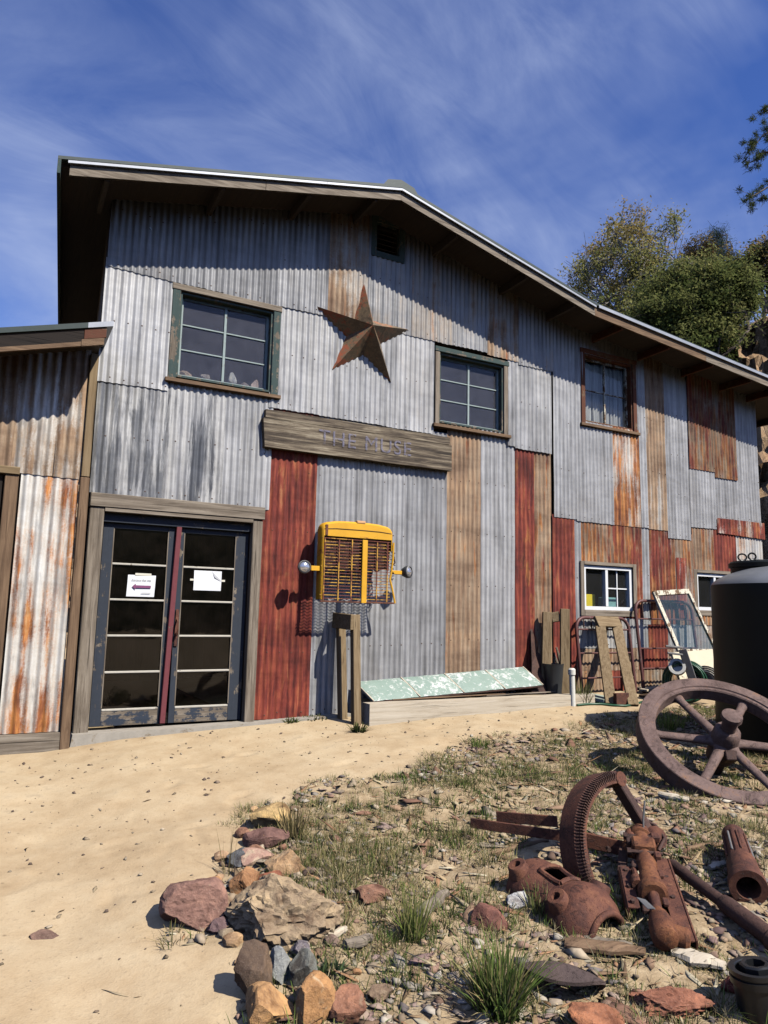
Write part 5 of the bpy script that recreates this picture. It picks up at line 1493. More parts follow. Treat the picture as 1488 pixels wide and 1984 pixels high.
fs = [(k * ns + i, k * ns + (i + 1) % ns, ((k + 1) % N) * ns + (i + 1) % ns, ((k + 1) % N) * ns + i) for k in range(N) for i in range(ns)]
m.add(vs, fs).build('rim', WHEELM, FW, 40)
SP0 = None
# the spoke angles follow the photograph: one spoke points to the photo's left
lv = at_depth(1280, 1422, 7.2) - wc; lv = lv - wn * lv.dot(wn)
a0 = math.atan2(lv.dot(wy_), lv.dot(wx_))
for k in range(6):
    a = a0 + k * math.pi / 3
    m = MB(); n = 12; rings = 9; vs = []
    for j in range(rings):
        t = j / (rings - 1); r = 0.07 + (WR - 0.145 - 0.06) * t
        fl = 1 + 0.55 * max(0, (t - 0.82) / 0.18) ** 2 + 0.7 * max(0, (0.15 - t) / 0.15) ** 2
        ra, rb = (0.046 - 0.012 * t) * fl, (0.034 - 0.008 * t) * fl
        tang = -wx_ * math.sin(a) + wy_ * math.cos(a)
        for i in range(n):
            q_ = 2 * math.pi * i / n
            vs.append(wp(r, a, -0.01) + tang * ra * math.cos(q_) + wn * rb * math.sin(q_))
    fs = [(j * n + i, j * n + (i + 1) % n, (j + 1) * n + (i + 1) % n, (j + 1) * n + i) for j in range(rings - 1) for i in range(n)]
    m.add(vs, fs).build('spoke', WHEELM, FW, 60)
m = MB(); m.lathe(wc - wn * 0.20, wc + wn * 0.14, [(0, .10), (.05, .112), (.8, .112), (.95, .105), (1, .09)], 26); m.build('hub', WHEELM, FW, 40)
m = MB(); m.lathe(wc + wn * 0.14, wc + wn * 0.30, [(0, .06), (.72, .06), (.74, .085), (.98, .082), (1, .075)], 22); m.build('axle_end', WHEELM, FW, 40)
m = MB(); m.lathe(wc - wn * 0.20, wc - wn * 0.50, [(0, .062), (1, .06)], 18); m.build('axle', RUSTD, FW, 40)
m = MB(); bq = wc - wn * 0.02
m.bar(bq + wx_ * 0.10, bq + wx_ * 0.17 - wn * 0.04, 0.10, 0.12, wn, 0.006); m.build('hub_key', RUSTD, FW)

# ================================================================== RUSTY MACHINERY
# geared sector with its link bars
D = 4.62
GS = thing('gear_linkage', 'rusty toothed gear sector with straight arms and flat link bars on the weedy ground', 'machine part', tuple(gp(1180, 1690)))
gc = at_depth(1212, 1648, D)      # centre of the sector
gax = (tocam * 0.80 + RIGHT * 0.52 + Vector((0, 0, 0.30))).normalized()
gu = Vector((0, 0, 1)); gu = (gu - gax * gu.dot(gax)).normalized(); gr_ = gu.cross(gax) * 1.0
if gr_.dot(RIGHT) < 0: gr_ = -gr_
def gpnt(r, deg, h): return gc + (gr_ * math.cos(rad(deg)) + gu * math.sin(rad(deg))) * r + gax * h
R0 = 0.455
m = MB(); vs = []; N = 44; A0, A1 = 83, 208
sect = [(R0, -0.09), (R0, 0.030), (R0 - 0.025, 0.055), (R0 - 0.075, 0.055), (R0 - 0.085, 0.02), (R0 - 0.06, -0.02), (R0 - 0.03, -0.09)]
for k in range(N + 1):
    a = A0 + (A1 - A0) * k / N
    for r, h in sect: vs.append(gpnt(r, a, h))
ns = len(sect)
fs = [(k * ns + i, k * ns + (i + 1) % ns, (k + 1) * ns + (i + 1) % ns, (k + 1) * ns + i) for k in range(N) for i in range(ns)] + [tuple(range(ns)), tuple(N * ns + i for i in range(ns - 1, -1, -1))]
m.add(vs, fs).build('gear_rim', RUST, GS, 30)
m = MB()
for k in range(46):
    a = A0 + 8 + (A1 - A0 - 22) * k / 45
    p0, p1 = gpnt(R0 - 0.008, a, 0.028), gpnt(R0 - 0.030, a, 0.072)
    d = gpnt(R0, a + 0.8, 0) - gpnt(R0, a - 0.8, 0)
    m.bar(p0, p1, 0.006, 0.022, (gpnt(1, a, 0) - gc), 0.0)
    m.bar(gpnt(R0 - 0.05, a, 0.060), gpnt(R0 - 0.012, a, 0.060), 0.007, 0.02, gax, 0.0)
m.build('teeth', RUSTD, GS)['kind'] = 'stuff'
top = gpnt(R0 - 0.05, 82, 0.0); hubp = at_depth(1262, 1625, D - 0.02)
m = MB(); m.bar(top + Vector((0, 0, 0.01)), hubp, 0.055, 0.075, gax, 0.006); m.build('straight_arm', RUSTD, GS)
m = MB(); m.lathe(top - gax * 0.05 + Vector((0, 0, .0)), top + gax * 0.06, [(0, .045), (1, .045)], 14); m.build('pivot_boss', RUST, GS, 40)
m = MB(); m.lathe(hubp - gax * 0.07, hubp + gax * 0.07, [(0, .06), (.2, .07), (.8, .07), (1, .055)], 16); m.build('hub_boss', RUST, GS, 40)
bA, bB, bC = at_depth(912, 1594, 5.05), at_depth(1105, 1622, 4.72), at_depth(1242, 1652, 4.55)
m = MB(); m.bar(bA, bB, 0.016, 0.062, (0, 0, 1), 0.003); m.build('link_bar', RUST, GS)
m = MB(); m.bar(bB + tocam * .02 + RIGHT * 0.055, bC, 0.022, 0.085, (0, 0, 1), 0.003); m.build('link_bar', RUST, GS)
bD, bE = at_depth(962, 1582, 5.12), at_depth(1080, 1592, 4.90)
m = MB(); m.bar(bD, bE, 0.016, 0.068, (0, 0, 1), 0.003); m.build('link_bar', RUST, GS)
m = MB(); m.bar(at_depth(1165, 1628, 4.85), at_depth(1212, 1648, 4.75), 0.03, 0.05, (0, 0, 1), 0.003); m.build('rear_bracket', RUSTD, GS)
# hanging plate under the sector
pl = [at_depth(x, y, d_) for x, y, d_ in ((1104, 1618, 4.66), (1116, 1622, 4.60), (1140, 1646, 4.52), (1143, 1676, 4.46), (1137, 1690, 4.43), (1128, 1682, 4.45), (1112, 1684, 4.5), (1102, 1650, 4.6))]
nn = tocam * 0.012
m = MB(); k = len(pl); m.add([p_ + nn for p_ in pl] + [p_ - nn for p_ in pl], [tuple(range(k)), tuple(range(2 * k - 1, k - 1, -1))] + [(i, i + k, (i + 1) % k + k, (i + 1) % k) for i in range(k)]); m.build('hanging_plate', RUSTD, GS)
m = MB(); p = at_depth(1205, 1642, 4.56); m.lathe(p, p + RIGHT * 0.13 + FWD * -0.02 + Vector((0, 0, -.01)), [(0, .03), (.1, .045), (.5, .05), (.8, .042), (1, .045)], 14); m.build('knuckle', RUSTO, GS, 40)
for px, py in ((1177, 1643), (1200, 1652)):
    m = MB(); p = at_depth(px, py, 4.57); m.lathe(p + tocam * 0.0, p + tocam * 0.035, [(0, .014), (1, .013)], 6); m.build('bolt', RUSTD, GS)

# twin lobed cast housing
A_ = gp(1022, 1716); B_ = gp(1162, 1800)
A_.z = gnd(A_.x, A_.y) - 0.03; B_.z = gnd(B_.x, B_.y) - 0.03
HS_ = thing('cast_housing', 'rust brown twin lobed cast iron housing half with a round arch opening', 'housing', tuple((A_ + B_) / 2))
hx = (B_ - A_); HL = hx.length * 0.98; hx.normalize(); hy = Vector((0, 0, 1)).cross(hx).normalized(); hz = hx.cross(hy)
profh = [(-0.06, 0.09), (-0.04, 0.135), (0.0, 0.165), (0.06, 0.185), (0.14, 0.19), (0.22, 0.182), (0.30, 0.172), (0.36, 0.170), (0.42, 0.178), (0.48, 0.195), (0.54, 0.205), (0.60, 0.200), (0.66, 0.180), (0.71, 0.150), (0.735, 0.128), (0.745, 0.118)]
sc_ = HL / 0.66
m = MB(); nA = 30; pr = []
ss = np.linspace(-0.06, 0.745, 46)
rr_ = np.interp(ss, [p_[0] for p_ in profh], [p_[1] for p_ in profh])
def hp(s, r, a): return A_ + hx * (s * sc_) + hy * (r * math.cos(a)) + Vector((0, 0, 1)) * (r * math.sin(a) * 1.0)
for layer, dr in ((0, 0.0), (1, -0.014)):
    base = len(m.v)
    for j, s in enumerate(ss):
        for i in range(nA + 1): m.v.append(tuple(hp(s, rr_[j] + dr, math.pi * i / nA)))
    for j in range(len(ss) - 1):
        for i in range(nA):
            s = (ss[j] + ss[j + 1]) / 2; a = (i + 0.5) / nA
            if 0.215 < s < 0.40 and 0.36 < a < 0.60: continue
            b = base + j * (nA + 1) + i
            m.f.append((b, b + 1, b + nA + 2, b + nA + 1))
# lip joining both skins at the arch opening
e0 = (len(ss) - 1) * (nA + 1); off2 = len(ss) * (nA + 1)
for i in range(nA): m.f.append((e0 + i, e0 + i + 1, off2 + e0 + i + 1, off2 + e0 + i))
m.build('shell', RUST, HS_, 50)
m = MB(); m.tube([hp(0.742, 0.124, a) for a in np.linspace(0.0, math.pi, 22)], 0.017, 8); m.build('arch_lip', RUST, HS_, 60)
# raised window frame
m = MB()
def hq(s, f): return hp(s, float(np.interp(s, ss, rr_)) + 0.006, math.pi * f)
cs_ = [(0.21, 0.355), (0.21, 0.605), (0.405, 0.605), (0.405, 0.355)]
for i in range(4):
    a, b = cs_[i], cs_[(i + 1) % 4]
    pts = [hq(a[0] + (b[0] - a[0]) * t, a[1] + (b[1] - a[1]) * t) for t in np.linspace(0, 1, 6)]
    m.tube(pts, 0.013, 6)
m.build('window_rim', RUST, HS_, 50)
for s, f in ((0.07, 0.72), (0.50, 0.78), (0.50, 0.22)):
    c = hp(s, float(np.interp(s, ss, rr_)) * 0.9, math.pi * f); o_ = hp(s, float(np.interp(s, ss, rr_)) + 0.045, math.pi * f)
    o_ = c + ((o_ - c) + Vector((0, 0, 0.03))).normalized() * 0.058
    m = MB(); m.lathe(c, o_, [(0, .066), (.5, .056), (.9, .052), (1, .046), (1.0, .024), (.5, .022)], 20); m.build('boss', RUST, HS_, 40)

# pump body with rod and bolted side rails
PA, PB = at_depth(1238, 1612, 4.62), at_depth(1287, 1828, 3.66)
PB.z = gnd(PB.x, PB.y) + 0.065
pd_ = (PB - PA)
PU = thing('pump_body', 'orange rusty pump cylinder with rod end and bolted side rails on the ground', 'pump', tuple(gp(1262, 1790)))
def pp(t, side=0, up=0):
    r = pd_.normalized().cross(Vector((0, 0, 1))).normalized()
    if r.dot(RIGHT) < 0: r = -r
    u = r.cross(pd_.normalized())
    if u.z < 0: u = -u
    return PA + pd_ * t + r * side + u * up
m = MB(); m.lathe(pp(0), pp(0.60), [(0, .05), (.03, .062), (.12, .064), (.13, .05), (.2, .05), (.21, .058), (.34, .058), (.35, .046), (.56, .046), (.57, .056), (.60, .056), (.615, .049), (.8, .049), (.81, .06), (.98, .06), (1, .05)], 22); m.build('cylinder', RUSTO, PU, 35)
m = MB(); m.bar(pp(0.17, 0, .02), pp(0.27, 0, .02), 0.13, 0.10, (0, 0, 1), 0.012); m.build('valve_block', RUSTO, PU)
m = MB(); m.lathe(pp(0.58), pp(0.64), [(0, .07), (.2, .076), (.8, .076), (1, .06)], 22); m.build('flange', RUSTO, PU, 35)
m = MB(); m.lathe(pp(0.64), pp(0.80), [(0, .028), (1, .028)], 14); m.build('rod', RUST, PU, 40)
m = MB(); m.lathe(pp(0.77), pp(1.0, 0.01), [(0, .03), (.15, .045), (.4, .06), (.75, .066), (.93, .062), (1, .04)], 16); m.build('rod_end', RUSTO, PU, 40)
m = MB(); m.lathe(pp(0.93, 0.05, -0.01), pp(0.95, 0.125, -0.012), [(0, .05), (.8, .05), (1, .035)], 14); m.build('clevis_eye', RUSTO, PU, 40)
m = MB(); m.add([pp(0.78, -0.10, .07), pp(0.80, -0.06, .075), pp(0.86, -0.02, .07), pp(0.85, -0.055, .06)], [(0, 1, 2, 3)]); m.add([pp(0.78, -0.10, .066), pp(0.80, -0.06, .071), pp(0.86, -0.02, .066), pp(0.85, -0.055, .056)], [(3, 2, 1, 0)]); m.build('bright_tab', GREYIRON, PU)
m = MB(); m.bar(pp(0.36, -0.145, -.06), pp(0.72, -0.135, -.07), 0.012, 0.075, (0, 0, 1), 0.002); m.bar(pp(0.36, -0.115, -.022), pp(0.72, -0.105, -.03), 0.06, 0.010, (0, 0, 1), 0.002); m.build('left_rail', RUST, PU)['kind'] = 'stuff'
m = MB(); m.bar(pp(0.25, 0.085, -.015), pp(0.92, 0.115, -.04), 0.085, 0.010, (0, 0, 1), 0.002); m.bar(pp(0.25, 0.13, -.04), pp(0.92, 0.16, -.065), 0.010, 0.07, (0, 0, 1), 0.002); m.build('right_rail', RUST, PU)['kind'] = 'stuff'
for t, s in ((0.40, -0.115), (0.55, -0.112), (0.68, -0.108), (0.42, 0.095), (0.60, 0.10), (0.85, 0.112), (0.30, 0.09)):
    m = MB(); m.lathe(pp(t, s, -.02 if s < 0 else -.028), pp(t, s, -.008 if s < 0 else -.016), [(0, .014), (1, .013)], 6); m.build('bolt', RUSTD, PU)
m = MB(); m.tube([pp(0.40, -0.075, -.01), pp(0.47, -0.075, 0.02), pp(0.53, -0.07, 0.0)], 0.014, 7); m.lathe(pp(0.50, -0.075, .0), pp(0.56, -0.07, .0), [(0, .03), (1, .03)], 10); m.build('side_valve', RUST, PU, 40)['kind'] = 'stuff'
m = MB(); p = pp(0.05, 0.02, 0.05); m.tube([p, p + Vector((0.0, 0, 0.05)), p + RIGHT * 0.012 + Vector((0, 0, 0.16))], 0.006, 6); m.build('wire_stub', GREYIRON, PU)
m = MB(); m.lathe(pp(0.03, 0.05, -.01), pp(0.12, 0.055, -.01), [(0, .04), (.5, .05), (1, .04)], 12); m.lathe(pp(0.02, -0.05, 0), pp(0.10, -0.06, 0), [(0, .035), (1, .04)], 10); m.build('head_casting', RUST, PU, 40)['kind'] = 'stuff'

for t, sd, up_, sz in ((0.08, 0.075, 0.03, .05), (0.15, -0.07, 0.035, .04), (0.30, 0.06, 0.045, .035), (0.33, -0.06, -.01, .04), (0.46, 0.055, 0.03, .03), (0.66, 0.05, 0.0, .03), (0.72, -0.05, -.01, .035)):
    m = MB(); m.bar(pp(t, sd, up_), pp(t + 0.055, sd * 1.05, up_), sz, sz * 0.8, (0, 0, 1), 0.006); m.build('casting_lug', RUSTD if sd < 0 else RUST, PU)
for t, a0_, b0_ in ((0.12, -0.09, 0.10), (0.29, -0.085, 0.095)):
    m = MB(); m.cyl(pp(t, a0_, .035), pp(t, b0_, .035), 0.011, n=8); m.lathe(pp(t, a0_ - .012, .035), pp(t, a0_ + .01, .035), [(0, .019), (1, .019)], 6); m.build('cross_bolt', RUSTD, PU)['kind'] = 'stuff'
m = MB(); m.tube([pp(0.16, 0.09, -.02), pp(0.05, 0.14, 0.0), pp(-0.04, 0.10, 0.03), pp(-0.05, 0.02, 0.06)], 0.010, 7); m.build('bent_pipe', RUSTD, PU, 60)
m = MB(); m.bar(pp(0.10, -0.10, -.07), pp(0.34, -0.13, -.08), 0.05, 0.05, (0, 0, 1), 0.004); m.build('under_block', RUSTD, PU)
# long shaft
s0, s1 = at_depth(1300, 1695, 4.42), gp(1520, 1858)
s1.z = gnd(s1.x, s1.y) + 0.05; s0.z = gnd(s0.x, s0.y) + 0.09
SHF = thing('drive_shaft', 'long dark rusty shaft lying right of the pump', 'shaft', tuple((s0 + s1) / 2))
m = MB(); m.lathe(s0, s1, [(0, .026), (.02, .032), (.5, .032), (.51, .04), (.56, .046), (.9, .046), (.92, .06), (1, .06)], 18); m.build('rod', RUSTD, SHF, 40)
# splined barrel
c0, c1 = at_depth(1422, 1662, 4.78), gp(1452, 1752)
c1.z = gnd(c1.x, c1.y) + 0.075; c0.z = gnd(c0.x, c0.y) + 0.13
SB = thing('splined_barrel', 'rusty slotted iron barrel lying above the long shaft', 'barrel', tuple((c0 + c1) / 2))
ax_ = (c1 - c0).normalized()
m = MB(); vs = []; N = 36; prof = [(0, .050), (.03, .066), (.10, .070), (.12, .066), (.55, .072), (.60, .082), (.82, .088), (.9, .098), (1, .098), (1.0, .062), (.75, .058)]
zz = ax_; u_ = Vector((0, 0, 1)); x_ = u_.cross(zz).normalized(); y_ = zz.cross(x_)
for t, r in prof:
    for k in range(N):
        a = 2 * math.pi * k / N
        rr = r - (0.007 if (0.1 < t < 0.6 and k % 4 == 0) else 0)
        vs.append(c0 + (c1 - c0) * t + (x_ * math.cos(a) + y_ * math.sin(a)) * rr)
fs = [(j * N + k, j * N + (k + 1) % N, (j + 1) * N + (k + 1) % N, (j + 1) * N + k) for j in range(len(prof) - 1) for k in range(N)] + [tuple(range(N - 1, -1, -1)), tuple((len(prof) - 1) * N + k for k in range(N))]
m.add(vs, fs).build('body', RUST, SB, 30)
for k in range(9):
    a = 2 * math.pi * k / 9 + 0.1; d_ = x_ * math.cos(a) + y_ * math.sin(a)
    m = MB(); m.bar(c0 + (c1 - c0) * 0.16 + d_ * 0.069, c0 + (c1 - c0) * 0.52 + d_ * 0.074, 0.009, 0.012, d_, 0.002); m.build('spline', GREYIRON if k % 3 == 0 else RUST, SB)
# slotted oval plate
pc = gp(1088, 1915); pc.z = gnd(pc.x, pc.y) + 0.05
PLT = thing('slotted_plate', 'dark oval iron plate with small slots beside the big grass tuft', 'plate', tuple(pc))
m = MB(); nu, nv = 40, 26
px_ = (RIGHT * 0.93 - FWD * 0.37).normalized(); py_ = Vector((0, 0, 1)).cross(px_).normalized()
def pq(u, v, dz):
    s = abs(u) ** 2.6 + abs(v) ** 2.6
    k = 1.0
    x = u * math.sqrt(max(0, 1 - v * v * 0.42)); y = v * math.sqrt(max(0, 1 - u * u * 0.48))
    return pc + px_ * (x * 0.185) + py_ * (y * 0.115) + Vector((0, 0, 0.055 - 0.075 * (x * x * 0.6 + y * y) - 0.05 * v + dz))
slots = [(-0.45, 0.42), (0.12, 0.62), (-0.02, 0.02), (0.5, -0.15)]
for layer, dz in ((0, 0), (1, -0.014)):
    b = len(m.v)
    for j in range(nv + 1):
        for i in range(nu + 1): m.v.append(tuple(pq(-1 + 2 * i / nu, -1 + 2 * j / nv, dz)))
    for j in range(nv):
        for i in range(nu):
            u, v = -1 + 2 * (i + .5) / nu, -1 + 2 * (j + .5) / nv
            if any(abs(u - a) < 0.075 and abs(v - c) < 0.08 for a, c in slots): continue
            q_ = b + j * (nu + 1) + i; m.f.append((q_, q_ + 1, q_ + nu + 2, q_ + nu + 1))
b2 = (nu + 1) * (nv + 1)
for i in range(nu):
    m.f.append((i, i + 1, b2 + i + 1, b2 + i)); q_ = nv * (nu + 1) + i; m.f.append((q_, q_ + 1, b2 + q_ + 1, b2 + q_))
for j in range(nv):
    q_ = j * (nu + 1); m.f.append((q_, q_ + nu + 1, b2 + q_ + nu + 1, b2 + q_)); q_ += nu; m.f.append((q_, q_ + nu + 1, b2 + q_ + nu + 1, b2 + q_))
m.build('plate', mat_rust('plate_iron', [(0.3, (0.035, 0.022, 0.018)), (0.5, (0.085, 0.058, 0.050)), (0.65, (0.125, 0.085, 0.070)), (0.85, (0.2, 0.14, 0.11))], 9), PLT, 40)
# black pipe collar
bc = gp(1482, 1972); bc.z = gnd(bc.x, bc.y) - 0.02
BP = thing('pipe_collar', 'black plastic pipe collar standing at the bottom right corner', 'pipe collar', tuple(bc))
tl_ = (Vector((0, 0, 1)) - RIGHT * 0.12 + FWD * 0.05).normalized()
m = MB(); m.lathe(bc, bc + tl_ * 0.20, [(0, .098), (.72, .098), (.73, .108), (.86, .108), (.87, .098), (.9, .098), (.91, .106), (1, .106), (1, .085), (.98, .08), (.2, .08)], 36); m.build('collar', BLACKP, BP, 30)
m = MB(); m.lathe(bc + tl_ * 0.1, bc + tl_ * 0.215, [(0, .062), (.95, .062), (1, .055), (1, .04), (.3, .04)], 8); m.build('inner_socket', BLACKP, BP, 30)

# ================================================================== ROCKS ALONG THE PATH EDGE
def place_rock(box, label, tint, seed, depth=None, pale=0.3, rot=None, hfac=1.0, sink=0.26, name='rock', cat='rock', planes=13, rough=0.06, group=None, sub=4, thin=None):
    """box = the rock's outline in the photograph"""
    xa, ya, xb, yb = box
    p = gp((xa + xb) / 2, yb - (yb - ya) * 0.18)
    dist = (p - Vector(CAM)).dot(FWD)
    w = (xb - xa) / FPX * dist
    h = (yb - ya) / FPX * dist * 0.80 * hfac
    d = depth if depth else w * 0.75
    r = random.Random(seed)
    rz = -YAW + (rot if rot is not None else r.uniform(-0.25, 0.25))
    z = gnd(p.x, p.y)
    q = p + FWD * (d * 0.18)
    hh = max(h, 0.03)
    return rock_obj(name, label, cat, (q.x, q.y, z + hh * (0.5 - sink)), (w * 1.0, d, hh * 1.12), tint, seed, (r.uniform(-.12, .12), r.uniform(-.12, .12), rz), pale, sub, planes, rough, None, group)
ROCKS = [
    ((306, 1700, 428, 1804), 'broken purple-red rock, leftmost of the path edge row', (0.31, 0.175, 0.135), 3, 0.3, 0.85, 0.3),
    ((430, 1695, 655, 1850), 'biggest tan rock with a ragged hollow front in the path edge row', (0.43, 0.32, 0.20), 14, 0.42, 0.3, 0.0),
    ((482, 1552, 562, 1618), 'yellow and white rock at the far end of the path edge row', (0.56, 0.39, 0.18), 21, 0.2, 0.8, 0.1),
    ((470, 1602, 557, 1648), 'flat maroon rock just in front of the yellow and white rock', (0.21, 0.115, 0.095), 22, 0.2, 0.05, 0.0),
    ((438, 1640, 488, 1682), 'small dark grey rock left of the white edged pink rock', (0.14, 0.145, 0.15), 23, 0.15, 0.05, 0.0),
    ((460, 1645, 528, 1682), 'pink rock with white edges in the middle of the row', (0.42, 0.26, 0.20), 24, 0.14, 0.5, 0.1),
    ((512, 1640, 588, 1706), 'rounded orange-tan rock right of the pink rock', (0.52, 0.33, 0.18), 25, 0.18, 0.3, 0.0),
    ((443, 1680, 502, 1738), 'split orange-brown rock behind the biggest tan rock', (0.44, 0.23, 0.11), 26, 0.16, 0.5, 0.6),
    ((488, 1690, 545, 1728), 'small brick red rock behind the biggest tan rock', (0.30, 0.115, 0.065), 27, 0.13, 0.05, 0.0),
    ((415, 1735, 452, 1780), 'small tan rock wedged between the purple-red rock and the biggest rock', (0.42, 0.30, 0.19), 28, 0.12, 0.4, 0.0),
    ((402, 1776, 440, 1812), 'small purple stone in the shade left of the biggest rock', (0.20, 0.13, 0.13), 29, 0.1, 0.05, 0.0),
    ((612, 1745, 656, 1796), 'grey stone right of the biggest tan rock', (0.23, 0.205, 0.215), 30, 0.14, 0.1, 0.2),
    ((560, 1820, 606, 1862), 'grey stone with a pale top below the biggest tan rock', (0.27, 0.24, 0.26), 31, 0.1, 0.6, -0.5),
    ((453, 1850, 522, 1955), 'dark brown upright rock below the biggest tan rock', (0.125, 0.085, 0.06), 32, 0.12, 0.05, 0.0),
    ((516, 1852, 562, 1925), 'pale grey upright slab beside the dark brown rock', (0.34, 0.35, 0.34), 33, 0.08, 0.1, 0.0),
    ((560, 1858, 612, 1932), 'grey-green upright slab beside the pale grey slab', (0.27, 0.28, 0.24), 34, 0.09, 0.1, 0.0),
    ((472, 1908, 572, 1996), 'orange and cream rock at the bottom of the picture', (0.54, 0.31, 0.14), 35, 0.2, 0.7, 0.0),
    ((570, 1888, 648, 1996), 'pointed orange rock right of the orange and cream rock', (0.52, 0.28, 0.12), 36, 0.16, 0.6, 0.7),
    ((640, 1918, 712, 1996), 'sloping red-brown rock right of the pointed orange rock', (0.33, 0.16, 0.10), 37, 0.16, 0.3, 0.9),
    ((915, 1752, 985, 1806), 'dark red rock left of the cast housing', (0.19, 0.085, 0.065), 38, 0.14, 0.05, 0.2),
    ((980, 1722, 1026, 1762), 'white stone touching the cast housing', (0.62, 0.62, 0.60), 39, 0.1, 0.1, 0.2),
    ((1105, 1952, 1208, 2010), 'orange-red rock at the bottom edge right of the slotted plate', (0.40, 0.17, 0.09), 40, 0.16, 0.1, 0.0),
    ((1210, 1905, 1382, 1972), 'flaky salmon red stone slab in front of the pump', (0.36, 0.155, 0.095), 41, 0.17, 0.15, -0.15),
    ((1400, 1895, 1440, 1930), 'small dark red stone left of the black collar', (0.22, 0.06, 0.045), 42, 0.08, 0.05, 0.0),
    ((688, 1716, 762, 1756), 'reddish layered stone among the dry grass right of the biggest rock', (0.30, 0.16, 0.105), 43, 0.1, 0.15, 0.4),
    ((1080, 1735, 1130, 1755), 'flat grey stone under the gear link bars', (0.30, 0.28, 0.25), 44, 0.1, 0.3, 0.0),
    ((712, 1905, 760, 1945), 'small brown stone between the pointed rock and the grass tuft', (0.26, 0.18, 0.12), 45, 0.1, 0.2, 0.0),
    ((55, 1785, 110, 1818), 'flat maroon stone sunk in the bare path at the left', (0.24, 0.15, 0.115), 46, 0.1, 0.05, 0.3),
]
for i, (b, lab, tint, seed, dep, pale, rot) in enumerate(ROCKS):
    kw = {}
    if i == 1: kw = dict(planes=9, rough=0.13, sub=5)
    if i in (13, 14, 15): kw = dict(sink=0.12, hfac=1.1)
    if i == 27: kw = dict(hfac=0.55, sink=0.36)
    if i == 22: kw = dict(rough=0.12, sub=5)
    if i in (0, 17): kw = dict(planes=8, rough=0.04, sub=5)
    place_rock(b, lab, tint, seed, dep, pale, rot, **kw)
rb = random.Random(77)
RUB = [(470, 1628), (498, 1660), (430, 1668), (548, 1650), (455, 1722), (540, 1712), (560, 1700), (425, 1705), (600, 1700), (410, 1725), (655, 1812), (640, 1840), (545, 1868), (500, 1900), (585, 1935), (655, 1900), (690, 1890), (450, 1840), (436, 1820), (470, 1875), (620, 1880), (535, 1600), (490, 1575), (625, 1950), (560, 1960), (600, 1860)]
RSEEN = {}
RCOL = [((.48, .31, .17), 'orange-tan'), ((.42, .27, .16), 'tan-brown'), ((.36, .19, .12), 'reddish brown'), ((.50, .40, .27), 'cream'), ((.31, .22, .17), 'dull brown'), ((.46, .25, .12), 'rusty orange')]
BIGS = [(366, 1750, 'purple-red rock'), (540, 1770, 'biggest tan rock'), (522, 1585, 'yellow and white rock'), (513, 1625, 'flat maroon rock'), (462, 1660, 'dark grey rock'), (550, 1673, 'rounded orange-tan rock'), (472, 1710, 'split orange-brown rock'), (487, 1900, 'dark brown upright rock'), (586, 1895, 'grey-green upright slab'), (522, 1952, 'orange and cream rock'), (609, 1945, 'pointed orange rock'), (676, 1958, 'sloping red-brown rock')]
for k, (px, py) in enumerate(RUB):
    w_ = rb.uniform(20, 38); tn, cn = RCOL[rb.randrange(6)]
    bx, by, bn = min(BIGS, key=lambda b: math.hypot(b[0] - px, b[1] - py))
    side = ('just right of' if px > bx else 'just left of') if abs(px - bx) > abs(py - by) else ('just below' if py > by else 'just behind')
    lab = ('little ' if w_ < 29 else 'fist sized ') + cn + ' rubble stone ' + side + ' the ' + bn
    if lab in RSEEN:
        first = RSEEN[lab]
        first[0]['label'] = lab + (', farther of two' if py > first[1] else ', nearer of two'); lab += ', nearer of two' if py > first[1] else ', farther of two'
    RSEEN[lab] = [None, py]
    RSEEN[lab][0] = place_rock((px - w_ / 2, py - w_ * 0.75, px + w_ / 2, py), lab, tn, 200 + k, None, rb.uniform(.1, .7), rb.uniform(-1, 1), sub=3, planes=8, group='rubble stones of the path edge row')
# wood lying about
def log_piece(a, b, r, label, mat, name='wood_chunk', flat=0.5, seed=0, cat='wood'):
    A = gp(*a); B = gp(*b); A.z = gnd(A.x, A.y) + r * flat; B.z = gnd(B.x, B.y) + r * flat
    m = MB(); pts = []; rs = []
    for i in range(9):
        t = i / 8; p_ = A.lerp(B, t) + Vector((mnoise.noise(Vector((t * 3, seed, 1))), mnoise.noise(Vector((t * 3, seed, 5))), 0.4 * mnoise.noise(Vector((t * 4, seed, 9))))) * r * 0.8
        pts.append(p_); rs.append(r * (0.55 + 0.45 * math.sin(math.pi * min(1, t * 0.86 + 0.12))) * (1 + 0.25 * mnoise.noise(Vector((t * 6, seed, 3)))))
    m.tube(pts, rs, 9)
    cz = sum(p_.z for p_ in pts) / 9
    m.v = [(v[0], v[1], cz + (v[2] - cz) * flat * 1.3) for v in m.v]
    return tag(m.build(name, mat, None, 35), label, cat)
log_piece((800, 1795), (866, 1742), 0.035, 'silver grey driftwood stick behind the middle grass tuft', W['greyy'], 'stick', 0.7, 1)
log_piece((668, 1845), (722, 1830), 0.03, 'short grey stick right of the pale topped stone', W['greyx'], 'stick', 0.7, 2)
log_piece((630, 1830), (672, 1808), 0.02, 'thin pale stick right of the biggest tan rock', W['palex'], 'stick', 0.8, 3)
log_piece((1278, 1545), (1335, 1556), 0.03, 'pale broken stick below the flywheel', W['palex'], 'stick', 0.7, 4)
log_piece((1000, 1508), (1078, 1498), 0.015, 'thin dark stick on the dirt above the gear sector', W['darkx'], 'stick', 0.8, 5)
log_piece((1095, 1838), (1250, 1850), 0.055, 'flat ridged brown bark slab in front of the cast housing', W['brownx'], 'bark_slab', 0.35, 6, 'bark')
log_piece((1300, 1845), (1405, 1880), 0.06, 'yellowish rotten wood slab right of the pump', W['palex'], 'bark_slab', 0.35, 7, 'bark')
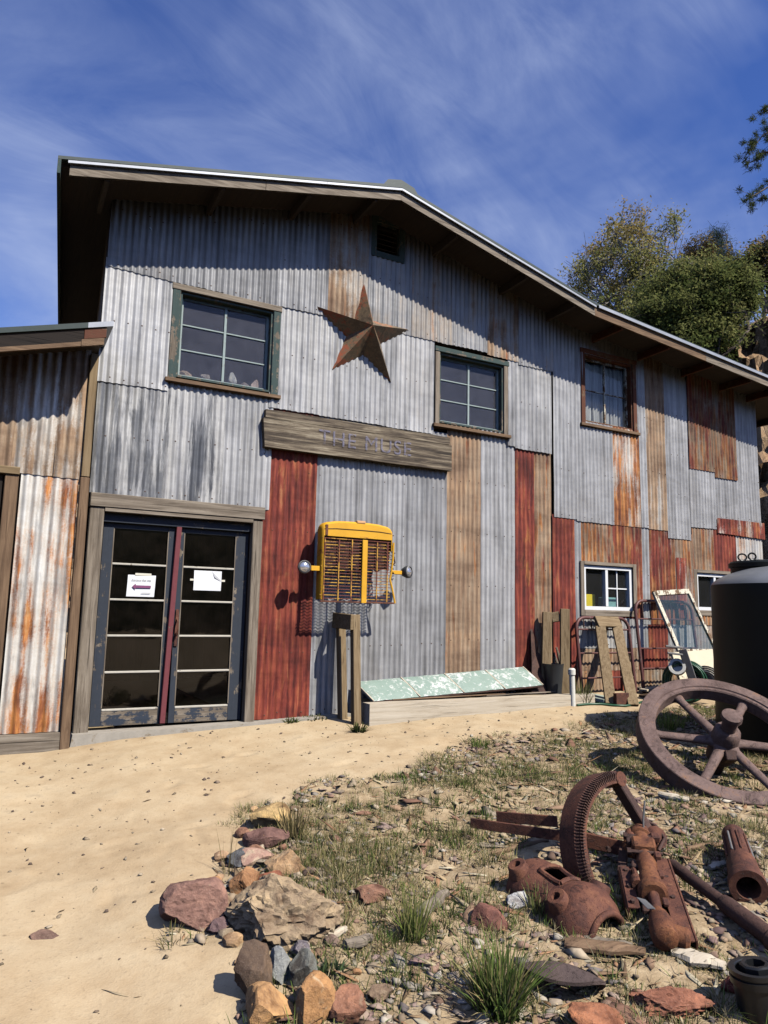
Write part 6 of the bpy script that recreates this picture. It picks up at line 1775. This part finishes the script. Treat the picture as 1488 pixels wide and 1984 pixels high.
log_piece((1130, 1822), (1225, 1835), 0.03, 'narrow grey bark strip behind the ridged bark slab', W['greyx'], 'bark_slab', 0.4, 8, 'bark')
log_piece((1345, 1640), (1392, 1668), 0.03, 'pinkish wood splinter left of the splined barrel', W['brownx'], 'wood_chunk', 0.5, 9)
log_piece((1375, 1688), (1408, 1676), 0.028, 'bright pale wood splinter touching the splined barrel', W['palex'], 'wood_chunk', 0.5, 10)
log_piece((1330, 1652), (1400, 1640), 0.02, 'thin tan splinter above the long shaft', W['brownx'], 'wood_chunk', 0.6, 11)
log_piece((952, 1652), (1062, 1628), 0.016, 'thin brown root behind the cast housing', W['brownx'], 'stick', 0.9, 12)

# ---- stone chips, pebbles and wood litter (uncountable)
def rand_in_zone(n, lo=0.0, xr=(0.2, 9.0), yr=(-7.0, -0.3), dens=None):
    out = []
    tot = 0
    while tot < n:
        x = rng.uniform(*xr, n * 3); y = rng.uniform(*yr, n * 3)
        # nearer ground gets the same cover as far ground
        k = in_zone(x, y) + (fbm2(x * 3, y * 3, 3, 21) - 0.5) * 0.6 > lo
        if dens is not None: k &= rng.random(len(x)) < dens(x, y)
        dx, dy = x - CAM[0], y - CAM[1]
        f_ = dx * FWD.x + dy * FWD.y; r_ = dx * RIGHT.x + dy * RIGHT.y
        k &= (f_ > 2.2) & (np.abs(r_) < f_ * 0.62 + 0.6)
        out.append(np.stack([x[k], y[k]], -1)); tot += k.sum()
    return np.concatenate(out)[:n]
_ico = None
def chips(name, label, P, smin, smax, pal, flat, mat=CHIP, up=0.35, elong=1.0, power=2.2):
    base = np.array([(1, 0, 0), (-1, 0, 0), (0, 1, 0), (0, -1, 0), (0.45, 0.4, 1), (-0.4, 0.35, 0.95), (0.1, -0.5, 1.05), (0, 0, -1)], float)
    Fb = np.array([(4, 5, 6), (0, 2, 4), (2, 5, 4), (2, 1, 5), (1, 3, 5), (3, 6, 5), (3, 0, 6), (0, 4, 6), (2, 0, 7), (1, 2, 7), (3, 1, 7), (0, 3, 7)])
    n = len(P); nb = len(base)
    s = smin + (smax - smin) * rng.random(n) ** power
    V = base[None] * (1 + rng.normal(0, 0.25, (n, nb, 3)))
    V[:, :, 0] *= (1 + rng.random(n) * elong)[:, None]; V[:, :, 2] *= (flat * (0.5 + rng.random(n)))[:, None]
    V *= s[:, None, None]
    tl = rng.normal(0, 0.25, n); ct, st_ = np.cos(tl), np.sin(tl)
    x, z = V[:, :, 0].copy(), V[:, :, 2].copy(); V[:, :, 0] = x * ct[:, None] - z * st_[:, None]; V[:, :, 2] = x * st_[:, None] + z * ct[:, None]
    a = rng.random(n) * 2 * math.pi; c, s_ = np.cos(a), np.sin(a)
    x, y = V[:, :, 0].copy(), V[:, :, 1].copy(); V[:, :, 0] = x * c[:, None] - y * s_[:, None]; V[:, :, 1] = x * s_[:, None] + y * c[:, None]
    V[:, :, 0] += P[:, 0:1]; V[:, :, 1] += P[:, 1:2]; V[:, :, 2] += (zg(P[:, 0], P[:, 1]) + s * flat * up)[:, None]
    Fa = (Fb[None] + (np.arange(n) * nb)[:, None, None]).reshape(-1, 3)
    pal = np.array(pal); cc = pal[rng.integers(0, len(pal), n)] * rng.uniform(0.55, 1.1, (n, 1))
    me = mesh_np(name, V.reshape(-1, 3), Fa, mat, np.repeat(cc, nb, 0))
    return tag(link(name, me), label, kind='stuff')
STONEPAL = [(.36, .28, .19), (.42, .33, .22), (.30, .225, .15), (.38, .26, .17), (.25, .165, .12), (.46, .40, .31), (.32, .20, .14), (.24, .20, .18), (.44, .35, .24)]
def patch(x, y): return np.clip((fbm2(x * 1.4, y * 1.4, 4, 51) - 0.36) * 4.5, 0.06, 1)
P_ = rand_in_zone(5200, 0.0, dens=patch)
chips('stone_chips', 'small angular stone chips strewn over the weedy ground', P_, 0.006, 0.034, STONEPAL, 0.5, power=3.4)
P_ = rand_in_zone(1500, 0.12, dens=lambda x, y: patch(x, y) ** 2)
chips('stone_flakes', 'flat purplish and tan stone flakes behind the rock row', P_, 0.012, 0.046, [(.30, .215, .175), (.36, .265, .20), (.26, .17, .145), (.40, .32, .24), (.44, .38, .30)], 0.22, power=2.2)
WOODPAL = [(.40, .29, .16), (.30, .20, .11), (.46, .37, .22), (.22, .14, .08), (.50, .43, .29), (.34, .19, .10)]
P_ = rand_in_zone(4200, 0.0)
chips('wood_litter', 'splinters and bark litter among the weeds', P_, 0.007, 0.022, WOODPAL, 0.22, elong=7.0, power=2.2)
P_ = rand_in_zone(260, 0.1)
chips('bark_pieces', 'larger curled bark pieces and chunks among the weeds', P_, 0.025, 0.06, [(.24, .13, .085), (.33, .21, .13), (.28, .155, .10), (.42, .34, .24)], 0.28, elong=2.0, power=1.6)
# pebbles on the bare path
px_ = rng.uniform(-1.5, 7, 2200); py_ = rng.uniform(-6.5, -0.2, 2200)
chips('path_pebbles', 'few tiny pebbles on the bare dirt path', np.stack([px_, py_], -1), 0.003, 0.016, [(.30, .23, .15), (.22, .16, .11), (.40, .32, .22), (.17, .12, .09)], 0.6, power=3.5)

tx = rng.uniform(-1.5, 6.5, 260); ty = rng.uniform(-6.3, -0.4, 260)
chips('path_twigs', 'thin dark twigs and straws scattered on the bare path', np.stack([tx, ty], -1), 0.003, 0.009, [(.14, .09, .05), (.22, .15, .08), (.40, .31, .19)], 0.5, elong=9.0, power=2.0)
# ---- grass
def blades(C, h, spread, n, pal, width=0.004, lean=0.5, droop=0.35):
    """C: (m,2) clump centres; n blades each; returns V,F,col"""
    m = len(C); N = m * n
    cx = np.repeat(C[:, 0], n); cy = np.repeat(C[:, 1], n)
    hh = np.repeat(h, n) * rng.uniform(0.45, 1.1, N)
    a = rng.random(N) * 2 * math.pi; rr = np.sqrt(rng.random(N)) * np.repeat(spread, n)
    bx, by = cx + np.cos(a) * rr, cy + np.sin(a) * rr
    bz = zg(bx, by) - 0.006
    la = a + rng.normal(0, 0.7, N); le = np.abs(rng.normal(0, lean, N)) * (0.4 + rr / np.maximum(np.repeat(spread, n), 1e-4))
    dx, dy = np.cos(la), np.sin(la)
    sa_ = rng.random(N) * math.pi; wx2, wy2 = np.cos(sa_), np.sin(sa_)
    ts = [0, 0.4, 0.75, 1.0]; ws = [1.0, 0.85, 0.55, 0.08]
    V = np.zeros((N, 8, 3))
    for k, (t, w) in enumerate(zip(ts, ws)):
        out = le * hh * (t * 0.5 + droop * t * t)
        up = hh * (t - droop * 0.5 * le * t * t)
        for s_, sg in ((0, -1), (1, 1)):
            V[:, k * 2 + s_, 0] = bx + dx * out + sg * wx2 * width * w
            V[:, k * 2 + s_, 1] = by + dy * out + sg * wy2 * width * w
            V[:, k * 2 + s_, 2] = bz + up
    Fb = np.array([[0, 1, 3, 2], [2, 3, 5, 4], [4, 5, 7, 6]])
    F_ = (Fb[None] + (np.arange(N) * 8)[:, None, None]).reshape(-1, 4)
    pal = np.array(pal); pc_ = pal[rng.integers(0, len(pal), N)] * rng.uniform(0.7, 1.3, (N, 1))
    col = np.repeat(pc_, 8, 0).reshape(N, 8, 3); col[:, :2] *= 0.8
    return V.reshape(-1, 3), F_, col.reshape(-1, 3)
DRY = [(.42, .35, .18), (.36, .28, .13), (.30, .24, .11), (.46, .39, .23), (.24, .23, .085)]
GRN = [(.10, .16, .035), (.14, .20, .05), (.18, .24, .07), (.09, .13, .035), (.25, .26, .09)]
OLV = [(.075, .095, .03), (.10, .12, .04), (.13, .14, .05), (.16, .15, .06), (.055, .07, .025)]
def grass_thing(name, px, h, spread, n, pal, label, cat='grass tuft', width=0.004, lean=0.5, group=None, droop=0.35):
    p = gp(*px)
    V, F_, c = blades(np.array([[p.x, p.y]]), np.array([h]), np.array([spread]), n, pal, width, lean, droop)
    o_ = np.array([p.x, p.y, gnd(p.x, p.y)])
    o = link(name, mesh_np(name, V - o_, F_, BLADE, c)); o.location = o_
    return tag(o, label, cat, group)
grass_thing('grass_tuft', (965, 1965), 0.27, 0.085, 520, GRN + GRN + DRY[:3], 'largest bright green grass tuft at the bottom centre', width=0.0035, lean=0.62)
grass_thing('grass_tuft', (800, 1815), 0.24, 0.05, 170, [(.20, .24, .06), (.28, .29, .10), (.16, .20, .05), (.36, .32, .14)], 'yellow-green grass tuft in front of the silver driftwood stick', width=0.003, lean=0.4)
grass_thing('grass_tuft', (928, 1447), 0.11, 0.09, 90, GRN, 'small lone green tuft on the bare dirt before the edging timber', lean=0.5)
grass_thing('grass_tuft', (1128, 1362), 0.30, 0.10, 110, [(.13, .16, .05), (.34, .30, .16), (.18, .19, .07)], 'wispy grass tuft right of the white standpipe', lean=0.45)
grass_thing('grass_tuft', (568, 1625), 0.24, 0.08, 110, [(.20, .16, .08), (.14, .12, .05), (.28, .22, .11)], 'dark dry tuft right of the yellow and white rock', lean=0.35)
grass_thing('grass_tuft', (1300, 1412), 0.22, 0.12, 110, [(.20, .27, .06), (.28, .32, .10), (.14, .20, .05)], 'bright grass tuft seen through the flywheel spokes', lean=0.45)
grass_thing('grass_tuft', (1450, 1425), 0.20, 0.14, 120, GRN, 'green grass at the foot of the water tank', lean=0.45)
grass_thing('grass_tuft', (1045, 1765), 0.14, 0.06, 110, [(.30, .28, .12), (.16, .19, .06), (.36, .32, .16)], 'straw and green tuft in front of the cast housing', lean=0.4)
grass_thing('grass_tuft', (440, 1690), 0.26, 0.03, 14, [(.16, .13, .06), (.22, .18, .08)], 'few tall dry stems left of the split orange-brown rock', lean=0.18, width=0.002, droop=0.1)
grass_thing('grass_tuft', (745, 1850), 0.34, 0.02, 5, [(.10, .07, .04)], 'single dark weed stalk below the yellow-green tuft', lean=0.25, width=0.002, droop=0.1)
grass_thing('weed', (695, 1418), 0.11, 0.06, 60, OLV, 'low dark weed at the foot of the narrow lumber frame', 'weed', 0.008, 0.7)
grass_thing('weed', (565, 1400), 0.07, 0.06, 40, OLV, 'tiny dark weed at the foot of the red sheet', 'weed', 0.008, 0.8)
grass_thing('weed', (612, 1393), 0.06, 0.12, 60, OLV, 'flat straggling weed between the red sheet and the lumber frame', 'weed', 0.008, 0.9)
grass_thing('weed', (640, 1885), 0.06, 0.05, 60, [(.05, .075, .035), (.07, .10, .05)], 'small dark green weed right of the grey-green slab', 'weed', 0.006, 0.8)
# dry low cover, patchy
def gpatch(x, y): return np.clip((fbm2(x * 2.0 + 7, y * 2.0, 4, 71) - 0.42) * 5, 0.0, 1)
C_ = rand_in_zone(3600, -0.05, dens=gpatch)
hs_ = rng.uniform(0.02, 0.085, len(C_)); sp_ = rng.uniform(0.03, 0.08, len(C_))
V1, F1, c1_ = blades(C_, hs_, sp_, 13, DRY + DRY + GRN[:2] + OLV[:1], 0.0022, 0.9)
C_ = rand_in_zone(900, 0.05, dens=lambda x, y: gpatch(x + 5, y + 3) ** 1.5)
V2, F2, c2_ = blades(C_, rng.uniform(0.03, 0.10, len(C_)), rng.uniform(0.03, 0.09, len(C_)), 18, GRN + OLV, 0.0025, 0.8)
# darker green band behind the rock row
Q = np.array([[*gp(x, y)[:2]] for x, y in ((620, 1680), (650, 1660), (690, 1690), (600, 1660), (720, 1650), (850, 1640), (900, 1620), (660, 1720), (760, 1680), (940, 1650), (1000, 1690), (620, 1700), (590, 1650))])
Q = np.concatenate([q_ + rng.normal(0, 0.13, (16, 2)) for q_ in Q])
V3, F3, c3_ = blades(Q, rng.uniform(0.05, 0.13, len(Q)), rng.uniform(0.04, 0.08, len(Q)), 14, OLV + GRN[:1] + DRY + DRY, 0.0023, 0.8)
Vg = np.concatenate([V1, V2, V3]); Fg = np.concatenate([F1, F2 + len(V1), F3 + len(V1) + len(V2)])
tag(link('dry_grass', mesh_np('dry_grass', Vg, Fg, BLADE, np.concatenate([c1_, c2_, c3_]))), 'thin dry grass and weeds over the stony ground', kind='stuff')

# ================================================================== TREES ON THE HILL
def limb(m, a, b, ra, rb, wob, seg=7, n=6):
    a = Vector(a); b = Vector(b); L = (b - a).length; pts = []; rs = []
    sd = random.random() * 50
    for i in range(seg + 1):
        t = i / seg; p = a.lerp(b, t)
        w = math.sin(math.pi * t) * wob * L
        p += Vector((mnoise.noise(Vector((t * 3, sd, 0))), mnoise.noise(Vector((t * 3, sd, 7))), mnoise.noise(Vector((t * 3, sd, 13))) + 0.25)) * w
        pts.append(p); rs.append(ra + (rb - ra) * t)
    m.tube(pts, rs, n, cap=False)
    return pts
def tree(name, label, base, blobs, n_clump, leaves, lsize, pal, bark=BARK, trunk_r=0.16, csize=0.5, top_pal=None, cat='tree', group=None, twig=True, fork=0.35, needle=False, bare=0.0):
    """blobs: (centre, radii) ellipsoids of the crown, world space"""
    th = thing(name, label, cat, tuple(base), group)
    B = Vector(base)
    vols = np.array([r[0] * r[1] * r[2] for c, r in blobs]) ** 0.7; vols = vols / vols.sum()
    mt = MB(); ml = MB(); cl = []
    cen = Vector((0, 0, 0))
    for (c, r), v in zip(blobs, vols): cen += Vector(c) * float(v)
    fk = B.lerp(cen, fork)
    limb(mt, B - Vector((0, 0, 0.3)), fk, trunk_r, trunk_r * 0.7, 0.08)
    mains = []
    for (c, r), v in zip(blobs, vols):
        c = Vector(c)
        for k in range(max(2, int(round(7 * v)) + 1)):
            q = c + Vector((random.gauss(0, .45) * r[0], random.gauss(0, .45) * r[1], random.uniform(-.3, .5) * r[2]))
            mains.append(limb(mt, fk + Vector((random.uniform(-.1, .1), random.uniform(-.1, .1), random.uniform(-.2, .2))), q, trunk_r * 0.5, trunk_r * 0.16, 0.16, 8))
    for k in range(n_clump):
        i = int(rng.choice(len(blobs), p=vols)); c, r = blobs[i]
        while True:
            d = Vector(rng.normal(0, 1, 3)); d.normalize(); u = random.random() ** (1 / 3.0)
            u = 0.35 + 0.65 * u
            if d.z > -0.75: break
        q = Vector(c) + Vector((d.x * r[0], d.y * r[1], d.z * r[2])) * u * random.uniform(0.85, 1.08)
        src = min((random.choice(random.choice(mains)[2:]) for _ in range(9)), key=lambda p_: (p_ - q).length)
        pts = limb(ml, src, q, trunk_r * 0.12, 0.006, 0.22, 5, 4)
        if random.random() > bare: cl.append((q, pts[3], (q.z - c[2]) / r[2]))
        for _ in range(3 if twig else 0):
            e = q + Vector(rng.normal(0, csize * 0.7, 3)); limb(ml, pts[3], e, 0.012, 0.004, 0.2, 3, 3)
            if random.random() > bare + 0.2: cl.append((e, pts[3], (e.z - c[2]) / r[2]))
    mt.build('trunk', bark, th, 60)
    ml.build('branches', bark, th, 60)['kind'] = 'stuff'
    n = len(cl); N = n * leaves
    q = np.array([c[0][:] for c in cl]); s0_ = np.array([c[1][:] for c in cl]); hgt = np.array([c[2] for c in cl])
    t = rng.random((n, leaves, 1)) ** 0.6
    cen_ = s0_[:, None] * (1 - t) * 0.5 + q[:, None] * (1 - (1 - t) * 0.5) + rng.normal(0, 1, (n, leaves, 3)) * csize * np.array([0.42, 0.42, 0.34])
    cen_ = cen_.reshape(-1, 3)
    nr = rng.normal(0, 1, (N, 3)); nr[:, 2] = np.abs(nr[:, 2]) + 0.4; nr /= np.linalg.norm(nr, axis=1, keepdims=True)
    ta = rng.normal(0, 1, (N, 3)); ta -= nr * (ta * nr).sum(1, keepdims=True); ta /= np.linalg.norm(ta, axis=1, keepdims=True); bt = np.cross(nr, ta)
    L = lsize * rng.uniform(0.6, 1.35, (N, 1)); Wd = L * (0.10 if needle else 0.42)
    V = np.stack([cen_ - ta * L, cen_ - bt * Wd + nr * L * 0.12, cen_ + ta * L, cen_ + bt * Wd + nr * L * 0.12], 1).reshape(-1, 3)
    F_ = np.arange(N * 4).reshape(-1, 4)
    pal = np.array(pal); ci = rng.integers(0, len(pal), n); base_c = pal[ci]
    if top_pal is not None:
        tp = np.array(top_pal)[rng.integers(0, len(top_pal), n)]; w_ = np.clip((hgt - 0.1) * 1.6 + rng.normal(0, .3, n), 0, 1)[:, None]; base_c = base_c * (1 - w_) + tp * w_
    cc = np.repeat(base_c, leaves, 0) * rng.uniform(0.65, 1.35, (N, 1))
    me = mesh_np('crown', V - np.array(base), F_, LEAF, np.repeat(cc, 4, 0))
    o = link('crown', me, th); o['kind'] = 'stuff'
    return th
def tp(px, py, dep): return at_depth(px, py, dep)
def blob(px, py, dep, rpx, rpy, rd):
    c = at_depth(px, py, dep); k = dep / FPX
    return (c, (rpx * k, rd, rpy * k * 0.92))
DKG = [(.10, .13, .04), (.13, .155, .05), (.16, .18, .06), (.08, .105, .033), (.19, .20, .07)]
YLG = [(.28, .28, .09), (.33, .31, .11), (.22, .24, .075), (.36, .32, .12), (.19, .21, .065)]
ORG = [(.36, .25, .09), (.31, .23, .08), (.40, .29, .11)]
def hillbase(px, py, dep):
    p = at_depth(px, py, dep); p.z = hill_z(p.x, p.y) - 0.1
    return p
tree('hill_tree', 'sparse yellow-green tree with pale tangled branches above the barn roof', hillbase(1240, 700, 21), [blob(1180, 520, 21, 95, 95, 1.7), blob(1240, 455, 21.3, 82, 56, 1.4), blob(1160, 600, 20.8, 72, 66, 1.3), blob(1270, 555, 21, 80, 100, 1.5), blob(1210, 640, 20.6, 80, 50, 1.2)], 230, 42, 0.05, YLG, PALEBARK, 0.15, 0.34, ORG, bare=0.30)
tree('hill_tree', 'dense dark green oak right of the pale tangled tree above the barn roof', hillbase(1345, 790, 16.4), [blob(1335, 590, 17.4, 96, 92, 1.6), blob(1384, 580, 17.2, 50, 66, 1.1), blob(1290, 640, 17, 92, 66, 1.2), blob(1335, 680, 16.6, 80, 50, 0.9), blob(1382, 650, 16.7, 40, 48, 0.7)], 300, 95, 0.048, DKG, BARK, 0.15, 0.31, [(.21, .22, .07), (.26, .25, .09), (.17, .19, .06)])
tree('hill_conifer', 'small hazy conifer between the oak and the right edge', hillbase(1390, 560, 29), [blob(1392, 475, 29, 24, 32, 0.5), blob(1400, 520, 29, 40, 40, 0.8)], 46, 60, 0.07, [(.05, .08, .05), (.065, .095, .055), (.045, .07, .045)], BARK, 0.12, 0.35, None, needle=True)
tree('hill_bush', 'rusty orange scrub poking up left of the small conifer', hillbase(1350, 560, 28), [blob(1352, 490, 28, 34, 32, 0.7), blob(1345, 520, 28, 34, 30, .6)], 44, 34, 0.055, [(.07, .07, .035), (.16, .10, .045), (.20, .11, .05)], BARK, 0.08, 0.34, ORG, cat='shrub')
tree('hill_tree', 'autumn tinted tree at the right edge above the rock bank', hillbase(1478, 620, 25), [blob(1482, 520, 25, 42, 52, 0.9), blob(1500, 490, 25, 40, 40, 0.9), blob(1468, 545, 25, 30, 30, .8)], 70, 60, 0.06, [(.06, .07, .03), (.10, .10, .04), (.15, .12, .05)], BARK, 0.12, 0.34, ORG)
# tall pine whose trunk stands outside the frame; two boughs reach in
pb = hillbase(1625, 700, 24.0)
PINE = thing('pine_tree', 'tall pine whose needle boughs reach in at the upper right edge', 'pine tree', tuple(pb))
m = MB(); limb(m, pb - Vector((0, 0, 0.5)), at_depth(1620, -150, 24.0), 0.36, 0.14, 0.02, 12, 10); m.build('trunk', BARK, PINE, 60)
m = MB(); tips_ = []
for (sx, sy), mids in (((1620, 140), [((1560, 215), 23.8), ((1500, 250), 23.6), ((1478, 262), 23.6), ((1455, 292), 23.5)]), ((1620, 200), [((1550, 300), 23.9), ((1480, 295), 23.8), ((1460, 312), 23.7), ((1446, 318), 23.6)]), ((1620, 100), [((1560, 200), 23.7), ((1500, 225), 23.6), ((1482, 215), 23.6)]), ((1620, 270), [((1560, 350), 23.8), ((1495, 358), 23.7), ((1468, 375), 23.6), ((1442, 388), 23.6)])):
    pts = [at_depth(sx, sy, 24.0)] + [at_depth(*a, d_) for a, d_ in mids]
    m.tube(pts, list(np.linspace(0.06, 0.012, len(pts))), 6)
    for a_, b_ in zip(pts[1:-1], pts[2:]):
        for t in np.linspace(0, 1, 7):
            p_ = a_.lerp(b_, float(t)); e = p_ + Vector(rng.normal(0, 0.22, 3)) + Vector((0, 0, 0.05))
            m.tube([p_, e], [0.008, 0.004], 4); tips_.append(e)
    tips_.append(pts[-1])
ptop = at_depth(1620, -150, 24.0)
for k in range(46):
    t = 0.30 + 0.68 * k / 45
    c_ = pb.lerp(ptop, t); a = k * 2.4
    d0 = RIGHT * math.cos(a) + FWD * math.sin(a)
    if d0.dot(RIGHT) < -0.25: d0 = d0 - RIGHT * 1.1 * d0.dot(RIGHT); d0.normalize()
    L0 = 1.35 * (2.6 - 2.0 * max(0, t - 0.35)) * random.uniform(0.6, 1.0)
    pts = [c_ + d0 * L0 * u + Vector((0, 0, 0.25 * L0 * u * u + 0.1 * math.sin(u * 5 + k))) for u in (0, 0.25, 0.5, 0.75, 1.0)]
    m.tube(pts, [0.05, 0.04, 0.028, 0.018, 0.008], 5)
    for u in np.linspace(0.35, 1.0, 9):
        i_ = min(3, int(u * 4)); p_ = pts[i_].lerp(pts[i_ + 1], float(u * 4 - i_)); e = p_ + Vector(rng.normal(0, 0.2, 3)) + Vector((0, 0, 0.06))
        m.tube([p_, e], [0.008, 0.004], 4); tips_.append(e)
m.build('boughs', BARK, PINE, 60)['kind'] = 'stuff'
tq = np.array([t[:] for t in tips_]); n = len(tq); L_ = 60; N = n * L_
d_ = rng.normal(0, 1, (N, 3)); d_ /= np.linalg.norm(d_, axis=1, keepdims=True)
c_ = np.repeat(tq, L_, 0) + rng.normal(0, 0.05, (N, 3)); e_ = c_ + d_ * rng.uniform(0.08, 0.17, (N, 1))
w_ = np.cross(d_, rng.normal(0, 1, (N, 3))); w_ /= np.linalg.norm(w_, axis=1, keepdims=True); w_ *= 0.011
V = np.stack([c_ - w_, c_ + w_, e_ + w_ * 0.3, e_ - w_ * 0.3], 1).reshape(-1, 3)
cc = np.array(DKG)[rng.integers(0, 4, N)] * rng.uniform(0.4, 0.8, (N, 1))
o = link('needles', mesh_np('needles', V - np.array(pb), np.arange(N * 4).reshape(-1, 4), LEAF, np.repeat(cc, 4, 0)), PINE); o['kind'] = 'stuff'
# scrub on the bank
for i, (px, py, dep, r_, lab) in enumerate(((1430, 660, 18.6, 26, 'low olive scrub on the rock bank under the oak'), (1412, 700, 18.0, 22, 'dry scrub at the foot of the oak beside the roof edge'))):
    tree('bank_scrub', lab, at_depth(px, py + 20, dep), [blob(px, py, dep, r_, r_ * 0.8, 0.4)], 26, 40, 0.035, [(.10, .095, .04), (.15, .13, .06), (.07, .075, .03)], BARK, 0.03, 0.2, None, cat='shrub')
